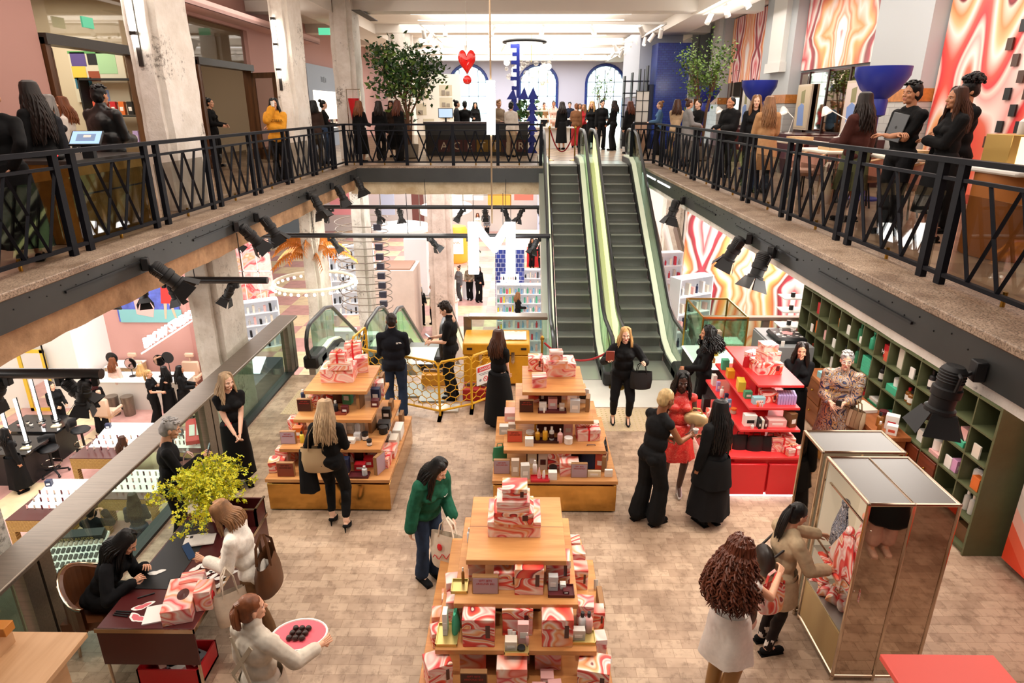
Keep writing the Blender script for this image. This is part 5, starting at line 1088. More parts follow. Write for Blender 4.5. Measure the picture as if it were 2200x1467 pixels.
CN = {'#f4efe8': 'white', '#e8ddcc': 'cream', '#f0b8b4': 'pink', '#c9b6a4': 'beige', '#3d1714': 'dark brown', '#b39aa6': 'mauve', '#d5573f': 'coral', '#8a3f2c': 'terracotta', '#c8202c': 'red', '#e8a92c': 'honey yellow', '#1b2a4a': 'navy', '#18181a': 'black', '#4a9a70': 'green', '#5a1d22': 'oxblood', 'gold': 'pale brass', '#d0d0d0': 'clear acrylic', '#6c4a2c': 'brown', '#8f5a24': 'amber glass', '#e0702c': 'orange', '#9ad0d8': 'pale blue', '#b9a4d8': 'lilac', '#e8d24a': 'yellow', '#7fb6e0': 'sky blue', '#cfcac2': 'grey', '#2f7d55': 'bottle green', '#47b890': 'mint green', '#e6d8b8': 'sand', '#d9a0c8': 'orchid pink'}
CT = dict(gift='gift box', pale='gift box', bow='gift box', carton='carton', sign='sign', bottle='bottle', pump='bottle', jar='jar', tube='tube', tray='tray', book='book', bag='bag')
CI = dict(carton=3, sign=2, bottle=2, pump=2, jar=2, tube=2, tray=2, book=3, bag=2)
seq = {}
def goods(rows, where, from_='left'):
    """rows: (kind, x, y, z, rz). Labels count likes among likes at that place."""
    tot = {}
    for r in rows: q = (r[0].split(':')[0], r[0].split(':')[CI[r[0].split(':')[0]]+1] if r[0].split(':')[0] in CI else '') ; tot[q] = tot.get(q, 0)+1
    cnt = {}
    for kind, x, y, z, rz in sorted(rows, key=lambda r: r[1]):
        p = kind.split(':'); k0 = p[0]; c = p[CI[k0]+1] if k0 in CI else ''; q = (k0, c); cnt[q] = cnt.get(q, 0)+1
        d = DESC[k0].format(CN.get(c, c))
        if tot[q] > 1: lab = '%s, %s from left, %s' % (d, ORD[cnt[q]-1], where)
        else: lab = '%s on the %s' % (d, where)
        put(kind, x, y, z, lab, CT[k0], rz)
def at(rows, z): out = []; [out.append((k, *onz(px, py, z+dz).xy, z+dz, rz)) for k, px, py, dz, rz in rows]; return out
# middle table
G1, G2, G3 = 'gift:.2:.15:.17', 'gift:.26:.2:.12', 'pale:.44:.34:.2'
goods(at([(G3, 1200, 800, 0, .05), ('pale:.19:.17:.16', 1158, 828, 0, .05), ('gift:.2:.2:.2', 1150, 792, 0, .0)], TZ[3]), 'middle table top')
for kk, x_, y_, z_, lb in (('pale:.26:.2:.12', .52, 8.28, 1.6, 'pale agate gift box second in the stack on middle table'), ('pale:.17:.14:.12', .50, 8.28, 1.72, 'small pale agate gift box crowning the middle table stack'), ('pale:.3:.2:.1', -2.44, 8.2, 1.6, 'flat pale agate box second in the stack on left table'), ('bow:.2:.18:.13', -2.46, 8.2, 1.7, 'bow-tied agate box crowning the stack on left table')): put(kk, x_, y_, z_, lb, 'gift box', .05)
goods(at([('sign:.19:.18:#3d1714:GIFT SETS/AROUND $50', 1131, 886, 0, .0), ('tray:.38:.12:#5a1d22', 1186, 884, 0, 0), ('carton:.1:.06:.11:#f4efe8', 1166, 880, .013, 0), ('carton:.12:.08:.15:#f0b8b4', 1187, 876, .013, 0), ('carton:.07:.05:.1:#c9b6a4', 1207, 881, .013, 0), ('bottle:.012:.08:#f4efe8:#f4efe8', 1169, 886, .013, 0), ('carton:.13:.08:.18:#d0d0d0', 1235, 884, 0, -.1), ('sign:.17:.2:#6c4a2c', 1266, 880, 0, 1.4), ('carton:.16:.02:.22:#f4efe8:#18181a', 1252, 866, 0, -.2), (G1, 1150, 860, 0, 0), ('gift:.24:.2:.22', 1200, 852, 0, 0), ('carton:.12:.1:.2:#18181a', 1168, 862, 0, 0)], TZ[2]), 'third tier of middle table')
goods(at([('sign:.2:.17:#d5573f:GIFT SETS/AROUND $50', 1106, 950, 0, 0), ('jar:.055:.1:#e8a92c:#f4efe8', 1139, 940, 0, 0), ('carton:.11:.08:.11:#f4efe8', 1137, 956, 0, 0), ('tray:.34:.12:#3d1714', 1172, 948, 0, 0), ('pump:.032:.16:#e8a92c:#f4efe8', 1155, 944, .013, 0), ('bottle:.035:.18:#e8a92c:#f4efe8', 1171, 944, .013, 0), ('bottle:.033:.19:#cfcac2:#f4efe8:#3d1714', 1185, 944, .013, 0), ('pump:.036:.2:#f0b8b4:#f4efe8', 1203, 950, 0, 0), ('jar:.055:.09:#f4efe8:#f4efe8', 1221, 952, 0, 0), ('carton:.12:.08:.2:#f0b8b4', 1220, 934, 0, 0), ('bow:.3:.2:.16', 1262, 940, 0, .1), ('carton:.1:.08:.15:#c9b6a4', 1100, 930, 0, 0), ('carton:.12:.1:.18:#e8a92c', 1157, 925, 0, 0)], TZ[1]), 'second tier of middle table')
goods(at([('sign:.21:.2:#b39aa6:GIFT SETS/AROUND $50', 1078, 1018, 0, 0), ('carton:.1:.08:.23:#c9b6a4', 1107, 1020, 0, 0), ('carton:.11:.09:.2:#cfcac2', 1128, 1026, 0, .1), ('carton:.12:.1:.25:#e6d8b8', 1143, 1002, 0, 0), ('carton:.12:.08:.26:#c9b6a4:#3d1714', 1166, 1006, 0, 0), ('bottle:.03:.2:#f4efe8:#f4efe8', 1149, 1018, 0, 0), ('tray:.24:.14:#c8202c', 1160, 1030, 0, 0), ('tube:.025:.14:#f0b8b4:#f4efe8', 1158, 1026, .013, 1.4), ('tube:.022:.12:#f4efe8:#f0b8b4', 1168, 1028, .013, .8), ('carton:.11:.08:.11:#f4efe8', 1187, 1028, 0, 0), ('jar:.05:.09:#18181a:#18181a', 1188, 1014, 0, 0), ('pale:.24:.18:.2', 1222, 1016, 0, 0), ('sign:.21:.2:#b39aa6:GIFT SETS/AROUND $50', 1244, 1026, 0, 0), ('bag:.3:.26:#1b2a4a', 1268, 1002, 0, 0), ('carton:.17:.03:.09:#e6d8b8', 1276, 1024, 0, 0), ('carton:.1:.04:.1:#f4efe8', 1307, 1023, 0, 0), ('gift:.3:.2:.24', 1200, 1000, 0, 0), ('carton:.14:.1:.22:#d5573f', 1290, 1005, 0, -.2), ('sign:.16:.22:#6c4a2c', 1302, 1008, 0, 1.3)], TZ[0]), 'bottom tier of middle table')
goods(at([('bag:.2:.2:#2f7d55', 1074, 988, 0, .3), ('carton:.18:.2:.14:#f0b8b4', 1098, 900, .3, 0), ('carton:.14:.1:.12:#cfcac2', 1084, 930, .3, 0)], TZ[0]), 'left flank of middle table')
goods([('sign:.2:.22:#6c4a2c', 1.12, 8.1, TZ[0], 1.57), ('carton:.1:.1:.2:#f4efe8', 1.08, 8.4, TZ[0], .2), ('bag:.22:.24:#18181a', 1.16, 7.75, TZ[0], 1.5), ('carton:.14:.1:.12:#e8ddcc', 1.02, 8.0, TZ[1], 0), ('sign:.2:.2:#6c4a2c', .9, 8.45, TZ[2], 1.57)], 'right flank of middle table')
# left table
goods(at([(G3, 730, 812, 0, .05), ('bow:.22:.2:.36', 762, 786, 0, .15), ('pale:.18:.18:.22', 778, 796, 0, .2)], TZ[3]), 'left table top')
goods(at([('sign:.19:.18:#3d1714:GIFT SETS/AROUND $50', 655, 884, 0, 0), (G1, 683, 872, 0, 0), ('gift:.3:.2:.24', 705, 850, 0, 0), ('carton:.1:.08:.2:#f4efe8', 730, 858, 0, 0), ('carton:.12:.1:.22:#4a9a70', 748, 866, 0, -.15), ('carton:.09:.07:.1:#5a1d22', 742, 886, 0, 0), ('bottle:.035:.16:#18181a:#cfcac2', 722, 884, 0, .5), ('jar:.05:.07:#f0b8b4:#18181a', 718, 880, 0, 0), ('sign:.16:.22:#6c4a2c', 779, 874, 0, 1.35), ('bottle:.03:.15:#1b2a4a:#f4efe8', 652, 858, 0, 0), ('tray:.26:.12:#8a3f2c', 725, 888, 0, 0)], TZ[2]), 'third tier of left table')
goods(at([('sign:.2:.18:#b39aa6:GIFT SETS/AROUND $50', 620, 954, 0, 0), ('bottle:.03:.16:#e8d24a:#18181a', 650, 950, 0, 0), ('carton:.12:.1:.15:#e0702c', 642, 938, 0, 0), ('carton:.13:.1:.18:#f4efe8', 737, 930, 0, 0), ('carton:.13:.1:.19:#cfcac2', 753, 928, 0, 0), ('carton:.15:.1:.2:#e8ddcc', 771, 926, 0, 0), ('carton:.24:.1:.06:#f4efe8:#18181a', 744, 950, 0, 0), ('bottle:.032:.24:#d0d0d0:#18181a', 769, 934, 0, 0), ('carton:.09:.07:.1:#d0d0d0', 769, 944, 0, 0), ('jar:.042:.11:#18181a:#18181a:#f4efe8', 785, 944, 0, 0), ('jar:.034:.085:#18181a:#18181a:#f4efe8', 794, 956, 0, 0), ('sign:.17:.24:#6c4a2c', 805, 925, 0, 1.35), (G1, 640, 920, 0, 0), ('gift:.24:.2:.22', 720, 915, 0, 0)], TZ[1]), 'second tier of left table')
goods(at([('sign:.22:.2:#8a3f2c:GIFT SETS/AROUND $50', 615, 1024, 0, 0), ('pale:.16:.14:.24', 612, 996, 0, 0), ('gift:.2:.18:.16', 598, 1008, 0, .2), ('carton:.15:.1:.2:#1b2a4a', 740, 1012, 0, 0), ('carton:.14:.1:.1:#c8202c', 775, 1008, 0, 0), ('carton:.12:.1:.13:#c8202c', 793, 1000, 0, .1), ('tray:.26:.14:#5a1d22', 772, 1022, 0, 0), ('bottle:.035:.13:#d0d0d0:#d0d0d0', 784, 1020, .013, 0), ('gift:.24:.2:.26', 745, 985, 0, 0), ('gift:.22:.2:.24', 782, 980, 0, 0), ('sign:.2:.26:#b39aa6', 820, 1014, 0, 1.2), ('pale:.2:.16:.2', 625, 985, 0, -.1), ('gift:.18:.16:.2', 810, 985, 0, 0)], TZ[0]), 'bottom tier of left table')
goods([('sign:.2:.2:#6c4a2c', -1.98, 8.7, TZ[2], 1.57), ('carton:.12:.1:.18:#1b2a4a', -2.0, 8.25, TZ[2], 0), ('pale:.18:.16:.2', -2.02, 8.45, TZ[2], .2), ('carton:.1:.1:.1:#5a1d22', -1.97, 8.05, TZ[2], 0), ('carton:.16:.14:.1:#18181a', -1.86, 8.0, TZ[1], 0), ('carton:.12:.1:.16:#18181a', -1.88, 8.3, TZ[1], 0), ('jar:.06:.1:#18181a:#18181a', -1.84, 7.85, TZ[1], 0), ('sign:.16:.14:#6c4a2c', -1.85, 8.6, TZ[1], 1.57)], 'upper right flank of left table')
goods([('carton:.12:.28:.16:#f4efe8', -1.74, 8.35, TZ[0], 0), ('carton:.11:.2:.15:#e8ddcc', -1.75, 8.05, TZ[0], 0), ('jar:.05:.14:#f4efe8:#f4efe8', -1.86, 8.2, TZ[0], 0), ('bow:.2:.18:.14', -1.8, 7.55, TZ[0], 1.5), ('pale:.2:.24:.12', -1.78, 7.82, TZ[0], 0), ('carton:.05:.05:.12:#18181a', -1.83, 7.95, TZ[0], 0), ('sign:.18:.18:#6c4a2c', -1.74, 8.75, TZ[0], 1.57)], 'lower right flank of left table')
# near table
goods(at([('pale:.46:.36:.16', 1105, 1128, 0, 0), ('gift:.34:.26:.12', 1104, 1108, .16, 0), ('pale:.28:.22:.11', 1103, 1086, .28, 0), ('gift:.21:.18:.12', 1106, 1064, .39, 0)], TZ[3]), 'nearest table top')
goods(at([('tray:.14:.16:gold', 988, 1262, 0, 0), ('bottle:.014:.16:#8f5a24:#f4efe8', 995, 1252, .013, 0), ('sign:.22:.17:#b39aa6:GIFT SETS/AROUND $50', 1043, 1276, 0, 0), ('gift:.22:.16:.18', 1090, 1254, 0, 0), ('gift:.24:.18:.26', 1136, 1262, 0, 0), ('gift:.2:.16:.24', 1198, 1240, 0, 0), ('tray:.22:.14:#5a1d22', 1205, 1272, 0, 0), ('carton:.08:.06:.14:#d0d0d0', 1188, 1264, .013, 0), ('carton:.05:.05:.05:#f4efe8', 1209, 1262, .013, 0), ('pale:.14:.1:.2', 1025, 1240, 0, 0), ('carton:.05:.05:.03:#5a1d22', 1216, 1272, .013, 0)], TZ[2]), 'third tier of nearest table')
goods(at([('tray:.18:.24:gold', 962, 1366, 0, 0), ('carton:.04:.1:.22:#f4efe8', 958, 1356, .013, 0), ('bag:.16:.2:#47b890', 980, 1350, .013, 1.5), ('gift:.26:.18:.28', 1030, 1372, 0, 0), ('gift:.25:.18:.27', 1112, 1348, 0, 0), ('gift:.25:.18:.28', 1196, 1372, 0, 0), ('tray:.2:.16:gold', 1110, 1392, 0, 0), ('carton:.1:.08:.09:#e8ddcc', 1098, 1390, .013, 0), ('carton:.09:.05:.2:#f0b8b4', 1124, 1378, .013, 0), ('tube:.02:.12:#f4efe8:#f4efe8', 1096, 1376, .013, 0), ('tube:.018:.11:#f4efe8:#f0b8b4', 1104, 1378, .013, 0), ('jar:.032:.02:#18181a:#18181a', 1120, 1394, .013, 0), ('bottle:.014:.13:#f0b8b4:#f4efe8', 1133, 1386, .013, 0), ('tray:.22:.14:gold', 1250, 1372, 0, 0), ('carton:.11:.06:.1:#cfcac2', 1242, 1370, .013, 0), ('bottle:.032:.2:#d0d0d0:#18181a', 1250, 1356, .013, 0), ('bottle:.032:.2:#f0b8b4:#18181a', 1264, 1356, .013, 0)], TZ[1]), 'second tier of nearest table')
goods([('gift:.2:.18:.24', -.66, 4.10, TZ[0], .4), ('sign:.22:.17:#3d1714:GIFT SETS/AROUND $50', -.36, 4.02, TZ[0], 0), ('pale:.22:.16:.27', -.38, 4.28, TZ[0], 0), ('pale:.24:.16:.26', -.05, 4.06, TZ[0], 0), ('pale:.24:.16:.24', -.02, 4.36, TZ[0], 0), ('pale:.22:.16:.27', .25, 4.30, TZ[0], 0), ('carton:.11:.1:.06:#f0b8b4', .17, 4.0, TZ[0], 0), ('carton:.11:.1:.07:#f0b8b4:#c8202c', .30, 4.02, TZ[0], .1), ('carton:.11:.1:.06:#f0b8b4', .24, 4.13, TZ[0]+.0, 0), ('gift:.25:.2:.24', .62, 4.08, TZ[0], -.2)], 'bottom tier of nearest table')
goods([('gift:.15:.15:.14', -.60, 5.2, TZ[0], .2), ('pale:.16:.14:.16', -.64, 4.95, TZ[1]-.31, .1), ('gift:.14:.14:.2', -.58, 4.75, TZ[1], .15), ('pale:.13:.13:.2', -.55, 4.5, TZ[1], .0), ('gift:.14:.13:.16', -.70, 4.52, TZ[0], .3), ('pale:.14:.14:.13', -.72, 4.75, TZ[0], .1), ('bottle:.025:.16:#d0d0d0:#cfcac2', -.46, 5.1, TZ[2], 0)], 'left flank of nearest table')
goods([('gift:.13:.13:.14', .54, 5.4, TZ[1], 0), ('pale:.13:.13:.2', .56, 5.15, TZ[1], .1), ('gift:.14:.14:.22', .56, 4.9, TZ[1], 0), ('pale:.14:.14:.22', .57, 4.45, TZ[1], -.1), ('tray:.16:.1:gold', .74, 5.05, TZ[0]+.25, 0), ('gift:.12:.12:.18', .72, 4.75, TZ[0], 0), ('pale:.12:.12:.16', .70, 4.45, TZ[0], .1), ('sign:.28:.14:#5a1d22', .80, 4.85, TZ[0], 1.57), ('jar:.05:.07:#9ad0d8:#7fb6e0', .74, 4.3, TZ[0], 0)][:4]+[('gift:.12:.12:.18', .72, 4.75, TZ[0], 0), ('pale:.12:.12:.16', .70, 4.45, TZ[0], .1), ('sign:.28:.14:#5a1d22', .80, 4.95, TZ[0], 1.57), ('jar:.05:.07:#9ad0d8:#7fb6e0', .74, 4.28, TZ[0], 0), ('tube:.02:.12:#cfcac2:#e8ddcc', .76, 5.2, TZ[0], 0)], 'right flank of nearest table')
# ---- red stand
o = thing('red_gift_stand', 'red lacquered stepped gift stand with a glowing base', 'display stand', (3.26, 8.5, 0))
part('plinth', MB().box(-.5, -.96, .06, .02, .84, .52, 0, .006).box(.05, -.96, .06, .52, .84, .52, 0, .006), RED, o); part('kick_glow', box1(-.44, -.9, .0, .46, .8, .06), mat('kick_glow', '#ffffff', .5, emit=4.), o); part('plinth_core', box1(-.4, -.9, .06, .45, .78, .56), REDP, o)
for x0, x1, y0, z in ((-.54, .5, -.96, .63), (-.36, .43, -.84, .97), (-.24, .43, -.74, 1.24), (-.12, .48, -.64, 1.52)): part('shelf', box1(x0, y0, z-.035, x1, .84, z, 0, .004), REDP, o)
part('inner_core', MB().box(-.02, -.3, .6, .2, .7, 1.49), RED, o)
RS = lambda r: [(k, 3.26+x, 8.5+y, z, rz) for k, x, y, z, rz in r]
goods(RS([('gift:.34:.3:.16', .14, -.14, 1.52, .1), ('pale:.24:.22:.13', .17, -.1, 1.68, .35), ('pale:.2:.2:.1', .16, -.08, 1.81, .1), ('bag:.2:.16:#c8202c', -.03, .02, 1.52, .3), ('pale:.2:.18:.16', .08, .18, 1.52, .6)]), 'red stand top')
goods(RS([('carton:.1:.08:.1:#4a9a70', -.16, -.42, 1.24, .0), ('carton:.16:.08:.1:#9ad0d8', -.08, -.60, 1.24, .1), ('carton:.2:.1:.15:#e8d24a', -.17, -.15, 1.24, 1.4), ('carton:.14:.1:.12:#e8a92c', -.18, .3, 1.24, 1.5), ('carton:.1:.1:.16:#47b890', -.17, .6, 1.24, 1.5)]+[('bottle:.012:.07:%s:#d5573f' % c, -.12+.03*i, -.70, 1.24, 0) for i, c in enumerate(('#e0702c', '#f0b8b4', '#cfcac2'))]+[('carton:.2:.03:.13:#b9a4d8', .2+.035*i, -.55, 1.24, 1.35) for i in range(7)]+[('gift:.2:.18:.14', .08, -.5, 1.24, 0)]), 'red stand upper shelf')
goods(RS([('carton:.16:.1:.16:#f4efe8:#18181a', -.2, -.7, .97, 0), ('carton:.03:.12:.13:#18181a', -.1, -.76, .97, 0), ('carton:.03:.12:.13:#e8ddcc', -.06, -.76, .97, 0), ('carton:.03:.12:.13:#5a1d22', -.02, -.76, .97, 0), ('carton:.24:.14:.1:#f0b8b4', .15, -.7, .97, 0), ('carton:.1:.16:.2:#6c4a2c', .33, -.7, .97, .3), ('bottle:.02:.06:#f4efe8:#f4efe8', -.19, -.8, .97, 0), ('jar:.04:.08:#c9b6a4:#e0702c', -.3, -.35, .97, 0), ('carton:.05:.04:.12:#7fb6e0', -.3, -.15, .97, 0), ('carton:.05:.04:.14:#1b2a4a', -.3, .0, .97, 0), ('bottle:.03:.16:#f4efe8:#cfcac2', -.3, .2, .97, 0), ('carton:.05:.05:.15:#b9a4d8', -.3, .4, .97, 0), ('carton:.06:.1:.17:#f4efe8', -.3, .62, .97, 0)]), 'red stand middle shelf')
goods(RS([('bag:.24:.2:#18181a', -.3, -.72, .63, 0), ('bag:.23:.21:#18181a', -.1, -.76, .63, 0), ('bag:.22:.2:#18181a', .08, -.76, .63, 0), ('bow:.3:.2:.2', .25, -.72, .63, 0), ('bow:.22:.16:.1', .36, -.84, .63, .3), ('carton:.06:.05:.13:#d5573f', -.46, -.8, .63, 0), ('gift:.2:.16:.16', -.44, .1, .63, 1.4), ('carton:.14:.1:.2:#f4efe8', -.44, -.3, .63, 1.2), ('carton:.16:.1:.22:#18181a', -.44, .45, .63, 1.5)]), 'red stand bottom shelf')
# ================================================================== SHELVING AND FURNITURE ON THE TIMBER FLOOR
o = thing('green_shelving', 'tall olive green cubby shelving full of bottles and boxes along the right wall', 'shelving', (5.2, 6.4, 0)); DP = .46; CW = .37; NC = 14; NR = 7
part('back_panel', box1(DP, 0, 0, DP+.03, NC*CW, 2.62), GREEN, o)
part('end_panel', box1(0, -.025, 0, DP+.03, 0.01, 2.62, 0, .003), GREEN, o)
for c in range(1, NC+1): part('upright', box1(.005, c*CW-.01, .05, DP, c*CW+.01, 2.6), GREEN, o)
for r in range(NR+1): part('shelf', box1(0, 0, .06+.36*r, DP, NC*CW, .08+.36*r), GREEN, o)
part('plinth', box1(.03, 0, 0, DP, NC*CW, .06), GREEN, o)
DRW = m_wood('mahogany_drawer', '#7d3a20', '#5a2614', .8, .35, 1)
for c in (2, 3, 4, 5):
    d = part('drawer', box1(-.012, c*CW+.02, .46, .05, (c+1)*CW-.02, .76, 0, .004), DRW, o); part('knob', MB().ell((-.03, (c+.5)*CW, .61), .015, 8, 6), BRASS, d)
def cell(c, r, dx=.15, dy=0.): return (5.2+dx, 6.4+(c+.5)*CW+dy, .08+.36*r)
cells = [((13, 4), [('bottle:.04:.22:#f0b8b4:#f4efe8', 0, 0)]), ((12, 4), [('carton:.12:.1:.2:#c8202c', 0, 0)]), ((11, 4), [('bottle:.04:.26:#cfcac2:#cfcac2', 0, -.05), ('bottle:.04:.24:#e8ddcc:#cfcac2', .05, .06)]), ((10, 4), [('bottle:.045:.22:#8f5a24:#18181a', 0, 0)]), ((9, 4), [('carton:.02:.1:.15:#f4efe8', -.05, 0)]), ((8, 4), [('bottle:.045:.27:#2f7d55:#2f7d55', 0, .08), ('carton:.1:.08:.1:#f4efe8', -.02, -.05), ('carton:.1:.1:.18:#c8202c', .1, -.08)]), ((7, 4), [('pump:.05:.26:#47b890:#47b890', 0, .08), ('pump:.045:.25:#f4efe8:#f4efe8', .06, -.04), ('pump:.045:.25:#cfcac2:#f4efe8', .0, -.1)]), ((6, 4), [('carton:.14:.12:.2:#c8202c:#f4efe8', .05, .06), ('carton:.12:.12:.14:#d5573f:#f4efe8', -.02, -.07)]), ((5, 4), [('carton:.1:.2:.3:#e8ddcc', .02, 0)]), ((4, 4), [('carton:.02:.1:.15:#f4efe8', -.06, .05)]), ((3, 4), [('bottle:.05:.26:#18181a:#18181a:#f4efe8', 0, .07), ('bottle:.05:.24:#18181a:#18181a:#f4efe8', .02, -.06)]), ((2, 4), [('carton:.03:.24:.26:#f0b8b4:#d9a0c8', -.05, 0)]),
 ((13, 3), [('carton:.02:.1:.14:#f4efe8', 0, 0)]), ((12, 3), [('carton:.08:.1:.22:#e0702c', 0, 0), ('carton:.02:.08:.14:#f4efe8', -.08, .09)]), ((11, 3), [('carton:.1:.1:.17:#f0b8b4', 0, 0)]), ((10, 3), [('carton:.02:.1:.15:#f4efe8', -.06, .0), ('bottle:.02:.1:#18181a:#18181a', 0, -.1)]), ((9, 3), [('jar:.05:.16:#cfcac2:#18181a', 0, 0)]), ((8, 3), [('bottle:.05:.26:#2f7d55:#18181a', 0, .05), ('bottle:.045:.22:#2f7d55:#18181a', .05, -.07)]), ((7, 3), [('book:.2:.24:.04:#47b890', 0, 0, k*.042) for k in range(6)]), ((6, 3), [('bottle:.045:.26:#18181a:#18181a:#f4efe8', 0, .06), ('bottle:.045:.24:#18181a:#18181a:#f4efe8', 0, -.07)]), ((5, 3), [('jar:.07:.12:#f4efe8:#f4efe8', 0, .0, .1), ('carton:.2:.26:.1:#47b890', 0, 0)]), ((4, 3), [('bottle:.05:.2:#8f5a24:#c8202c:#f4efe8', 0, .1), ('bottle:.05:.2:#8f5a24:#18181a:#f4efe8', -.02, 0), ('bottle:.05:.19:#8f5a24:#6c4a2c:#f4efe8', 0, -.1)]), ((3, 3), [('carton:.02:.11:.14:#f4efe8', -.07, 0)]), ((2, 3), [('carton:.14:.14:.22:#f4efe8', 0, .0)]), ((1, 3), [('carton:.14:.2:.07:#47b890', -.02, 0), ('carton:.1:.13:.14:#f0b8b4', 0, 0, .07)]), ((0, 3), [('carton:.02:.12:.16:#e8ddcc', -.08, .06)]),
 ((7, 2), [('jar:.08:.1:#c8202c:#5a1d22', 0, 0)]), ((6, 2), [('book:.22:.26:.05:#2f7d55', 0, 0), ('book:.2:.22:.05:#cfcac2', 0, 0, .05)]), ((5, 2), [('book:.22:.26:.04:#47b890', 0, 0)]), ((3, 2), [('carton:.1:.12:.16:#f4efe8', 0, .0)]), ((2, 2), [('carton:.16:.2:.05:#f0b8b4', 0, 0), ('bottle:.06:.2:#f4efe8:#18181a', 0, .06, .05), ('bottle:.06:.2:#e8ddcc:#18181a', 0, -.08, .05)]), ((1, 2), [('carton:.02:.12:.15:#f4efe8', -.08, .08), ('carton:.1:.1:.28:#d9a0c8', .05, -.06), ('carton:.1:.1:.16:#d9a0c8', -.03, -.02)]), ((0, 2), [('bottle:.06:.24:#f4efe8:#18181a', .05, .1), ('bottle:.06:.24:#f4efe8:#18181a', .05, -.03), ('carton:.08:.13:.16:#e0702c', -.05, -.05)]), ((0, 1), [('bottle:.04:.26:#cfcac2:#f4efe8', 0, .1), ('bottle:.04:.26:#cfcac2:#e8ddcc', .0, .0), ('bottle:.04:.25:#cfcac2:#cfcac2', .0, -.1)]), ((0, 0), [('carton:.2:.2:.2:#6c4a2c', .05, 0)]), ((10, 2), [('carton:.1:.1:.18:#f4efe8', 0, 0)]), ((12, 2), [('carton:.1:.1:.15:#d5573f', 0, 0)]), ((13, 2), [('carton:.02:.1:.14:#f4efe8', 0, 0)])]
RN = ('lowest', 'second', 'third', 'fourth', 'fifth', 'sixth', 'top')
for (c, r), its in cells:
    for i, it in enumerate(its):
        k = it[0].split(':')[0]; col = it[0].split(':')[CI[k]+1]; x, y, z = cell(c, r, .13+it[1], it[2])
        pos = '' if len(its) == 1 else ', %s' % ORD[i]
        put(it[0], x, y, z+(it[3] if len(it) > 3 else 0), '%s%s in %s green cubby of %s row' % (DESC[k].format(CN.get(col, col)), pos, ORD[c], RN[r]), CT[k], pi/2*-1 if k in ('carton', 'book') and False else 0)
word('HOT', .09, WHITE, thing('poster_card', 'red card with white capital lettering in the seventh green cubby', 'card', (5.27, 6.4+6.5*CW, .08+.36*4+.1)), (0, 0, 0), (pi/2, 0, -pi/2), .001)
# counter in front of the shelving
CTR = m_wood('red_oak_counter', '#b06a3c', '#8a4a24', .6, .4, 1)
o = thing('drawer_counter', 'low oak counter with drawers in front of the green shelving', 'counter', (4.98, 8.65, 0))
part('worktop', box1(-.2, -.95, .78, .21, 1.5, .84, 0, .005), CTR, o); part('carcass', box1(-.15, -.88, 0, .19, 1.45, .78), CTR, o)
for k in range(4):
    for j in range(2): d = part('drawer', box1(-.175, -.84+.57*k, .06+.36*j, -.15, -.31+.57*k, .40+.36*j, 0, .004), CTR, o); part('knob', MB().ell((-.19, -.57+.57*k, .24+.36*j), .018, 8, 6), BRASS, d)
goods([('carton:.16:.12:.2:#f4efe8:#c8202c', 5.06, 7.98, .84, -.6), ('carton:.13:.1:.13:#f4efe8:#d5573f', 4.98, 7.82, .84, -.6), ('bottle:.04:.2:#8f5a24:#18181a', 4.93, 8.05, .84, 0), ('bottle:.03:.14:#8f5a24:#f4efe8', 4.86, 7.9, .84, 0), ('jar:.06:.16:#8f5a24:#5a1d22', 5.06, 8.2, .84, 0), ('book:.26:.34:.05:#e8ddcc', 4.97, 8.6, .84, .1), ('carton:.12:.2:.1:#9ad0d8', 4.9, 9.7, .84, .1), ('tray:.2:.2:#d5573f', 4.92, 9.45, .84, 0)], 'oak drawer counter')
# grey cupboard with folded shirt
o = thing('grey_cupboard', 'tall grey cupboard with double doors behind the red stand', 'cupboard', (4.76, 11.2, 0)); GC = mat('cupboard_grey', '#8d8f90', .5)
part('carcass', box1(-.28, -.5, 0, .4, .6, 1.0, 0, .005), GC, o)
for y0, y1 in ((-.49, .04), (.06, .59)): part('door', box1(-.3, y0, .05, -.28, y1, .97), GC, o)
part('latch', box1(-.33, .03, .55, -.3, .07, .85), BLACK, o)
o = thing('folded_tote', 'black tote bag with white and pink graffiti print on the grey cupboard', 'bag', (4.84, 11.15, 1.0))
part('bag_body', MB().box(-.28, -.3, 0, .26, .3, .11, 0, .04), BLACK, o); b = MB(); rr = random.Random(4)
for k in range(22): x, y = rr.uniform(-.24, .2), rr.uniform(-.26, .24); b.box(x, y, .11, x+rr.uniform(.02, .07), y+rr.uniform(.02, .05), .113)
part('print', b, WHITE, o); part('print', MB().prism([(-.1, -.06), (.05, -.1), (.1, .02), (.02, .1), (-.08, .08)], .113, .116), mat('pink_print', '#f29a9a', .6), o)
put('carton:.06:.02:.1:#f4efe8', 4.62, 10.76, 1.0, 'small white price card at the front of the grey cupboard', 'card')
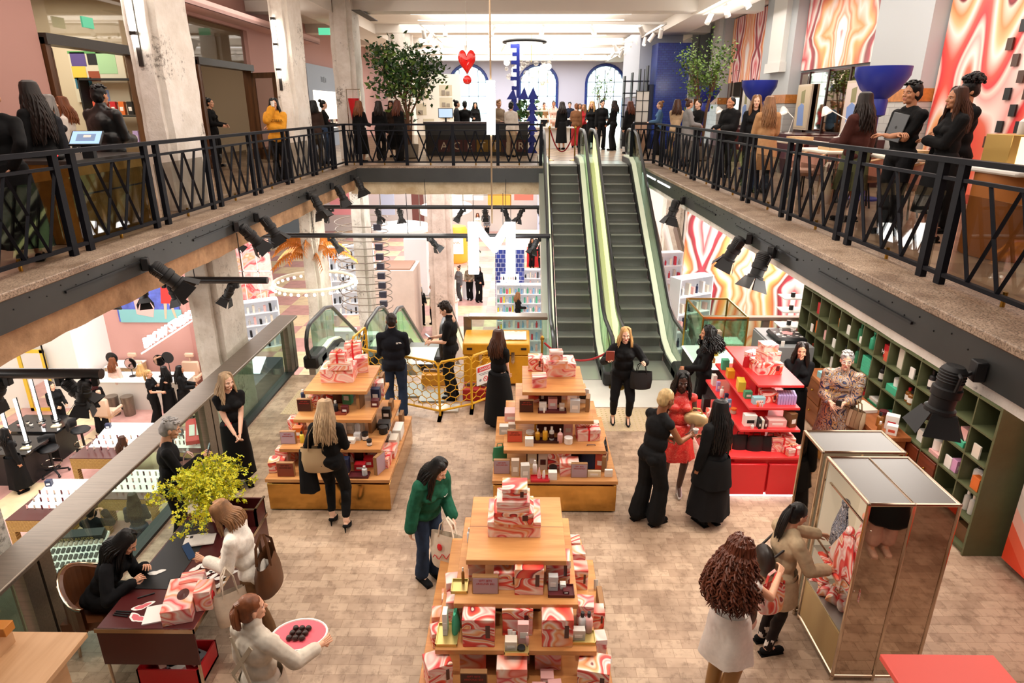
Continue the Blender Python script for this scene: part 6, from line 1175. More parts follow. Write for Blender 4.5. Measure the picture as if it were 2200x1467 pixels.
# mirrored cabinet (two bays) with scarves
def tubes(segs, r=.017): b = MB(); [b.cyl(p, q, r, n=8) for p, q in segs]; [b.ell(p, r*1.1, 8, 6) for s in segs for p in s]; return b
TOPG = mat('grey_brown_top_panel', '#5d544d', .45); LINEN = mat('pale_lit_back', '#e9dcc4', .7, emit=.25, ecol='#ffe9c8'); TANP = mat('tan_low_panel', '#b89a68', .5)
def frame_cab(name, lab, x0, x1, y0, y1, h, mids):
    o = thing(name, lab, 'display cabinet', ((x0+x1)/2, (y0+y1)/2, 0)); X0, X1, Y0, Y1 = (x0-x1)/2, (x1-x0)/2, (y0-y1)/2, (y1-y0)/2
    Cn = [(X0, Y0), (X1, Y0), (X1, Y1), (X0, Y1)]
    for a in Cn: part('post', tubes([((a[0], a[1], .0), (a[0], a[1], h))]), CHROME, o)
    for z in (.05, h): part('frame', tubes([((*Cn[i], z), (*Cn[(i+1) % 4], z)) for i in range(4)]), CHROME, o)
    for mx in mids: part('post', tubes([((mx, Y0, 0), (mx, Y0, h))]), CHROME, o); part('top_bar', tubes([((mx, Y0, h), (mx, Y1, h))], .012), CHROME, o)
    part('top_panel', box1(X0+.01, Y0+.01, h-.012, X1-.01, Y1-.01, h+.004), TOPG, o)
    xs = [X0]+list(mids)+[X1]
    for a, e in zip(xs, xs[1:]): part('mirror_panel', box1(a+.018, Y0-.004, .06, e-.018, Y0+.008, h-.015), MIRR, o)
    return o, X0, X1, Y0, Y1
o, X0, X1, Y0, Y1 = frame_cab('scarf_cabinet', 'chrome-framed mirrored cabinet with printed scarves inside its open side', 2.88, 3.62, 4.60, 5.36, 1.88, (0.0,))
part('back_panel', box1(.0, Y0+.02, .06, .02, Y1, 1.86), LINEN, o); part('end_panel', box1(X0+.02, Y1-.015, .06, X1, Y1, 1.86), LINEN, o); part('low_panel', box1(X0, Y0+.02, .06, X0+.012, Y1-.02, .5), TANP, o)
for z in (.52, .92): part('shelf', box1(X0+.01, Y0+.02, z-.012, 0, Y1-.02, z), mat('steel_tray', '#b8b2aa', .3, .6), o)
part('hanging_rail', tubes([((X0+.06, Y0, 1.62), (X0+.06, Y1, 1.62))], .011), CHROME, o); part('guard_rail', tubes([((X0+.03, Y0, 1.0), (X0+.03, Y1, 1.0))], .011), CHROME, o)
o2, a0, a1, b0, b1 = frame_cab('mirrored_cabinet', 'second chrome-framed cabinet with a plain top behind the scarf cabinet', 2.86, 3.62, 5.42, 5.84, 1.9, ())
part('side_mirror', box1(a0-.003, b0+.02, .06, a0+.005, b1-.02, 1.88), MIRR, o2); part('back_panel', box1(a0, b1-.01, .06, a1, b1, 1.88), TOPG, o2)
rr = random.Random(9)
def scarf(lab, c, w, h, m, folds=9, tie=.3, flat=.1):
    o = thing('scarf', lab, 'scarf', c); b = MB(); n = 48
    vs = []; N = 12
    for i in range(N+1):
        t = i/N; z = -h*t; ww = w*(tie+(1-tie)*min(1, t*1.6))
        for k in range(n): a = 2*pi*k/n; f = 1+.16*sin(folds*a+t*2)+.07*sin(2*folds*a+1); vs.append((cos(a)*ww*.5*f*flat*2.2, sin(a)*ww*.5*f, z+.04*sin(a*3+1)*t*(h/.5)))
    fs = [(i*n+k, i*n+(k+1) % n, (i+1)*n+(k+1) % n, (i+1)*n+k) for i in range(N) for k in range(n)]; b.add(vs, fs); part('silk', b, m, o)
    k = MB(); k.ell((0, 0, .01), (.035, .05, .045), 12, 8); part('knot', k, m, o); return o
scarf('red and orange agate scarf fanned out towards the woman in beige', (2.93, 4.86, 1.42), .40, .52, SCARFM)
scarf('pink and orange knotted scarf hanging from the top rail of the cabinet', (2.96, 4.72, 1.66), .2, .5, AGATEP, 7)
scarf('grey and navy dotted scarf hanging at the back of the cabinet', (2.97, 5.08, 1.56), .26, .5, m_agate('navy_dot_silk', 5, 2, False, 3.5), 8)
for e_ in bpy.data.materials['navy_dot_silk'].node_tree.nodes['Color Ramp'].color_ramp.elements: e_.color = srgb(random.choice(['#1c2238', '#b8bcc8', '#d9d4d0', '#6a2630', '#2a2a38', '#8a90a4']))
scarf('white and black edged scarf hanging low by the front post', (2.96, 4.70, 1.18), .2, .3, m_agate('mono_silk', 5, 2, False, 4, pink=True), 8)
o = thing('folded_scarf', 'flat folded scarf with a framed dark square print on the cabinet shelf', 'scarf', (3.02, 5.0, .93)); part('silk', box1(-.16, -.2, 0, .16, .2, .03, 0, .01), SCARFM, o); part('square_print', MB().box(-.1, -.13, .03, .1, .13, .034).box(-.06, -.09, .034, .06, .09, .037, 1), [mat('scarf_black', '#1a1414', .6), mat('scarf_red', '#a82a28', .6)], o)
for i, (x, y, z, rz) in enumerate(((3.0, 5.0, .56, .3), (3.06, 4.86, .57, .12), (2.99, 4.92, .97, -.2))):
    o = thing('twisted_scarf', 'twisted agate print scarf on the %s' % ('low steel shelf, farther of two', 'low steel shelf, nearer of two', 'upper steel shelf near the front')[i], 'scarf', (x, y, z), rz); b = MB(); P_ = [V((.05*sin(t*2.2+i), -.2+.04*t*1.0, .03+.03*sin(t*1.3))) for t in range(11)]; b.tube(P_, [.02, .05, .06, .045, .06, .065, .05, .06, .05, .06, .02], 9); part('silk', b, SCARFM, o)
    k = MB()
    for q in range(5): a = q*1.3; k.tube([(0, .18, .05), (cos(a)*.05, .2+sin(a)*.05, .07), (cos(a)*.1, .2+sin(a)*.1, .04)], [.02, .028, .008], 6)
    part('tail', k, SCARFM, o)
# red table and pale oak counter at the bottom frame edge
o = thing('red_table', 'coral red topped table in the bottom right corner', 'table', (2.97, 3.18, 0)); part('tabletop', box1(-.40, -.5, 1.25, .40, .44, 1.3, 0, .006), mat('coral_top', '#e85a4e', .4), o)
for x in (-.28, .28):
    for y in (-.42, .28): part('leg', box1(x-.04, y-.04, 0, x+.04, y+.04, 1.25), mat('peach_leg', '#d98a66', .5), o)
OAKP = m_wood('pale_oak', '#c9a07a', '#b38a63', .6, .5, 1)
o = thing('oak_counter', 'stepped pale oak counter in the bottom left corner', 'counter', (-3.75, 3.4, 0)); part('worktop', box1(-.45, -.5, .95, .30, .66, 1.0, 0, .005), OAKP, o); part('raised_block', MB().box(-.62, -.6, .5, -.2, .56, 1.16, 0, .006), OAKP, o); part('base', box1(-.4, -.4, 0, .2, .5, .95), OAKP, o)
b = MB(); b.box(-.45, -.55, .82, .6, -.2, .86, 0, .005)
o = thing('small_box', 'orange-brown box under a white bowl on the oak counter', 'box', (-3.98, 3.88, 1.16)); part('box_body', box1(-.09, -.05, 0, .09, .05, .08, 0, .004), colr('#b8742c'), o)
o = thing('bowl', 'small white ceramic bowl with a gold rim at the left edge', 'bowl', (-4.05, 3.9, 1.24)); part('bowl_body', MB().lathe([(.03, 0), (.05, .01), (.075, .05), (.08, .07), (.072, .068), (.05, .02), (0, .015)], 20), mat('porcelain', '#e8e2da', .3), o); part('rim', MB().lathe([(.081, .068), (.078, .075), (.072, .069)], 20), GOLDP, o)
# yellow barrier, tool chest, stanchions, glass case
YEL = mat('safety_yellow', '#e0a81c', .4)
def barrier(lab, pts, sign=None):
    o = thing('safety_barrier', lab, 'barrier')
    for (a, e) in zip(pts, pts[1:]):
        a = V((*a, 0)); e = V((*e, 0)); d = (e-a); L = d.length; u = d/L
        fr = MB(); fr.tube([a+V((0, 0, .03)), a+V((0, 0, .93)), a+u*.06+V((0, 0, 1.0)), e-u*.06+V((0, 0, 1.0)), e+V((0, 0, .93)), e+V((0, 0, .03))], .02, 8); fr.cyl(a+V((0, 0, .12)), e+V((0, 0, .12)), .02, n=8); part('frame', fr, YEL, o)
        m = MB(); nx = max(3, int(L/.16)); hx = L/nx; hz = .11
        for i in range(nx+1):
            for j in range(8):
                z = .13+j*hz; xo = hx*.5 if j % 2 else 0; x = i*hx+xo
                if x > L+.01: continue
                c = lambda q, zz: a+u*max(0, min(L, q))+V((0, 0, min(.99, zz)))
                m.bar(c(x, z), c(x, z+hz*.55), .011, .011); m.bar(c(x, z+hz*.55), c(x+hx*.5, z+hz), .011, .011); m.bar(c(x, z+hz*.55), c(x-hx*.5, z+hz), .011, .011)
        part('mesh_infill', m, YEL, o)
        for q in (a, e): part('foot', box1(q.x-.03, q.y-.18, 0, q.x+.03, q.y+.18, .03), YEL, o)
    return o
bo = barrier('yellow hexagon mesh safety barrier folded around the descending escalators', [(-2.9, 10.62), (-1.34, 9.92), (-.82, 10.2), (-.40, 10.62)])
barrier('upright yellow mesh barrier panel beside the tall gift boxes', [(-3.05, 11.1), (-2.95, 11.75)])
o = thing('danger_sign', 'white danger notice with a red heading hung on the yellow barrier', 'sign', (-.60, 10.30, .48), radians(45)); part('sign_panel', box1(-.2, -.03, 0, .2, -.02, .34), WHITE, o); part('heading', box1(-.18, -.034, .24, .18, -.029, .32), RED, o); word('DANGER', .07, WHITE, o, (0, -.037, .28), (pi/2, 0, 0), .001)
part('small_print', MB().box(-.15, -.032, .195, .15, -.03, .205).box(-.12, -.032, .17, .12, -.03, .18).ell((-.12, -.031, .085), (.028, .002, .024), 12, 4).ell((.12, -.031, .085), (.028, .002, .024), 12, 4), colr('#7a7a80'), o)
b = MB(); b.T = Matrix.Translation((0, -.031, .085)) @ Matrix.Rotation(pi/2, 4, 'X'); b.tube([(cos(a)*.045, sin(a)*.045, 0) for a in [k*pi/8 for k in range(16)]], .006, 6, closed=True); b.bar((-.03, .03, 0), (.03, -.03, 0), .01, .004); part('no_entry_mark', b, RED, o)
o = thing('tool_chest', 'large scuffed yellow metal tool chest behind the barrier', 'tool chest', (-.42, 11.62, 0)); CH = mat('scuffed_yellow', '#d99a1c', .45, .1, var=.15, vscale=4)
part('chest_body', box1(-.62, -.4, .05, .6, .4, .62, 0, .02), CH, o); part('lid', box1(-.63, -.41, .63, .61, .41, .86, 0, .02), CH, o)
for x in (-.3, .3): part('latch', MB().box(x-.03, -.435, .5, x+.03, -.4, .7).cyl((x, -.44, .48), (x, -.44, .55), .012), CHROME, o)
for x in (-.5, .5): part('name_plate', box1(x-.05, -.42, .74, x+.05, -.41, .78), BLACK, o)
for x in (-.5, .5): part('foot', box1(x-.06, -.35, 0, x+.06, .35, .05), BLACK, o)
o = thing('paper_sheet', 'crumpled white sheet lying on the yellow tool chest', 'paper', (-.12, 11.65, .865)); b = MB()
g = [[(i*.05-.25, j*.06-.25, .012+.014*noise.noise(V((i*.9, j*.9, 0)))) for j in range(9)] for i in range(11)]
b.add([p for r in g for p in r], [(i*9+j, (i+1)*9+j, (i+1)*9+j+1, i*9+j+1) for i in range(10) for j in range(8)]); part('sheet', b, mat('paper', '#e9e4d6', .8), o)
for i, (x, y, s, c, lb) in enumerate(((-.75, 10.75, .26, '#a81f1c', 'dark red tool crate on the floor inside the barrier'), (-1.6, 11.4, .24, '#c98a2a', 'brown toolbox full of tools at the escalator head'))):
    o = thing('tool_crate', lb, 'crate', (x, y, 0)); part('crate_body', box1(-s, -s*.7, 0, s, s*.7, .22, 0, .01), colr(c), o); part('tools', MB().cyl((-s*.6, 0, .24), (s*.6, .05, .26), .02).cyl((-s*.5, .08, .24), (s*.5, -.08, .25), .015).box(-s*.9, -.02, .2, s*.9, .02, .27), colr('#6a5a4a'), o)
for i, (x, y, w, d) in enumerate(((-1.55, 10.75, .5, .5), (-2.0, 11.0, .42, .6), (-1.25, 10.25, .4, .3))):
    tag(box1(x-w/2, y-d/2, .0, x+w/2, y+d/2, .03, 0, .004).build('access_plate', mat('lifted_plate_%d' % i, ('#8f958f', '#79817c', '#d9d6cc')[i], .4, .3)), ('grey metal access plate lying inside the barrier', 'long grey metal plate at the escalator head', 'white paper-covered plate just inside the yellow mesh')[i], 'plate')
ROPE = mat('red_velvet_rope', '#a3161c', .6)
def stanchion(lab, x, y, z=0.):
    o = thing('stanchion', lab, 'stanchion', (x, y, z)); part('base', MB().lathe([(.15, 0), (.15, .015), (.03, .04), (.02, .05)], 20), BRASS, o); part('pole', MB().cyl((0, 0, .05), (0, 0, .95), .022, n=12), BRASS, o); part('finial', MB().lathe([(.03, .9), (.04, .93), (.03, .97), (0, 1.0)], 14), BRASS, o); return o
def rope(lab, a, e, sag):
    a = V(a); e = V(e); b = MB(); b.tube([a.lerp(e, t/14)+V((0, 0, -sag*4*(t/14)*(1-t/14))) for t in range(15)], .02, 8); return tag(b.build('velvet_rope', ROPE), lab, 'rope')
stanchion('brass stanchion left of the roped off escalator foot', .42, 11.3); stanchion('brass stanchion between the two escalator feet', 1.83, 11.2)
rope('red velvet rope across the foot of the left escalator', (.46, 11.28, .86), (1.79, 11.18, .86), .33)
stanchion('left brass stanchion at the escalator head', .86, 20.1, ZU); stanchion('right brass stanchion at the escalator head', 1.62, 20.1, ZU)
rope('red velvet rope hung between the stanchions at the escalator head', (.88, 20.1, ZU+.88), (1.6, 20.1, ZU+.88), .62)
o = thing('glass_case', 'tall glass display case with brass uprights beside the escalator', 'display case', (3.32, 10.5, 0)); part('base', box1(-.36, -.5, 0, .36, .6, .86, 0, .005), mat('case_black', '#222120', .4), o); part('light_edge', box1(-.37, -.51, .86, .37, .61, .885), mat('case_glow', '#fff8ee', .5, emit=1.5), o)
for x0, y0, x1, y1 in ((-.36, -.5, .36, -.495), (-.36, .595, .36, .6), (-.36, -.5, -.355, .6), (.355, -.5, .36, .6)): part('glass', box1(x0, y0, .89, x1, y1, 1.75), GLASSG, o)
for x, y in ((-.36, -.5), (.36, -.5), (-.36, .6), (.36, .6)): part('upright', box1(x-.012, y-.012, .88, x+.012, y+.012, 1.77), BRASS, o)
part('glass_shelf', box1(-.35, -.49, 1.3, .35, .59, 1.31), GLASSG, o); part('top_frame', MB().box(-.37, -.51, 1.75, .37, -.49, 1.78).box(-.37, .59, 1.75, .37, .61, 1.78).box(-.37, -.5, 1.75, -.35, .6, 1.78).box(.35, -.5, 1.75, .37, .6, 1.78), BRASS, o)
goods([('carton:.2:.16:.08:#e0702c', 3.2, 10.3, .89, 0), ('bottle:.06:.3:#e8a92c:#e8ddcc', 3.4, 10.6, .89, 0), ('bottle:.05:.24:#8f5a24:#e8ddcc', 3.2, 10.7, .89, 0), ('carton:.2:.14:.1:#f0b8b4', 3.3, 10.4, 1.31, 0)], 'glass display case')
for i, (yy, zz) in enumerate(((10.5, 1.35), (10.75, 1.05), (11.1, 1.6))):
    o = thing('wall_bracket_shelf', 'small white shelf with black jars at the end of the green shelving, %s' % ('middle one', 'lowest one', 'top one')[i], 'shelf', (5.05, 11.75+.01*i, zz)); part('board', box1(-.15, -.15, 0, .3, .2, .02), WHITE, o)
    put('jar:.04:.09:#18181a:#18181a', 5.1, 11.75, zz+.02, 'black jar on the %s white bracket shelf' % ('middle', 'lowest', 'top')[i], 'jar')
# ================================================================== WRITING DESK CORNER AND THINGS PEOPLE CARRY
OXT = mat('oxblood_leather_top', '#4d1a1a', .35, coat=.2)
o = thing('writing_desk', 'oxblood lacquered writing desk with chrome edges and slender legs', 'desk', (-3.2, 5.2, 0))
part('desk_top', box1(-.42, -.84, .72, .42, .84, .75, 0, .004), OXT, o); part('front_panel', box1(-.42, -.85, .36, .42, -.835, .73), OXT, o); part('edge_band', MB().box(-.43, -.86, .715, .43, -.85, .755).box(.42, -.86, .715, .43, .86, .755), CHROME, o)
part('side_panel', box1(.405, -.3, .40, .418, .84, .72), OXT, o); part('raised_box', MB().box(.05, .60, .75, .42, .63, .95).box(.05, .83, .75, .42, .85, .95).box(.40, .6, .75, .42, .85, .95).box(.05, .6, .75, .07, .85, .95), OXT, o); part('box_rim', MB().box(.04, .59, .95, .43, .62, .965).box(.41, .59, .95, .43, .86, .965), CHROME, o)
part('writing_mat', box1(-.40, -.36, .75, -.02, .70, .756, 0, .002), mat('black_leather_mat', '#16181a', .45), o)
for x, y in ((-.40, -.83), (.40, -.83), (-.40, .82), (.40, .82)): part('leg', tubes([((x, y, 0), (x, y, .73))], .014), CHROME, o)
o = thing('desk_chair', 'brown leather tub chair with a chrome rim at the writing desk', 'chair', (-4.02, 5.0, 0), radians(8)); LEA = mat('cognac_leather', '#5e3318', .42, var=.25, vscale=5)
part('seat', MB().box(-.25, -.27, .36, .3, .27, .45, 0, .04), LEA, o)
b = MB(); rim = []
for i in range(17):
    a = radians(95+170*i/16); r = .33; hh = .86-.22*abs(cos(pi*i/16))**2; rim.append((cos(a)*r*.92+.02, sin(a)*r, hh))
for j in range(16):
    p, q = rim[j], rim[j+1]
    for s_, (k0, k1) in ((1, (1., 1.)), (-1, (.86, .86))): pass
    b.add([(p[0], p[1], .38), (q[0], q[1], .38), q, p, (p[0]*.86, p[1]*.86, .38), (q[0]*.86, q[1]*.86, .38), (q[0]*.86, q[1]*.86, q[2]-.01), (p[0]*.86, p[1]*.86, p[2]-.01)], [(0, 1, 2, 3), (7, 6, 5, 4), (3, 2, 6, 7), (0, 4, 5, 1)])
part('backrest', b, LEA, o); part('chrome_rim', MB().tube(rim, .014, 8), CHROME, o)
for x, y in ((-.2, -.2), (.24, -.2), (-.2, .2), (.24, .2)): part('leg', MB().cyl((x, y, 0), (x*.9, y*.9, .37), .014), CHROME, o)
# flowers
o = thing('flower_arrangement', 'big spray of small yellow orchids on the writing desk', 'flowers', (-3.2, 5.72, .75)); rr = random.Random(5)
part('vase', MB().lathe([(.07, 0), (.09, .06), (.07, .16), (.075, .2), (.065, .2), (.0, .05)], 16), BROWNT, o)
st = MB(); fl = MB(); lf = MB(); YF = [mat('orchid_yellow', '#d9cf1e', .6), mat('orchid_lime', '#b9c42a', .6)]
for s_ in range(58):
    a = rr.uniform(0, 2*pi); sp = rr.uniform(.15, .55); H = rr.uniform(.25, .62)*(1.15-sp*.8); P_ = [V((0, 0, .18)), V((cos(a)*sp*.35, sin(a)*sp*.35, .2+H*.7)), V((cos(a)*sp*.8, sin(a)*sp*.8, .2+H)), V((cos(a)*sp*1.12, sin(a)*sp*1.12, .2+H*.80))]
    st.tube(P_, .003, 4)
    for k in range(34):
        t = rr.uniform(.3, 1)*3; i = min(2, int(t)); c = P_[i].lerp(P_[i+1], t-i)+V((rr.gauss(0, .035), rr.gauss(0, .035), rr.gauss(0, .035)))
        n = V((rr.gauss(0, 1), rr.gauss(0, 1), rr.gauss(0, 1)+.8)).normalized(); u = n.orthogonal().normalized(); w_ = n.cross(u); sz = rr.uniform(.010, .019)
        for q in range(4): aa = q*pi/2+rr.random(); d = u*cos(aa)+w_*sin(aa); e = n.cross(d); fl.add([c, c+d*sz+e*sz*.6+n*.003, c+d*sz*1.7, c+d*sz-e*sz*.6+n*.003], [(0, 1, 2, 3)], rr.random() < .3)
part('stems', st, LEAFL, o); q_ = part('blossoms', fl, YF, o); q_['kind'] = 'stuff'
# desk things
dz = .757
o = thing('folded_shirt', 'folded white t-shirt with a small black mark on the writing desk', 'shirt', (-3.28, 5.55, dz), .25); part('shirt_body', box1(-.15, -.1, 0, .15, .1, .022, 0, .009), WHT, o); part('mark', box1(-.1, .03, .022, -.07, .07, .0235), BLACK, o)
def blob_card(x, y, rz, s, m, lab, z=.757, inner=None):
    o = thing('paper_card', lab, 'card', (x, y, z), rz); n = 26; f = lambda a, k: s*k*(1+.24*sin(2*a+1)+.16*sin(3*a)+.06*sin(7*a))
    part('card', MB().prism([(f(2*pi*i/n, 1)*cos(2*pi*i/n)*1.25, f(2*pi*i/n, 1)*sin(2*pi*i/n)*.7) for i in range(n)], 0, .003), m, o)
    if inner: part('ink_wash', MB().prism([(f(2*pi*i/n, .72)*cos(2*pi*i/n)*1.25, f(2*pi*i/n, .72)*sin(2*pi*i/n)*.7) for i in range(n)], .003, .0036), inner, o)
CARD = mat('white_card', '#f6f2ec', .6)
k = 0
for px, py, r in ((422, 1220, .9), (446, 1216, .2), (464, 1225, .4), (440, 1235, .6), (455, 1240, .8), (476, 1240, .5), (485, 1224, .2), (468, 1258, .7), (415, 1240, .1), (432, 1246, .3), (494, 1232, .4)):
    p = onz(px, py, .757); blob_card(p.x, p.y, r, .045, CARD, 'blank white cut-out card scattered on the writing desk, %s from the left' % ORD[sorted((422, 446, 464, 440, 455, 476, 485, 468, 415, 432, 494)).index(px)])
blob_card(-3.47, 5.06, .3, .05, CARD, 'white cut-out card under the pen of the seated woman')
PK = mat('pink_ink', '#d86a72', .6)
blob_card(-3.36, 4.62, .5, .06, CARD, 'pink inked cut-out card on the desk, upper of two', .75, PK); blob_card(-3.33, 4.48, -.5, .065, CARD, 'pink inked cut-out card on the desk, lower of two', .75, PK)
def pen(lab, p, rz, L=.14, m=BLACK): o = thing('pen', lab, 'pen', p, rz); part('barrel', MB().cyl((-L/2, 0, .007), (L*.3, 0, .007), .0065, n=8), m, o); part('cap', MB().cyl((L*.3, 0, .007), (L/2, 0, .007), .0075, n=8), m, o)
pen('black pen lying loose beside the pink inked cards', (-3.4, 4.75, .75), .5)
for i in range(3): pen('black marker in the row by the desk edge, %s of three' % ORD[i], (-3.49, 4.50+.025*i, .75), -.15+.05*i)
o = thing('notepad', 'white notepad leaning against the agate tissue box', 'notepad', (-3.2, 4.52, .75), .3); part('pages', box1(-.08, -.11, 0, .08, .11, .012), CARD, o)
o = thing('sunglasses', 'black round sunglasses on the writing mat', 'sunglasses', (-3.2, 4.9, .757), .4)
for s_ in (-1, 1): part('lens', MB().ell((s_*.033, 0, .02), (.026, .006, .022), 12, 8), BLACK, o)
part('frame', MB().tube([(-.06, .0, .028), (-.062, .1, .02)], .003).tube([(.06, .0, .028), (.062, .1, .02)], .003).tube([(-.012, 0, .024), (.012, 0, .024)], .003), BLACK, o)
o = thing('gift_box', 'long agate print box with an open dark oval on the writing desk', 'gift box', (-3.0, 4.62, .75), .28); part('box_body', box1(-.12, -.22, 0, .12, .22, .15, 0, .004), AGATEP, o); part('oval', MB().lathe([(.05, 0), (0, .004)], 18, (0.03, -.02, .15), 0, 1, 1.5), BROWNT, o)
o = thing('gift_box', 'upright agate print box with a heart charm on the writing desk', 'gift box', (-2.80, 4.66, .75), .2); part('box_body', box1(-.07, -.09, 0, .07, .09, .2, 0, .004), AGATEP, o); part('charm', MB().tube([(.075+.0, -.03+.022*cos(a)*(1.3-.4*sin(a)), .12+.035*sin(a)) for a in [2*pi*i/14 for i in range(14)]], .006, 6, closed=True), RED, o)
o = thing('gift_box', 'pale agate print box standing behind the long one on the desk', 'gift box', (-2.99, 4.83, .75), .28); part('box_body', box1(-.1, -.08, 0, .1, .08, .16, 0, .004), AGATEP, o)
o = thing('storage_tub', 'open red tub of wrapping scraps under the writing desk', 'tub', (-3.15, 4.62, 0)); part('tub', MB().box(-.28, -.18, 0, .28, .18, .03).box(-.28, -.18, 0, -.265, .18, .2).box(.265, -.18, 0, .28, .18, .2).box(-.28, -.18, 0, .28, -.165, .2).box(-.28, .165, 0, .28, .18, .2), RED, o)
for i in range(6): part('scrap', MB().cbox(-.18+.07*i, rr.uniform(-.08, .08), .05, .09, .14, .1, rz=rr.random()*2), (CARD, AGATEP, colr('#8a8a90'))[i % 3], o)
# phones and bags
def phone(lab, p, rz, tilt=60, scr='#22364f'):
    o = thing('phone', lab, 'phone', p); o.rotation_euler = (radians(tilt), 0, rz); part('case', box1(-.036, -.075, -.004, .036, .075, .004, 0, .003), BLACK, o); part('screen', box1(-.033, -.07, .004, .033, .07, .0048), mat('phone_screen'+scr, scr, .15, emit=.5), o); return o
pk = P['knit']; phone('phone showing a picture, held by the woman in white knit', pk['L']+V((-.05, 0, .05)), radians(55), 50)
phone('phone held up by the grey-haired person', P['grey']['R']+V((.03, .02, .04)), radians(-60), 70); phone('black phone in the hands of the man in the polo shirt', P['polo']['R']+V((-.02, 0, .03)), radians(85), 40)
phone('phone held by the person in the baroque shirt', P['shirt']['L']+V((-.03, -.03, .03)), radians(152), 60)
o = thing('wallet', 'russet leather wallet held up by the blonde woman', 'wallet', P['wallet']['R']+V((0, -.03, .04))); o.location = P['wallet']['R']+V((-.0, -.03, .06)); part('cover', box1(-.065, -.012, -.08, .065, .012, .08, 0, .006), mat('russet_leather', '#8a3f30', .45), o)
o = thing('reserve_card', 'white card in the hands of the woman in red', 'card', P['red']['R']+V((-.02, -.05, .02))); o.rotation_euler = (radians(60), 0, .3); part('card', box1(-.07, -.04, 0, .07, .04, .003), CARD, o)
o = thing('cup', 'small white cup held by the person with bleached hair', 'cup', P['bleach']['R']+V((.03, .03, -.01))); part('cup_body', MB().lathe([(.025, 0), (.036, .06), (.033, .06), (.02, .008)], 14), WHITE, o)
o = thing('cup', 'pale drinking cup at the mouth of the woman in yellow', 'cup', P['u_yellow']['R']+V((.02, -.05, -.01))); part('cup_body', MB().lathe([(.03, 0), (.04, .1), (.036, .1), (.02, .01)], 14), WHITE, o)
o = thing('laptop', 'closed dark grey laptop held against the chest of the man in black', 'laptop', P['u_laptop']['chest']+V((0, 0, -.02))); o.rotation_euler = (radians(82), radians(8), P['u_laptop']['rz']+pi); part('case', box1(-.12, -.16, -.008, .12, .16, .008, 0, .006), mat('space_grey', '#5b5e61', .4, .6), o); part('mark', MB().lathe([(.018, .0082), (0, .0085)], 14, (0, 0, 0)), BLACK, o)
# tray
o = thing('serving_tray', 'pink scalloped tray of chocolates carried by the waitress', 'tray', (-1.71, 3.97, 1.06), .15); part('tray_base', MB().loft([((0, 0, 0), .2, .15), ((0, 0, .012), .215, .165), ((0, 0, .02), .215, .165)], 28, cap0=True, cap1=True, fold=.02, nf=8), mat('pink_tray', '#df5a68', .5), o); part('paper_rim', MB().tube([(cos(a)*.212, sin(a)*.162, .02) for a in [2*pi*i/28 for i in range(28)]], .009, 6, closed=True), WHITE, o)
for i in range(9):
    x, y = (-.06+.05*(i % 3)+.01*(i//3), -.05+.05*(i//3)); c = thing('chocolate', 'dark chocolate truffle on the pink tray, %s of nine' % ORD[i], 'chocolate', (-1.71+x, 3.97+y, 1.08)); c['group'] = 'truffles on the pink tray'; part('truffle', MB().ell((0, 0, .02), (.023, .023, .02), 10, 7), mat('dark_chocolate', '#2a130c', .4), c); part('ruffle', MB().lathe([(.015, 0), (.026, .014), (.024, .014)], 12), mat('cocoa_paper', '#4a2419', .6), c)
def tote(name, lab, top, w, h, m, hand_len=.22, rz=0., d=.1, straps=1, mark=None, cat='bag'):
    """top: world point the straps hang from"""
    o = thing(name, lab, cat, V(top)-V((0, 0, hand_len)), rz); b = MB()
    b.loft([((0, 0, -h), w*.44, d*.5), ((0, 0, -h*.92), w*.47, d*.62), ((0, 0, -h*.5), w*.5, d*.55), ((0, 0, 0), w*.46, d*.32)], 28, cap0=True, fold=.03, nf=5); b.loft([((0, 0, 0), w*.455, d*.3), ((0, 0, -h*.6), w*.44, d*.3)], 28); part('bag_body', b, m, o)
    for s_ in (-1, 1): part('strap', MB().tube([(-w*.22, s_*d*.3, -.03), (-w*.16, s_*d*.26, hand_len*.6), (0, s_*.012, hand_len), (w*.16, s_*d*.26, hand_len*.6), (w*.22, s_*d*.3, -.03)], .009, 6, flat=(.6, 1.6)), m, o)
    if mark: mark(o, w, h, d)
    return o
COT = cloth('natural_canvas', '#e3d3bf', .08); TANB = mat('beige_leather', '#c0a37e', .45)
def green_mark(o, w, h, d):
    part('red_dot', MB().ell((-.06, -d*.6, -h*.32), (.03, .012, .045), 14, 8), RED, o); part('red_script', MB().tube([(-.14+.018*k, -d*.64, -h*.66+.10*k/16+.03*sin(k*1.25)) for k in range(17)], .005, 5), REDL, o)
tote('tote_bag', 'cream canvas tote with red dot and script, carried by the woman in green', (-.74, 5.66, .98), .42, .42, COT, .2, radians(-22), .12, mark=green_mark)
tote('tote_bag', 'beige leather tote on the shoulder of the blonde woman', (-2.43, 6.86, 1.42), .42, .32, TANB, .30, radians(2), .12)
tote('tote_bag', 'cream tote hanging low from the woman in white knit', (-2.60, 4.70, 1.12), .30, .34, COT, .26, radians(40), .1)
tote('slouch_bag', 'large brown leather slouch bag of the woman in white knit', (-2.32, 4.90, 1.32), .46, .32, mat('brown_leather', '#5b3518', .5, var=.2), .24, radians(100), .2)
tote('handbag', 'structured black handbag on the arm of the blonde woman in black', (1.93, 9.52, 1.18), .36, .28, mat('black_suede', '#0c0c0d', .7), .16, 0, .16)
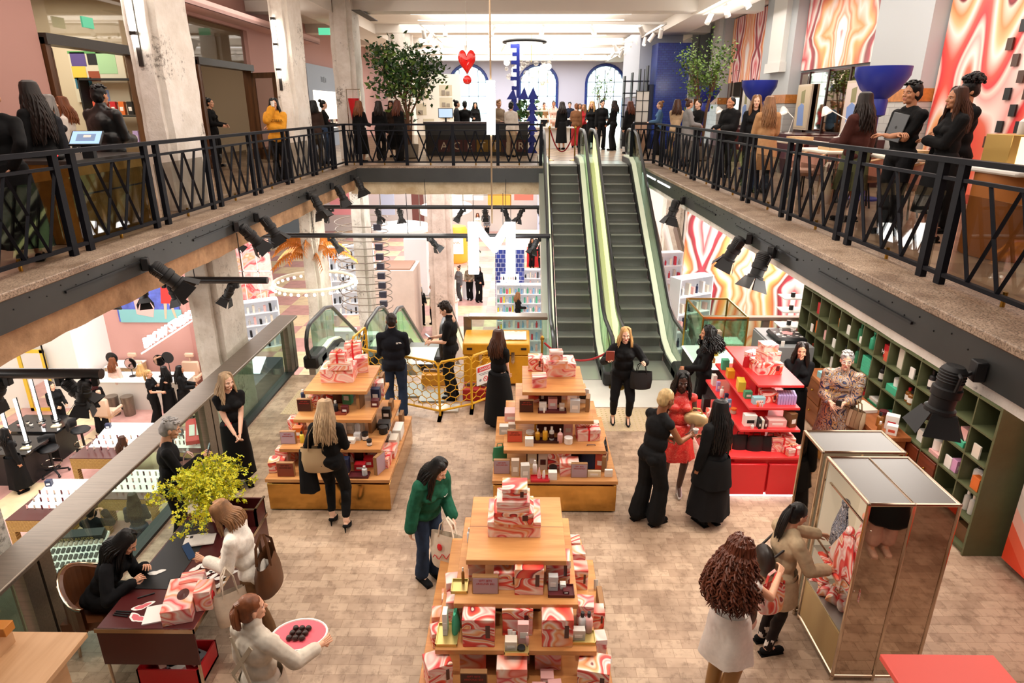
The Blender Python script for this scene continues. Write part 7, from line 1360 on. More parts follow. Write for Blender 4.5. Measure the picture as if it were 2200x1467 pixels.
o = thing('clutch_bag', 'slouchy pale gold bag under the arm of the woman in red', 'bag', (2.28, 7.56, 1.17), -.4); part('bag_body', MB().ell((0, 0, 0), (.16, .07, .11), 18, 10), mat('pale_gold_leather', '#c9ab7e', .3, .5), o); part('bag_handle', MB().tube([(-.08, 0, .08), (-.04, -.04, .17), (.04, -.04, .17), (.08, 0, .08)], .01, 6), GOLDP, o)
tote('shoulder_bag', 'small dark brown shoulder bag at the hip of the woman in white', (2.02, 4.50, 1.18), .2, .3, mat('oxblood_leather', '#3a1714', .4), .1, radians(60), .06)
o = thing('card_pouch', 'pale pink zip pouch hanging from the white dress woman', 'pouch', (2.0, 4.46, .76), .6); part('pouch_body', MB().ell((0, 0, 0), (.08, .03, .07), 14, 8), mat('blush_leather', '#e0b6a6', .5), o)
tote('gift_bag', 'agate print carrier bag on the arm of the woman in white', (2.24, 4.66, 1.16), .26, .28, AGATE, .14, radians(20), .12)
o = thing('backpack', 'small dark leather backpack of the woman in beige', 'backpack', P['beige']['back']+V((-.06, 0, -.16))); o.rotation_euler = (0, 0, P['beige']['rz']); part('bag_body', MB().ell((0, 0, 0), (.13, .08, .16), 16, 10), mat('dark_leather', '#241c18', .4), o); part('strap', MB().tube([(-.1, .03, .1), (-.11, .16, .22), (-.12, .28, .1)], .012, 6).tube([(.1, .03, .1), (.11, .16, .22), (.12, .28, .1)], .012, 6), mat('dark_leather', '#241c18'), o)
tote('tote_bag', 'pale pink cloth bag over the arm of the grey-haired person', (-3.80, 6.52, 1.24), .28, .26, cloth('rose_cloth', '#d8b3a8'), .12, .4, .12)
o = thing('pouch', 'dusky red leather pouch held low by the grey-haired person', 'pouch', (-3.78, 6.36, .86), .5); part('pouch_body', box1(-.12, -.03, -.05, .12, .03, .05, 0, .01), mat('dusky_red_leather', '#8e3a35', .5), o)
tote('striped_bag', 'brown and cream striped bag on the arm of the person in baroque print', (4.66, 8.2, 1.16), .32, .26, m_brick('brown_stripe', '#8a6a4a', '#d8c4a4', '#6a4c30', .06, 3, .004, .6, 'xz', 0), .14, radians(-60), .14)
tote('carrier_bag', 'cream shopper with a red squiggle hanging by the right railing', (4.3, 9.4, ZU+.78), .36, .42, COT, .14, 1.3, .14, mark=lambda o, w, h, d: part('squiggle', MB().tube([(-.1+.02*i, -d*.62, -h*.45+.04*sin(i*1.4)) for i in range(11)], .006, 5), REDL, o))
o = thing('black_jacket', 'black jacket carried over the forearm of the blonde woman', 'jacket', (-2.58, 6.88, .95)); part('jacket_cloth', MB().loft([((0, 0, .12), .07, .05), ((0, 0, -.1), .1, .07), ((0, 0, -.45), .12, .08)], 20, cap0=True, cap1=True, fold=.12, nf=5), BLK2, o)
# ================================================================== UPPER GALLERY FURNISHINGS
# shopfront doors
TIMB = m_wood('dark_walnut_frame', '#6b4426', '#46290f', .6, .4, 2); TRIM = mat('dark_door_metal', '#2b2520', .4)
for i, (y0, y1, a0, a1) in enumerate(((11.8, 14.7, -100, -92), (17.25, 20.75, -100, -60))):
    o = thing('door_%d' % (i+1), 'open timber shop doorway %d' % i, 'x'); del o['category']; o['kind'] = 'structure'; o['label'] = 'open timber shop doorway with a glass transom, %s along the left gallery' % ('first', 'second')[i]
    part('door_frame', MB().box(-8.2, y0, ZU, -7.95, y0+.14, 6.05).box(-8.2, y1-.14, ZU, -7.95, y1, 6.05), TIMB, o); part('transom_bar', box1(-8.22, y0, 5.95, -7.9, y1, 6.12), TRIM, o); part('transom_glass', box1(-8.1, y0, 6.12, -8.09, y1, 7.05), SMOKE, o)
    for yy, ang, s_ in ((y0+.14, a0, 1), (y1-.14, a1, -1)):
        b = MB(); b.T = Matrix.Translation((-7.95, yy, ZU)) @ Matrix.Rotation(radians(-ang if s_ > 0 else -ang), 4, 'Z'); q = s_
        def bb(u0, z0, u1, z1, d=.025): b.box(-d, min(q*u0, q*u1), z0, d, max(q*u0, q*u1), z1)
        bb(0, 0, .12, 2.45); bb(.9, 0, 1.02, 2.45); bb(0, 0, 1.02, .3); bb(0, 2.3, 1.02, 2.45); lf_ = part('door_leaf', b, TIMB, o)
        g = MB(); g.T = b.T; g.box(-.004, min(q*.12, q*.9), .3, .004, max(q*.12, q*.9), 2.3); part('pane', g, SMOKE, lf_)
o = thing('abstract_painting', 'colourful abstract painting of blocks and a pale green disc inside the first shop', 'painting', (-9.45, 15.68, 5.45), -pi/2); o.scale = (1, .42, .52); part('canvas', box1(0, -1.5, -.75, .04, 1.4, 1.3), mat('canvas_cream', '#d6cdb4', .7), o)
for y0, z0, y1, z1, c in ((-1.4, .7, -.6, 1.25, '#5c4a86'), (-1.45, .2, -.7, .7, '#e3c34c'), (-1.4, -.2, -.5, .25, '#2f6f86'), (-1.2, -.7, -.2, -.2, '#c8363a'), (-.6, .1, .0, .5, '#9a4a2c'), (-.5, .75, .0, 1.2, '#1d1a1e'), (-.4, -.7, .3, -.25, '#8fa6d8'), (.0, .4, 1.0, 1.25, '#a7cf9c'), (-1.5, 1.2, 1.4, 1.3, '#5a9a5a')): part('colour_block', box1(.04, y0, z0, .045, y1, z1), mat('art'+c, c, .7), o)
o = thing('wall_shelf_unit', 'black shelf with red and blue boxes inside the first shop', 'shelf', (-8.85, 15.6, ZU), -pi/2); part('frame', MB().box(0, -.9, .0, .35, -.86, 2.1).box(0, .86, 0, .35, .9, 2.1).box(0, -.9, 2.06, .35, .9, 2.1).box(0, -.9, 1.3, .35, .9, 1.33).box(0, -.9, .7, .35, .9, .73), BLACK, o)
goods([('carton:.12:.09:.28:%s' % ('#d5573f', '#d5573f', '#c8202c', '#e0702c', '#18181a', '#1b2a4a')[i], -9.45+.19*i, 15.3, ZU+1.34, 0) for i in range(6)]+[('carton:.12:.09:.26:%s' % ('#7fb6e0', '#e8ddcc', '#1b2a4a', '#b9a4d8', '#e6d8b8')[i], -9.4+.24*i, 15.3, ZU+.74, 0) for i in range(5)], 'black shop shelf')
o = thing('exit_sign', 'small green exit sign hung in the first shop transom', 'sign', (-7.85, 12.9, 6.3)); part('sign_panel', box1(0, -.16, 0, .03, .16, .18), mat('exit_green', '#4fb08a', .5, emit=.6), o)
o = thing('exit_sign', 'small lit green exit sign under the ceiling beyond the second column', 'sign', (-6.2, 22.5, 7.1)); part('sign_panel', box1(-.18, 0, 0, .18, .03, .2), mat('exit_green2', '#5ac89a', .5, emit=1.2), o)
o = thing('fire_sign', 'red fire equipment notice beside the first column', 'sign', (-7.88, 15.0, 6.15)); part('sign_panel', box1(0, -.2, 0, .02, .2, .5), RED, o); part('symbol', box1(.02, -.12, .15, .025, .12, .42), WHITE, o)
for i, (x, y, z0, z1) in enumerate(((-5.42, 9.96, 5.75, 7.3), (-5.28, 15.27, 5.55, 6.75))):
    o = thing('wall_sconce', 'long lit tube sconce on the %s white column' % ('nearest', 'second')[i], 'wall light', (x, y, 0)); part('tube', MB().cyl((0, 0, z0), (0, 0, z1), .035, n=10), TUBE, o); part('bracket', MB().box(-.03, .035, z0-.25, .03, .07, z1-.1), TRIM, o)
    for k in range(3): part('clip', box1(-.045, -.04, z0+.15+k*.5, .045, .04, z0+.2+k*.5), TRIM, o)
    spot((x+.1, y-.5, z0+.1), (x, y+.1, z1+.2), 25, 80, (1, .9, .75), .1); spot((x-.1, y-.5, z1), (x, y+.1, z0-.4), 25, 80, (1, .9, .75), .1)
# counter with tablet
o = thing('brass_counter', 'brass-clad till counter with a dark top behind the left railing', 'counter', (-5.35, 8.1, ZU)); part('front', box1(-.35, -.7, 0, .35, .75, .9, 0, .005), mat('aged_brass', '#8a6a2c', .35, .7, var=.2), o); part('worktop', box1(-.38, -.74, .9, .38, .78, .94), mat('counter_dark', '#2c2622', .4), o); part('brass_stripe', box1(.351, -.7, .55, .355, .75, .57), BLACK, o)
o = thing('tablet_till', 'tilted tablet till with a blue screen on the brass counter', 'till', (-5.05, 7.85, ZU+.94), .2); part('stand', MB().box(-.06, -.05, 0, .06, .05, .16), BLACK, o); b = MB(); b.T = Matrix.Translation((0, 0, .22)) @ Matrix.Rotation(radians(38), 4, 'X'); b.box(-.17, -.12, -.012, .17, .12, .012, 0, .004); part('tablet', b, BLACK, o); b = MB(); TT = Matrix.Translation((0, 0, .22)) @ Matrix.Rotation(radians(38), 4, 'X'); b.T = TT; b.box(-.155, -.105, .012, .155, .105, .0135); part('screen', b, mat('till_screen', '#8ab4e8', .3, emit=.7), o); b = MB(); b.T = TT; b.box(-.1, -.06, .0136, .1, .06, .0145); b.box(-.03, .0, .0146, .05, .04, .0150, 1); part('dialogue', b, [mat('till_dark', '#5a78a0', .3, emit=.4), WHITE], o)
o = thing('barcode_scanner', 'dark scanner with red glowing dots on the brass counter', 'scanner', (-5.2, 7.55, ZU+.94)); part('scanner_body', MB().ell((0, 0, .04), (.05, .08, .04), 12, 8), BLACK, o); part('red_light', MB().ell((.02, -.07, .05), .008, 6, 4).ell((-.01, -.075, .05), .008, 6, 4), mat('red_led', '#ff2020', .4, emit=6), o)
# far hall
def leafy(name, lab, base, h, crown, n, ms, trunks=4, pot=True, sz=.09, seed=1):
    o = thing(name, lab, 'tree', base); r_ = random.Random(seed); b = MB(); tips = []
    for k in range(trunks):
        a = k*2*pi/trunks+r_.random(); p0 = V((cos(a)*.05, sin(a)*.05, .3)); p1 = V((cos(a)*.12, sin(a)*.12, h*.45)); p2 = V((cos(a)*crown*.5, sin(a)*crown*.35, h*.68)); p3 = V((cos(a)*crown*.75, sin(a)*crown*.55, h*.88)); b.tube([p0, p1, p2, p3], [.04, .03, .02, .008], 6); tips += [p2, p3, p2.lerp(p3, .5)]
        for q in range(4):
            t = p2.lerp(p3, r_.random())+V((r_.gauss(0, crown*.3), r_.gauss(0, crown*.3), r_.gauss(.05, h*.1))); b.tube([p1.lerp(p2, .6), p2.lerp(t, .5), t], [.015, .01, .004], 5); tips.append(t)
    part('trunk', b, BARK, o); f = MB()
    for i in range(n):
        c = r_.choice(tips)+V((r_.gauss(0, crown*.2), r_.gauss(0, crown*.2), r_.gauss(.06, h*.07))); d = V((r_.gauss(0, 1), r_.gauss(0, 1), r_.gauss(-.2, .6))).normalized(); u = d.cross(V((r_.gauss(0, 1), r_.gauss(0, 1), 1))).normalized(); s_ = r_.uniform(.7, 1.3)*sz
        nn = d.cross(u)*.12*s_; f.add([c, c+d*s_*.5+u*s_*.34+nn, c+d*s_*1.15, c+d*s_*.5-u*s_*.34+nn, c+d*s_*.6], [(0, 1, 4), (1, 2, 4), (2, 3, 4), (3, 0, 4)], i % 4 == 0)
    part('foliage', f, ms, o)
    if pot: part('pot', MB().lathe([(.2, 0), (.26, .04), (.3, .42), (.27, .42), (.24, .36), (0, .34)], 18), mat('stone_pot', '#8d857a', .7), o)
    return o
leafy('potted_tree', 'broad leafy tree in a pot behind the far railing', (-3.45, 21.0, ZU), 3.0, 1.0, 1700, [LEAFM, LEAFL], 5, sz=.15, seed=3)
leafy('potted_tree', 'airy light green tree at the far end of the right gallery', (5.35, 20.2, ZU), 3.0, .6, 1300, [LEAFL, LEAFM], 4, sz=.085, seed=6)
leafy('potted_tree', 'slim small tree in front of the right arched window', (4.4, 38, ZU), 3.0, .45, 260, [LEAFL, LEAFM], 3, sz=.1, seed=8)
leafy('potted_plant', 'bushy dark plant among the perfume shelves below the chandelier', (.2, 31, ZU), 1.7, .6, 120, [LEAFM, LEAFM], 4, sz=.3, seed=9)
o = thing('heart_ornament', 'glossy red heart ornament with a small red ball hanging from the ceiling', 'ornament', (-1.22, 16.0, 5.6)); GR = mat('glossy_red', '#d81f1c', .12, coat=.6)
b = MB(); n = 36
for i in range(13):
    t = i/12; 
ring = lambda s_, y: [(s_*.0125*16*sin(a)**3, y, .34+s_*.019*(13*cos(a)-5*cos(2*a)-2*cos(3*a)-cos(4*a))) for a in [2*pi*k/n for k in range(n)]]
prof = ((.05, -.1), (.55, -.095), (.85, -.06), (1, 0), (.85, .06), (.55, .095), (.05, .1)); vs = [p for s_, y in prof for p in ring(s_, y)]
b.add(vs, [(i*n+k, (i+1)*n+k, (i+1)*n+(k+1) % n, i*n+(k+1) % n) for i in range(len(prof)-1) for k in range(n)]); part('heart', b, GR, o); part('ball', MB().ell((0, 0, -.06), .1, 16, 12), GR, o); part('cord', MB().cyl((0, 0, .62), (0, 0, ZC-5.6), .006, n=5), mat('pale_cord', '#b9b2a6', .6), o)
o = thing('pendant_letter', 'glowing white capital M sign on a long rod with a bright tube above it', 'hanging sign', (-.6, 14.0, 0)); part('rod', MB().cyl((0, 0, 2.6), (0, 0, ZC), .018, n=8), mat('rod_brass', '#b8a184', .35, .6), o)
part('light_tube', box1(-.085, -.06, 4.42, .085, .06, 5.45), TUBE, o)
b = MB(); b.prism([(-.52, 1.5), (-.3, 1.5), (-.3, 2.35), (.02, 1.98), (.1, 1.98), (.3, 2.35), (.3, 1.5), (.5, 1.5), (.5, 2.62), (.28, 2.62), (.06, 2.28), (-.06, 2.28), (-.3, 2.62), (-.52, 2.62)], -.08, .08, 'y'); part('letter', b, NEON, o, smooth=False); part('hanger', MB().cyl((-.4, 0, 2.6), (-.4, 0, 3.2), .006).cyl((.4, 0, 2.6), (.4, 0, 3.2), .006).cyl((-.4, 0, 3.2), (.4, 0, 3.2), .006), BLACK, o)
# key-shaped totem
o = thing('totem', 'tall cobalt blue cut-out totem rising to a dark disc under the ceiling', 'totem', (-.12, 23.6, ZU)); b = MB(); b.box(-.02, -.05, 1.8, .09, .05, 3.5)
for z, w_ in ((3.35, .22), (3.1, .16), (2.85, .2), (2.6, .14), (2.35, .22), (2.05, .18)): b.box(-w_, -.05, z, -.02, .05, z+.12)
for x0 in (0., .62):
    zz = (0, .35, .7, 1.05, 1.4)
    for j, z in enumerate(zz): xx = x0-.1; b.prism([(xx-.2, z), (xx+.2, z), (xx, z+.34)], -.05, .05, 'y'); b.ell((xx, 0, z+.3), (.1, .05, .09), 10, 6)
b.prism([(-.35, 1.75), (.0, 1.75), (-.12, 2.1)], -.05, .05, 'y'); b.prism([(.05, 1.75), (.4, 1.75), (.25, 2.15)], -.05, .05, 'y'); b.prism([(.35, 1.75), (.72, 1.75), (.55, 2.15)], -.05, .05, 'y')
part('cut_out', b, BLUE, o); part('disc', MB().lathe([(.72, 3.5), (.74, 3.54), (.7, 3.58), (0, 3.58)], 28, (.25, 0, 0)), BLACK, o); part('glow_ring', MB().lathe([(.6, 3.49), (.0, 3.488)], 24, (.25, 0, 0)), WGLOW, o)
o = thing('bubble_chandelier', 'wide chandelier of clear glass bubbles in front of the far windows', 'chandelier', (.45, 30, 6.35)); r_ = random.Random(2); cg = mat('bubble_glow', '#fffaf0', .2, emit=2.2); bub = m_glass('bubble_glass', '#f4f1ea', refl=.16)
for i in range(56):
    a = r_.uniform(0, 2*pi); rr_ = r_.uniform(.4, 1.05); p = (cos(a)*rr_, sin(a)*rr_, r_.uniform(-.5, .45)); e = part('bubble', MB().ell(p, r_.uniform(.07, .13), 10, 8), bub if i % 3 else cg, o)
part('stem', MB().cyl((0, 0, .4), (0, 0, 1.5), .015).cyl((-.8, 0, .2), (-.8, 0, 1.5), .005).cyl((.8, 0, .2), (.8, 0, 1.5), .005), GOLDP, o)
o = thing('letter_counter', 'long dark counter faced with brown and brass letter tiles behind the far railing', 'counter', (-1.5, 22.5, ZU)); part('counter_body', box1(-1.6, -.3, 0, 1.75, .4, 1.0), mat('counter_black', '#1b1917', .4), o); part('worktop', box1(-1.65, -.34, 1.0, 1.8, .45, 1.05), mat('counter_oxblood', '#3a211c', .4), o)
for i, ch in enumerate('ACETTER'): x = -1.0+.42*i; part('tile', box1(x-.19, -.32, .12, x+.19, -.3, .5), (BROWNT, BROWNT, BROWNT, mat('aged_brass', '#8a6a2c'), mat('aged_brass', '#8a6a2c'), BROWNT, BROWNT)[i], o); word(ch, .34, mat('letter_cream', '#d9c9b0', .5), o, (x, -.322, .3), (pi/2, 0, 0), .002)
o = thing('computer_screen', 'till computer with a pale blue screen on the far counter', 'monitor', (-2.45, 22.5, ZU+1.05)); part('screen_case', box1(-.24, 0, .12, .24, .03, .42), BLACK, o); part('screen', box1(-.22, -.004, .14, .22, 0, .4), mat('pale_screen', '#b9d2ef', .4, emit=1.), o); part('stand', MB().box(-.03, .0, 0, .03, .03, .14).box(-.1, -.06, 0, .1, .08, .01), BLACK, o)
o = thing('alcove_wall', 'cream display wall with lit square alcoves at the back of the hall', 'display wall', (-4.9, 38, ZU)); W9 = mat('cream_joinery', '#e9e3d3', .6)
part('panel', box1(-2.4, .1, 0, 1.6, .5, 3.2), W9, o)
for x, z, w_, h in ((-2.0, 2.0, .9, .5), (-.6, 1.9, .7, .7), (.8, 2.1, .7, .55), (.8, 1.5, .7, .5), (.8, .9, .7, .5), (-.8, 1.1, 1.0, .6), (-.2, .3, .6, .6)): f = part('alcove', box1(x-w_/2, .085, z, x+w_/2, .1, z+h), mat('alcove_shade', '#c9bfa4', .7), o); part('wares', MB().box(x-w_*.3, .03, z+.03, x-w_*.05, .08, z+h*.5).box(x+w_*.05, .03, z+.03, x+w_*.3, .08, z+h*.4), mat('alcove_wares', '#8f8474', .6), f)
o = thing('blue_column_block', 'tall cobalt tiled pillar beside the black shelf', 'pillar', (5.55, 26.3, ZU)); part('tiled_face', box1(-.55, -.4, 0, .65, .8, 3.7), COBT, o); part('grey_side', box1(-1.0, .8, 1.9, .6, 5, 4.3), mat('silver_grey_wall', '#a9adb8', .6), o)
o = thing('black_shelf', 'navy black open shelf unit left of the cobalt pillar', 'shelf', (4.4, 26.2, ZU)); 
for k in range(4): part('upright', box1(-.5+.28*k, 0, 0, -.46+.28*k, .4, 2.6+.12*k), BLACK, o)
for k in range(6): part('board', box1(-.5, 0, .3+.42*k, .42, .4, .34+.42*k), mat('navy_board', '#1b2238', .5), o)
part('cabinet', box1(.42, -.05, 0, .7, .4, 2.3), mat('navy_board', '#1b2238'), o)
o = thing('panel_screen', 'slim black framed screen of white and peach panels by the last escalator', 'screen', (4.15, 23.6, ZU)); part('panels', MB().box(-.22, 0, 0, .22, .03, 1.0).box(-.22, 0, 1.0, .22, .03, 2.0, 1), [mat('peach_panel', '#dbb49a', .6), WHITE], o)
for x in (-.23, 0, .21): part('frame', box1(x, -.01, 0, x+.025, .04, 2.05 if x else 2.7), BLACK, o)
for z in (1.0, 1.35, 1.7, 2.0): part('frame', box1(-.23, -.012, z, .23, .042, z+.025), BLACK, o)
o = thing('perfume_tiers', 'white tiered stand of small perfume bottles in the far hall', 'display stand', (1.0, 26.5, ZU))
for k in range(3): part('tier', box1(-.75-.15*(2-k), -.2-.15*(2-k), .75+.3*k, .75+.15*(2-k), .3, .79+.3*k), WHITE, o)
part('base', box1(-.9, -.4, 0, .9, .3, .75), WHITE, o)
for k in range(3):
    for j in range(9): put('bottle:.035:.16:#e8ddcc:#8f5a24', 1.0-.7+.175*j+(.05 if k % 2 else 0), 26.5-.12-.15*(2-k), ZU+.79+.3*k, 'small perfume bottle on the white tiered stand, %s from left, %s tier' % (ORD[j], ORD[k]), 'bottle')
o = thing('grey_kiosk', 'grey shop kiosk with lit shelves on the left gallery beyond the second column', 'kiosk', (-8, 26, ZU)); part('frame', MB().box(.02, -.8, 0, .3, 4, 3.0), mat('kiosk_grey', '#8d97a6', .5), o); part('ledge', box1(.3, -.35, .76, .55, 3.45, .8), GREY, o); part('lit_niche', box1(.3, -.3, .7, .32, 3.4, 2.1), mat('niche_glow', '#fff3e0', .5, emit=1.4), o)
part('small_lettering', MB().box(.3, .9, 2.42, .31, .98, 2.62).box(.3, 1.03, 2.42, .31, 1.2, 2.6).box(.3, 1.25, 2.4, .31, 1.42, 2.62).box(.3, 1.47, 2.42, .31, 1.6, 2.58), colr('#6a727c'), o)
for i in range(8): put('carton:.12:.1:.25:%s' % ('#5a1d22', '#18181a', '#c9b6a4')[i % 3], -7.6, 25.9+.4*i, ZU+.8, 'box on the lit kiosk niche, %s from the near end' % ORD[i], 'carton')
o = thing('red_cone_stand', 'slim metal stand holding a tall red cone behind the far railing', 'stand', (-4.95, 20.5, ZU)); part('frame', tubes([((-.2, 0, 0), (-.2, 0, 2.0)), ((.2, 0, 0), (.2, 0, 2.0)), ((-.2, 0, 2.0), (.2, 0, 2.0))], .014), CHROME, o); part('cone', MB().lathe([(.02, .6), (.17, 1.75), (0, 1.75)], 16), RED, o)
# ceiling tracks and white lamps
def wlamp(lab, p, rz, tilt=35, proto=[None]):
    if proto[0] is None:
        o = thing('ceiling_spotlight', lab, 'spotlight'); part('stem', MB().cyl((0, 0, 0), (0, 0, -.12), .015), WHITE, o); b = MB(); T_ = Matrix.Translation((0, 0, -.14)) @ Matrix.Rotation(radians(tilt), 4, 'X'); b.T = T_; b.lathe([(0, .1), (.07, .1), (.075, -.2), (.065, -.2), (.06, -.15)], 14); part('lamp_body', b, WHITE, o); b = MB(); b.T = T_; b.lathe([(.06, -.17), (0, -.17)], 14); part('lens', b, WGLOW, o); proto[0] = o; o.location = p; o.rotation_euler = (0, 0, rz); tag(o, lab, 'spotlight', 'white ceiling spotlights')
    else: dup(proto[0], p, rz, lab, 'white ceiling spotlights')
tracks = ((-3.2, 22.8, 4.6, 22.8, 7.45, 'nearest cross track'), (-3.2, 22.8, -3.2, 29, 7.45, 'left side track'), (4.6, 22.8, 4.6, 33, 7.45, 'right side track'), (-3, 29, 4.6, 29, 7.45, 'farther cross track'), (-5, 33, 5, 33, 7.45, 'farthest cross track'), (5.3, 12, 5.3, 21, 7.5, 'right gallery track'))
for x0, y0, x1, y1, z, w_ in tracks:
    tag(MB().bar((x0, y0, z), (x1, y1, z), .06, .07).build('ceiling_track', WHITE), 'white ceiling light track, the %s' % w_, 'track'); L_ = V((x1-x0, y1-y0)).length; n = int(L_/1.35)
    for k in range(n): t = (k+.5)/n; wlamp('white spotlight on the %s, %s along it' % (w_, ORD[k]), (x0+(x1-x0)*t, y0+(y1-y0)*t, z-.03), radians((k*77) % 360))
for i, (x, y) in enumerate(((-4.6, 21.3), (-7.0, 16.8))): tag(box1(x-.12, y-1.2, ZC-.36, x+.12, y+1.2, ZC-.34).build('ceiling_vent', mat('vent_dark', '#5b5650', .7)), 'slotted air vent in the ceiling near the %s column' % ('third', 'second')[i], 'vent')
# right gallery
for i, (x, y, s_) in enumerate(((5.9, 11.5, 1.0), (5.9, 17.3, 1.0), (5.95, 22.3, 1.0))):
    o = thing('torchere_lamp', 'cobalt blue bowl-topped floor lamp, %s from the camera on the right gallery' % ORD[i], 'floor lamp', (x, y, ZU)); b = MB()
    part('bowl', MB().lathe([(.12, 1.62), (.15, 1.64), (.3, 1.78), (.41, 1.98), (.42, 2.12), (.39, 2.12), (.3, 1.9), (0, 1.75)], 28), BLUE, o); part('neck', MB().lathe([(.075, 1.35), (.14, 1.38), (.15, 1.6), (.13, 1.64)], 20), BLUE, o); part('pole', MB().cyl((0, 0, .03), (0, 0, 1.4), .055, n=14), BLUE, o); part('base', MB().lathe([(.28, 0), (.28, .03), (.06, .06)], 24), BLUE, o)
    point((x, y, ZU+2.35), 26, (1, .93, .82), .12)
OKT = m_wood('pale_table', '#d9b98f', '#c29d6e', .6, .5, 1)
for i, (x, y) in enumerate(((4.75, 10.3), (5.1, 8.95), (5.3, 13.0))):
    o = thing('make_up_table', 'pale make-up table with a white top on the right gallery, %s from the camera' % ('second', 'nearest', 'third')[i], 'table', (x, y, ZU)); part('tabletop', box1(-.35, -.55, .86, .35, .55, .9, 0, .01), mat('cream_top', '#efe4d2', .4), o)
    for a, c in ((-.3, -.48), (.3, -.48), (-.3, .48), (.3, .48)): part('leg', MB().cyl((a, c, 0), (a, c, .86), .02), CHROME, o)
    part('box_tray', box1(-.2, -.3, .9, .15, .1, .98), OKT, o)
for i, (x, y, rz) in enumerate(((5.35, 7.2, 2.6), (5.4, 10.6, 2.8), (4.9, 11.6, 3.4), (5.5, 9.5, 2.2))):
    if i == 0:
        ch = thing('tub_chair', 'blush tub chair with a timber rim on the right gallery, first from the camera', 'chair', (x, y, ZU), rz); b = MB(); b.lathe([(.24, .40), (.3, .46), (.3, .5), (0, .52)], 20); part('seat', b, mat('blush_velvet', '#c9a08e', .7), ch); b = MB()
        pts = [(cos(a)*.31, sin(a)*.31, .86-.14*abs(sin((a-pi)*.8))) for a in [radians(80+200*k/14) for k in range(15)]]
        for p, q in zip(pts, pts[1:]): b.add([(p[0], p[1], .44), (q[0], q[1], .44), q, p], [(0, 1, 2, 3), (3, 2, 1, 0)])
        part('backrest', b, mat('blush_velvet', '#c9a08e'), ch); part('rim', MB().tube(pts, .018, 6), OKT, ch)
        for a in range(4): part('leg', MB().cyl((.22*cos(a*pi/2+.8), .22*sin(a*pi/2+.8), 0), (.12*cos(a*pi/2+.8), .12*sin(a*pi/2+.8), .42), .014), BLACK, ch)
    else: dup(ch, (x, y, ZU), rz, 'blush tub chair with a timber rim on the right gallery, %s from the camera' % ('', 'third', 'fourth', 'second')[i])
for i, (x, y, rz) in enumerate(((6.6, 14.2, 2.4), (6.5, 16.6, 1.8), (6.2, 20.7, 2.2))):
    if i == 0:
        dl = thing('desk_lamp', 'white jointed desk lamp on the right gallery, nearest of three', 'lamp', (x, y, ZU+.9), rz); part('base', MB().lathe([(.09, 0), (.09, .02), (0, .03)], 16), WHITE, dl); part('arm', tubes([((0, 0, .02), (-.12, 0, .36)), ((-.12, 0, .36), (.3, 0, .58))], .01), WHITE, dl); b = MB(); b.T = Matrix.Translation((.34, 0, .56)) @ Matrix.Rotation(.5, 4, 'Y'); b.lathe([(.03, .06), (.05, .04), (.12, -.1), (.11, -.1), (.03, .03)], 18); part('lamp_shade', b, WHITE, dl); b = MB(); b.ell((.32, 0, .5), .035, 8, 6); part('bulb', b, WGLOW, dl)
    else: dup(dl, (x, y, ZU+.9), rz, 'white jointed desk lamp on the right gallery, %s of three' % ('', 'middle', 'farthest')[i])
    o = thing('wall_counter', 'dark wall counter under the desk lamp, %s from the camera' % ORD[i], 'counter', (x+.3, y, ZU)); part('counter_body', box1(-.5, -.9, 0, .45, .9, .9), BROWNT, o)
for i, (y, z, c) in enumerate(((17.9, 4.95, '#c9b79a'), (15.2, 4.95, '#d9c8c0'), (22.4, 4.95, '#d9d2c8'))):
    o = thing('framed_poster', 'framed fashion poster in the dark niche, %s from the camera' % ('second', 'nearest', 'farthest')[i], 'poster', (GX-.2, y, z)); part('frame', box1(-.03, -.42, -.55, .02, .42, .55), mat('poster_frame', '#c9b7a0', .4), o); part('print', MB().box(-.036, -.38, -.5, -.03, .38, .5).prism([(-.2, -.45), (.2, -.45), (.25, .0), (.05, .1), (-.1, .05)], -.04, -.036, 'x', 1).prism([(-.1, .1), (.12, .1), (.14, .38), (-.08, .42)], -.04, -.036, 'x', 2), [mat('poster'+c, c, .6), mat('poster_blue', '#7f9ad0', .6), mat('poster_olive', '#8f8a60', .6)], o)
b = MB()
for i in range(9):
    for j in range(13):
        if (i+j) % 2 == 0 and not (i == 0 and j % 3): b.box(GX-.16, 10.72-.2*i, 4.35+.235*j, GX-.135, 10.72-.2*i+.13, 4.35+.235*j+.17, (i*7+j) % 3 == 0)
o = thing('perforated_panel', 'panel of small square dark openings over the orange swirls at the right edge', 'wall panel'); part('opening_grille', b, [BLACK, mat('opening_brown', '#4a2c20', .4)], o)
o = thing('wash_counter', 'brown leather-wrapped counter with a white ledge at the right frame edge', 'counter', (5.15, 7.0, ZU)); part('counter_body', MB().loft([((0, 0, 0), .32, .42), ((0, 0, .86), .32, .42)], 24, cap1=True), mat('caramel_leather', '#a5642a', .4), o); part('ledge', box1(-.36, -.5, .86, .45, .4, .92, 0, .02), WHITE, o)
o = thing('gold_box', 'glowing gold display box on the wash counter', 'box', (5.2, 7.05, ZU+.92)); part('box_body', MB().box(-.28, -.2, 0, .3, .2, .32, 0, .005), mat('satin_gold', '#c9a45a', .3, .6), o); part('lit_face', box1(-.2, -.205, .03, .1, -.2, .3), mat('gold_glow', '#ffe9bd', .4, emit=1.2), o)
put('pump:.04:.2:#f4efe8:#f4efe8', 5.1, 7.0, ZU+1.24, 'white soap pump on the gold display box', 'bottle'); put('jar:.05:.08:#18181a:#18181a', 5.25, 7.0, ZU+1.24, 'black lidded jar on the gold display box', 'jar')
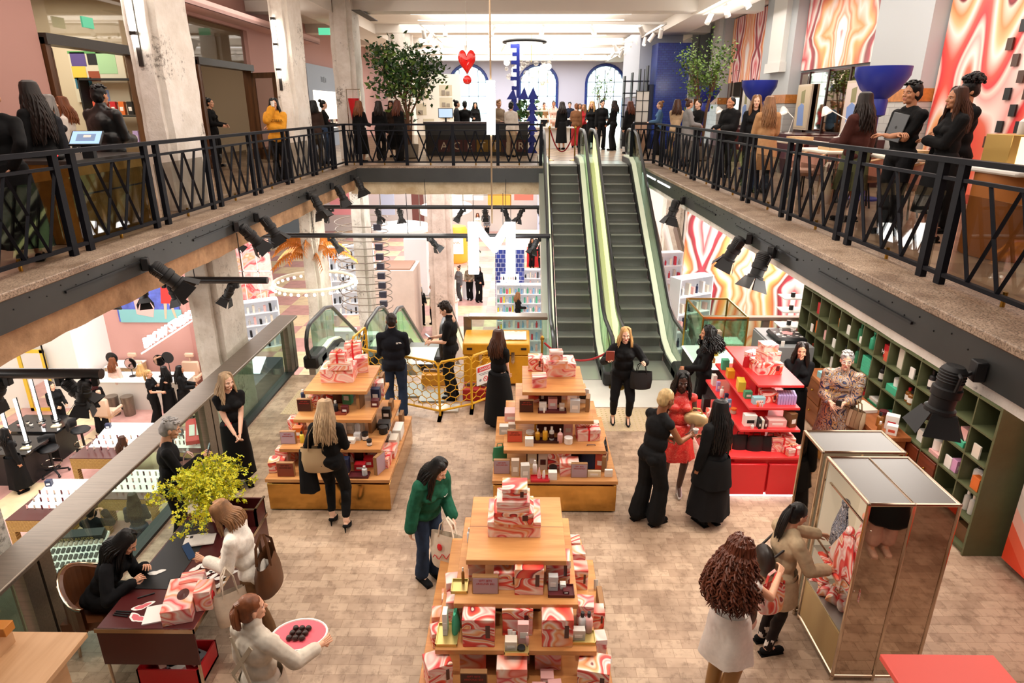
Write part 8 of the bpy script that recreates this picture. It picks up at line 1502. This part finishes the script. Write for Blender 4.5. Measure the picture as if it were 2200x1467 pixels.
o = thing('pedestal_basin', 'white pedestal wash basin at the right frame edge', 'basin', (5.35, 6.35, ZU)); part('basin', MB().lathe([(.1, .66), (.3, .74), (.42, .86), (.44, .93), (.40, .93), (.3, .82), (0, .78)], 28), mat('white_ceramic', '#efe9e2', .2), o); part('pedestal', MB().lathe([(.27, 0), (.26, .04), (.17, .12), (.13, .35), (.12, .68)], 24), mat('white_ceramic', '#efe9e2'), o)
# ================================================================== LOWER LEVEL FURNISHINGS
LWH = mat('lit_white_top', '#fbf7f2', .4, emit=.35); CANE = m_brick('woven_cane', '#c9a868', '#b8954f', '#8a6a34', .03, .03, .006, .5, 'xz', .1)
o = thing('salon_counter', 'long white salon counter in front of the pink wall', 'counter', (-11.4, 17.75, ZL)); part('worktop', box1(-1.55, -.3, .92, 1.55, .35, 1.0), LWH, o); part('counter_body', box1(-1.5, -.22, 0, 1.5, .3, .92), mat('warm_white', '#d9d2c8', .6), o)
for i, (px, py, m, r, w_) in enumerate(((280, 781, MIRC, .17, 'silver'), (342, 774, MIRC, .17, 'silver'), (240, 769, BLACK, .17, 'black'), (360, 768, BLACK, .17, 'black'))):
    p = ony(px, py, 17.75); o = thing('table_mirror', 'round %s-backed make-up mirror on the salon counter, %s' % (('bright' if m is MIRC else 'dark'), ('left of two', 'right of two')[i % 2]), 'mirror', (p.x, 17.75, ZL+1.0)); z = p.z-(ZL+1.0)
    part('mirror_disc', MB().tube([(0, -.01, z), (0, .012, z)], r, 22), m, o); part('mirror_rim', MB().tube([(cos(a)*r, 0, z+sin(a)*r) for a in [2*pi*k/22 for k in range(22)]], .012, 6, closed=True), BLACK, o); part('stand', MB().cyl((0, 0, .02), (0, 0, z-r), .012).lathe([(.1, 0), (.1, .015), (0, .02)], 16), BLACK, o)
SCH = mat('salon_beige_vinyl', '#d6b49a', .5)
for i, (x, y, rz) in enumerate(((-12.15, 18.6, 0), (-10.35, 18.6, 0), (-11.55, 16.3, pi))):
    if i == 0:
        sc = thing('salon_chair', 'beige salon chair with a headrest against the pink wall, left of two', 'chair', (x, y, ZL), rz); part('seat', box1(-.28, -.28, .42, .28, .25, .56, 0, .05), SCH, sc); part('backrest', box1(-.27, .2, .5, .27, .32, 1.05, 0, .04), SCH, sc); part('headrest', MB().box(-.14, .22, 1.18, .14, .32, 1.32, 0, .03).box(-.02, .26, 1.0, .02, .29, 1.2), SCH, sc)
        for s_ in (-1, 1): part('armrest', box1(s_*.33-.04, -.2, .6, s_*.33+.04, .25, .68, 0, .02), SCH, sc)
        part('base', MB().cyl((0, 0, 0), (0, 0, .42), .05).lathe([(.28, 0), (.28, .03), (.05, .05)], 20), CHROME, sc)
    else: dup(sc, (x, y, ZL), rz, ('', 'beige salon chair with a headrest against the pink wall, right of two', 'beige salon chair seen from behind under the blonde client')[i])
o = thing('wall_painting', 'painting of a blue scene with a figure in red on the salon wall', 'painting', (-11.5, 19.15, -.75)); part('canvas', box1(-1.0, 0, -.6, .95, .04, .95), mat('painting_blue', '#5a68c0', .7, var=.5, vscale=2.5), o)
part('turquoise_base', box1(-.95, -.005, -.62, 1.0, 0, -.2), mat('painting_turquoise', '#7fb8b8', .7), o); part('pale_block', MB().prism([(-.4, -.35), (.1, -.45), (.2, -.05), (-.05, .2), (-.42, .1)], -.012, -.006, 'y'), mat('painting_pink', '#e3b0a8', .7), o); part('red_shape', MB().prism([(.42, -.0), (.82, -.0), (.72, .55), (.5, .55)], -.012, -.006, 'y'), mat('painting_red', '#d8322e', .7), o); part('pale_limbs', MB().prism([(.45, -.5), (.5, -.5), (.6, 0), (.5, 0)], -.012, -.006, 'y').prism([(.78, -.5), (.84, -.5), (.76, 0), (.66, 0)], -.012, -.006, 'y').ell((.6, -.01, .68), (.09, .01, .11), 10, 6), mat('painting_skin', '#dcae92', .7), o)
o = thing('neon_sign', 'glowing white BROW STUDIO sign running along the salon', 'sign', (-9.75, 17.05, -.84)); word('BROW STUDIO', .385, NEON, o, (0, 0, 0), (pi/2, 0, pi/2), .03); part('backing_rail', box1(-.06, -1.45, -.24, -.035, 1.45, -.2), WHITE, o)
o = thing('leaning_mirror', 'tall mirror with a yellow frame against the white wall', 'mirror', (-14.2, 17.4, ZL)); part('mirror_glass', box1(-.3, .02, .1, .3, .04, 1.85), MIRC, o); part('frame', MB().box(-.4, 0, 0, -.3, .06, 1.95).box(.3, 0, 0, .4, .06, 1.95).box(-.4, 0, 1.85, .4, .06, 1.95).box(-.4, 0, 0, .4, .06, .1), mat('frame_yellow', '#e8c33a', .5), o)
o = thing('side_cabinet', 'low timber cabinet with a white top beside the salon counter', 'cabinet', (-12.35, 18.8, ZL)); part('carcass', box1(-.5, -.3, 0, .45, .3, .95), OKT, o); part('open_front', box1(-.45, -.305, .5, .1, -.3, .85), BROWNT, o); part('top', box1(-.52, -.32, .95, .47, .32, .98), WHITE, o)
for i in range(2): o = thing('waste_bin', 'brushed steel waste bin by the salon counter, %s of two' % ('left', 'right')[i], 'bin', (-11.95+.45*i, 17.2, ZL)); part('bin_body', MB().lathe([(.15, 0), (.17, .55), (.15, .55), (.13, .05)], 20), STEEL, o); part('lid', MB().lathe([(.175, .55), (.17, .6), (0, .62)], 20), STEEL, o)
GB = mat('gloss_black_table', '#151516', .12)
for i, (x, y) in enumerate(((-12.3, 14.9), (-12.25, 13.75))):
    o = thing('make_up_station', 'gloss black make-up table with lit vertical tubes, %s of two' % ('farther', 'nearer')[i], 'table', (x, y, ZL)); part('tabletop', box1(-.75, -.5, .84, .7, .45, .9), GB, o); part('base', box1(-.6, -.4, 0, .55, .35, .84), BLACK, o)
    for k, dx in enumerate((-.1, .3)): part('light_tube', MB().cyl((dx, .1, .95), (dx, .1, 2.05), .03, n=8), TUBE, o); part('tube_stand', MB().cyl((dx+.06, .1, .9), (dx+.06, .1, 2.1), .012).lathe([(.1, .9), (.1, .92), (0, .93)], 12, (dx, .1, 0)), BLACK, o)
    goods([('jar:.04:.07:%s:#18181a' % c, x-.5+.16*k, y-.15+.1*(k % 2), ZL+.9, 0) for k, c in enumerate(('#f0b8b4', '#e8ddcc', '#f4efe8', '#c9b6a4', '#f0b8b4'))]+[('tray:.2:.14:#e6d8b8', x+.5, y-.2, ZL+.9, .2)], '%s make-up station' % ('farther', 'nearer')[i])
for i, (x, y) in enumerate(((-11.5, 13.9), (-11.35, 14.9), (-13.4, 14.4))):
    if i == 0:
        sk_ = thing('drafting_stool', 'black wheeled drafting stool beside the nearer make-up station', 'stool', (x, y, ZL), .6); part('seat', MB().lathe([(.2, .66), (.23, .7), (.2, .74), (0, .75)], 20), BLACK, sk_); part('backrest', MB().tube([(-.18, .2, .85), (0, .27, .86), (.18, .2, .85)], .13, 8, flat=(.25, 1)), BLACK, sk_); part('foot_ring', MB().tube([(cos(a)*.22, sin(a)*.22, .32) for a in [2*pi*k/18 for k in range(18)]], .012, 6, closed=True), CHROME, sk_); part('column', MB().cyl((0, 0, .1), (0, 0, .68), .03), BLACK, sk_)
        for k in range(5): a = 2*pi*k/5; part('leg', MB().bar((0, 0, .13), (cos(a)*.3, sin(a)*.3, .08), .04, .03).ell((cos(a)*.3, sin(a)*.3, .035), .035, 8, 6), BLACK, sk_)
    else: dup(sk_, (x, y, ZL), .6+i, ('', 'black wheeled drafting stool beside the farther make-up station', 'black wheeled drafting stool left of the lit tubes')[i])
cc = ((-9.5, 11.4, 1.3, 1.3, 'at the left edge'), (-8.2, 12.0, 1.2, 1.0, 'behind the dark-haired woman'), (-9.75, 13.9, 1.4, 1.5, 'below the salon'), (-8.0, 13.9, 1.0, .9, 'beside the red display'))
rr = random.Random(12)
for i, (x, y, w_, d_, l) in enumerate(cc):
    o = thing('tester_counter', 'cane-fronted counter with a glowing white tester top, %s' % l, 'counter', (x, y, ZL)); part('cane_front', MB().box(-w_/2, -d_/2, .6, w_/2, d_/2, .86).box(-w_/2, -d_/2, 0, -w_/2+.12, -d_/2+.12, .6).box(w_/2-.12, -d_/2, 0, w_/2, -d_/2+.12, .6).box(-w_/2, d_/2-.12, 0, -w_/2+.12, d_/2, .6).box(w_/2-.12, d_/2-.12, 0, w_/2, d_/2, .6), CANE, o); part('red_top', box1(-w_/2, -d_/2, .86, w_/2, d_/2, .88), BROWNT, o); b = MB(); b.T = Matrix.Translation((0, .05, .9)) @ Matrix.Rotation(radians(12), 4, 'X'); b.box(-w_/2+.12, -d_/2+.15, 0, w_/2-.05, d_/2-.1, .04); part('tester_board', b, LWH, o)
    goods([('tube:.018:.1:%s:#18181a' % ('#f0b8b4', '#c9b6a4', '#5a1d22')[k % 3], x-w_/2+.25+(w_-.4)*(k % 7)/6, y-d_/2+.3+.2*(k//7), ZL+.93+.045*(k//7), 0) for k in range(21)]+[('carton:.12:.1:.14:#1b2a4a', x-w_/2+.2, y+d_/2-.25, ZL+1.0, .2), ('jar:.05:.05:#d0d0d0:#cfcac2', x+w_/2-.2, y+d_/2-.25, ZL+1.0, 0)], '%s tester counter' % ('left edge', 'middle', 'salon side', 'red side')[i])
    if i == 0: word('CHANTE', .12, mat('soft_grey_ink', '#b9b2ac', .6), o, (.1, .52, 1.065), (radians(12), 0, 0), .001)
o = thing('red_slope_display', 'sloping red and white display with picture cards below the handrail', 'display', (-7.7, 13.9, ZL+1.0), .35); part('slope', MB().prism([(-.25, 0), (.25, 0), (.25, .45), (-.25, .1)], -.3, .3, 'x'), RED, o)
b = MB(); b.T = Matrix.Translation((0, 0, .285)) @ Matrix.Rotation(radians(35), 4, 'X'); [b.box(-.22+.16*k, -.18, 0, -.1+.16*k, .12, .01) for k in range(3)]; part('picture_card', b, [WHITE], o)
o = thing('cosmetics_rack', 'slanted cosmetics rack of black and gold rows below the near balustrade', 'display rack', (-7.9, 9.3, ZL), .15); R_ = Matrix.Translation((0, 0, 1.0)) @ Matrix.Rotation(radians(22), 4, 'X')
b = MB(); b.T = R_; b.box(-.5, -.6, 0, .5, .6, .05); part('rack_board', b, LWH, o); part('base', box1(-.45, -.4, 0, .45, .45, .95), BLACK, o); b = MB(); b.T = R_; b.box(-.48, .42, .05, .48, .58, .2); part('header', b, BLACK, o); word('ESTEE LAUDER', .1, GOLDP, o, tuple(R_ @ V((0, .415, .13))), (pi/2+radians(22), 0, 0), .001)
for j, c in enumerate((GOLDP, GOLDP, colr('#1b2a4a'), BLACK, BLACK, BLACK, colr('#c9b6a4'))):
    for k in range(11): b = MB(); b.T = R_; x = -.42+.084*k; y = -.5+.14*j; b.box(x, y, .05, x+.045, y+.09, .09 if j > 1 else .12); part('product', b, c, o)
o = thing('device_stand', 'black stand with a lit white screen and small devices seen through the glass', 'display', (-7.1, 15.6, ZL)); part('base', box1(-.5, -1.1, 0, .5, 1.2, 2.0), mat('stand_blue_black', '#27303a', .4), o); b = MB(); b.T = Matrix.Translation((.1, .2, 2.15)) @ Matrix.Rotation(radians(25), 4, 'X'); b.box(-.35, -.3, 0, .25, .3, .03); part('lit_screen', b, mat('screen_white', '#f4f8ff', .4, emit=1.6), o)
goods([('carton:.12:.2:.05:%s' % ('#18181a', '#cfcac2', '#f4efe8', '#1b2a4a')[k % 4], -7.4+.15*(k % 5), 14.7+.2*(k//5), ZL+2.0, .1*k) for k in range(10)], 'device stand')
# behind: palms canopy, posters, columns, spiral
OR = mat('orange_foil', '#e08a3a', .35, .35, var=.2); o = thing('palm_canopy', 'round canopy of copper-orange palm fronds with a ring of bulbs around the column', 'canopy', (-5.15, 15.8, 1.0)); o.scale = (.76,)*3
for i in range(15):
    a = i*2*pi/15+.2; lv = i % 3; b = MB(); z0 = .55+.22*lv; L_ = 1.35-.15*lv; P_ = [V((cos(a)*L_*t, sin(a)*L_*t, z0+.42*sin(t*2.4)-.35*t*t)) for t in (.2, .4, .6, .8, 1.0)]; b.tube(P_, [.03, .028, .022, .016, .006], 5); sd = V((-sin(a), cos(a), 0))
    for j in range(14):
        t = j/13*3.99; k = min(3, int(t)); c = P_[k].lerp(P_[k+1], t-k); ll = .34*(1-.5*abs(j/13-.35))
        for s_ in (-1, 1): e = c+sd*s_*ll*.55+V((cos(a)*.1, sin(a)*.1, -ll*.65)); w_ = V((cos(a), sin(a), 0))*.05; b.add([c-w_, c+w_, e], [(0, 1, 2)])
    part('frond', b, OR, o)
part('ring', MB().tube([(cos(a)*1.3, sin(a)*1.3, -.2) for a in [2*pi*k/36 for k in range(36)]], .06, 8, closed=True), mat('cream_ring', '#eadfc9', .4), o)
for k in range(34): a = 2*pi*k/34; part('bulb', MB().ell((cos(a)*1.34, sin(a)*1.34, -.32), .05, 8, 6), mat('ring_bulb', '#fff6e6', .4, emit=5.), o)
o = thing('wire_spiral', 'spiral of thin steel wire with hanging shoes around a concrete column', 'sculpture', (-5.16, 21.1, 0)); part('wire', MB().tube([(cos(t*.35)*.85, sin(t*.35)*.85, 1.6-t*.0129) for t in range(235)], .016, 5), STEEL, o); b = MB()
for k in range(9): b.box(.55, -.75+.02*k, 1.3-.32*k, .78, -.6+.02*k, 1.5-.32*k)
part('dark_charms', b, mat('charm_dark', '#2c2a38', .4), o)
o = thing('column_plinth', 'tall pinkish stone-clad box around the base of the lower hall column', 'plinth', (-4.7, 24.3, ZL)); part('cladding', box1(-.85, -.85, 0, .75, .85, 2.85), mat('pink_stone', '#d5c3b8', .7, var=.08, vscale=2), o); part('opening', box1(-.7, -.7, 2.85, .6, .7, 2.9), mat('plinth_top', '#9d7763', .6), o)
o = thing('lip_poster', 'tall framed beauty poster of pink lips in panels behind the lower column', 'poster', (-9.0, 21.0, -.1)); part('print', box1(-.62, 0, -1.2, .75, .04, 1.0), m_agate('lip_print', 1.1, .8, False, 1.6, pink=True), o)
for x in (-.2, .28): part('divider', box1(x, -.01, -1.2, x+.03, 0, 1.0), WHITE, o)
part('divider', box1(-.62, -.01, -.1, .75, 0, -.06), WHITE, o)
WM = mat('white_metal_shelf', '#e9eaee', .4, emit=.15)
def shelf_bay(lab, x, y, z, w_, h, rz, rows, cols, ns=8, kinds=('carton', 'bottle')):
    o = thing('display_shelf', lab, 'display shelf', (x, y, z), rz); part('back_panel', box1(-w_/2, .18, 0, w_/2, .22, h), WM, o)
    for r in range(rows+1): part('shelf', box1(-w_/2, -.15, h*r/rows-.02, w_/2, .2, h*r/rows), WM, o)
    for s_ in (-1, 1): part('side', box1(s_*w_/2-.015, -.15, 0, s_*w_/2+.015, .2, h), WM, o)
    for r in range(rows):
        for k in range(ns):
            c = cols[(r*3+k) % len(cols)] if len(cols) > 3 else cols[r % len(cols)]; b = MB(); xx = -w_/2+.06+(w_-.12)*k/(ns-1); hh = h/rows*(.4+.25*((k*7+r*3) % 3)/2)
            (b.box(xx-.03, -.08, h*r/rows, xx+.03, .05, h*r/rows+hh) if (r+k) % 3 else b.lathe([(.032, 0), (.032, hh*.7), (.014, hh*.75), (.014, hh), (0, hh)], 10, (xx, 0, h*r/rows))); part('product', b, colr(c), o)
    return o
W_ = ('#f4efe8', '#e8ddcc', '#cfcac2', '#f0b8b4', '#18181a'); RY = ('#d5304a', '#e6d832', '#f4efe8', '#7fb6e0', '#47b890')
shelf_bay('slanted white display shelf of small packs left of the lower column', -8.0, 19.0, ZL+1.5, 1.1, 1.5, .5, 4, W_, 7); shelf_bay('pale shelf of pink packs beside the lower left column', -9.0, 18.3, ZL+.8, .9, 1.2, .4, 3, ('#f0b8b4', '#d5573f', '#f4efe8', '#c9b6a4'), 6)
shelf_bay('white shelf of blue and green packs behind the descending escalator', -5.6, 18.6, ZL+.9, 1.2, 1.3, 0, 3, ('#47b890', '#7fb6e0', '#f4efe8', '#cfcac2'), 7); shelf_bay('dark red table shelf of bottles behind the descending escalator', -5.1, 20.0, ZL+.5, .9, 1.1, 0, 2, ('#5a1d22', '#2f7d55', '#d5573f', '#18181a'), 6)
shelf_bay('black and white magazine-like shelf right of the palm canopy', -6.2, 23.5, ZL+1.2, 1.6, 2.6, .2, 6, ('#18181a', '#f4efe8', '#cfcac2', '#18181a'), 9)
shelf_bay('tall lit shelf of red and yellow packs under the lit letter', -.45, 25.2, ZL, .95, 1.9, 0, 5, RY, 8); shelf_bay('tall lit shelf of pale packs beside the left escalator', .5, 25.2, ZL, .95, 1.9, 0, 5, ('#7fb6e0', '#f4efe8', '#47b890', '#f0b8b4'), 8)
shelf_bay('low shelf of cosmetics beyond the yellow chest rail', .1, 18.2, ZL+.6, 1.2, 2.2, 0, 6, ('#f0b8b4', '#f4efe8', '#d5304a', '#7fb6e0'), 9)
shelf_bay('white shelf wall of fragrances behind the glass case', 4.1, 15.0, ZL+2.2, 1.0, 2.6, .5, 6, ('#f4efe8', '#e8ddcc', '#f0b8b4', '#1b2a4a'), 7); shelf_bay('red and white shelf seen right of the escalators', 4.9, 21.5, ZL+2.2, 1.1, 1.8, .2, 4, ('#d5304a', '#f4efe8', '#d5304a', '#cfcac2'), 7)
o = thing('tiled_kiosk', 'cobalt tiled kiosk with lit shelves of bottles under the letter M', 'kiosk', (-.45, 28.5, ZL)); part('tiled_body', box1(-.65, 0, 0, .65, .9, 2.6), m_brick('cobalt_small', '#2a3f9a', '#1f2f78', '#b8c0d8', .2, .2, .01, .3, 'xz'), o); part('lit_front', box1(-.42, -.02, .3, .42, 0, 1.5), mat('kiosk_glow', '#eef2ff', .4, emit=.8), o)
for r in range(4):
    for k in range(8): part('product', MB().lathe([(.035, 0), (.035, .12), (.014, .13), (.014, .18), (0, .18)], 8, (-.38+.108*k, -.08, .38+.29*r)), colr(W_[(k+r) % 5]), o)
    part('shelf', box1(-.44, -.16, .35+.29*r, .44, 0, .38+.29*r), WM, o)
shelf_bay('white round-topped counter of bottles right of the tiled kiosk', .6, 29, ZL, .8, 1.6, 0, 4, W_, 7)
o = thing('yellow_booth', 'yellow vending booth with a pale blue window in the lower hall', 'booth', (-3.65, 37.5, ZL)); part('booth_body', MB().lathe([(.55, 0), (.6, .1), (.6, 1.9), (.5, 2.1), (0, 2.15)], 24), mat('booth_yellow', '#f0b83c', .4), o); part('window', box1(-.4, -.64, .6, .4, -.58, 1.75), mat('booth_window', '#d6eaf0', .3, emit=.5), o)
part('script_mark', MB().tube([(-.22+.04*k, -.645, 1.25+.07*sin(k*1.7)) for k in range(12)], .018, 5), mat('booth_orange', '#e88a2c', .5), o)
for i, (x, y, z, rx, ry) in enumerate(((-4.95, 27, .12, 1.2, 1.5), (-3.4, 30, .5, 1.2, 2.2))):
    o = thing('round_canopy', 'white ring-shaped ceiling canopy in the lower hall, %s of two' % ('nearer', 'farther')[i], 'canopy', (x, y, z)); part('rim', MB().lathe([(1.15, 0), (1.2, .02), (1.2, .18), (1.1, .18)], 32, (0, 0, 0), 0, rx/1.2, ry/1.2), mat('canopy_white', '#e6e2dc', .5), o); part('lit_face', MB().lathe([(1.1, .1), (0, .1)], 32, (0, 0, 0), 0, rx/1.2, ry/1.2), mat('canopy_glow', '#ffffff', .5, emit=.5), o); part('hanger', MB().cyl((-.8, 0, .1), (-.8, 0, 3.1-z), .02).cyl((.8, 0, .1), (.8, 0, 3.1-z), .02), STEEL, o)
o = thing('white_block', 'tall plain white display block in the lower hall', 'display block', (-4.9, 30.5, ZL)); part('block', box1(-.55, -.4, 0, .5, .5, 2.75), WM, o); part('shadow_gap', box1(-.56, -.41, .0, .51, .51, .06), GREY, o)
for i, (x, y, r) in enumerate(((-2.95, 26.2, .42), (-5.0, 28.6, .55), (-2.4, 29.8, .4))):
    o = thing('round_table', 'round pale pink tester table in the lower hall, %s' % ('nearest', 'with the black curved side', 'farthest')[i], 'table', (x, y, ZL)); part('tabletop', MB().lathe([(r, .9), (r, .95), (0, .95)], 28), mat('blush_top', '#e6c0b2', .4), o); part('drum', MB().lathe([(r*.8, 0), (r*.85, .9)], 28), BLACK if i == 1 else WM, o)
    goods([('bottle:.035:%.2f:%s:#cfcac2' % (.2+.05*(k % 2), ('#d0d0d0', '#f4efe8', '#e8ddcc')[k % 3]), x+r*.75*cos(k*.7), y+r*.75*sin(k*.7), ZL+.95, 0) for k in range(9)], '%s round tester table' % ('nearest', 'black', 'farthest')[i])
o = thing('red_counter', 'red counter far back on the lower level beside the escalators', 'counter', (.9, 36.5, ZL)); part('counter_body', box1(-.5, -.3, 0, .5, .3, 1.05), RED, o); part('lit_shelf', box1(-1.6, .8, .6, .6, .9, 1.9), mat('far_lit_shelf', '#f6e4d0', .5, emit=.6), o)
o = thing('white_escalator', 'distant white escalator sides seen to the right of the escalators', 'escalator', (6.6, 27, ZL))
for k in range(4): part('side_deck', MB().bar((-.9+.5*k, -3, 0), (-.9+.5*k, 3.2, 3.4), .12, .5), (WHITE, STEEL)[k % 2], o)
# logos on clothing
def on(j, p): return V(p)*j['k']
j = P['fleece']; b = MB()
for k in range(3): b.tube([V((.10+.012*k+cos(a)*.02, -.165, 1.33+sin(a)*.02)) for a in [pi*q/8 for q in range(5)]], .003, 4)
b.box(.065, -.168, 1.325, .098, -.163, 1.335); b.box(.065, -.168, 1.34, .094, -.163, 1.349); lo_ = part('chest_logo', b, WHITE, j['root']); lo_.scale = (j['k'],)*3
j = P['green']; p_ = j['up']((-.09, .155, 1.3)); o = MB().tube([(-.025, 0, .008), (-.012, 0, -.008), (.0, 0, -.006), (.03, 0, .014)], [.002, .006, .005, .001], 5).build('chest_logo', WHITE, j['root']); o.matrix_local = j['root'].matrix_basis.inverted() @ Matrix.Translation(p_) @ Matrix.Rotation(j['rz']+pi, 4, 'Z')
# crossed apron straps
j = P['wait']; b = MB(); b.bar((-.11, -.125, 1.42), (.1, -.17, 1.1), .035, .008, up=(0, 1, 0)); b.bar((.11, -.125, 1.42), (-.1, -.17, 1.1), .035, .008, up=(0, 1, 0)); b.bar((-.1, -.17, 1.1), (.02, -.175, .98), .03, .008, up=(0, 1, 0)); b.bar((.1, -.17, 1.1), (-.02, -.175, .98), .03, .008, up=(0, 1, 0)); o = part('apron_straps', b, mat('strap_canvas', '#b8a890', .7), j['root']); o.scale = (j['k'],)*3
j = P['shirt']; o = MB().tube([(cos(a)*.022-.031, 0, sin(a)*.018) for a in [2*pi*q/12 for q in range(12)]], .003, 5, closed=True).tube([(cos(a)*.022+.031, 0, sin(a)*.018) for a in [2*pi*q/12 for q in range(12)]], .003, 5, closed=True).build('spectacles', mat('clear_frame', '#cfd4d6', .2), j['root']); hp_ = j['head']((0, .088, .097)); o.matrix_local = j['root'].matrix_basis.inverted() @ Matrix.Translation(hp_) @ Matrix.Rotation(j['rz'], 4, 'Z')
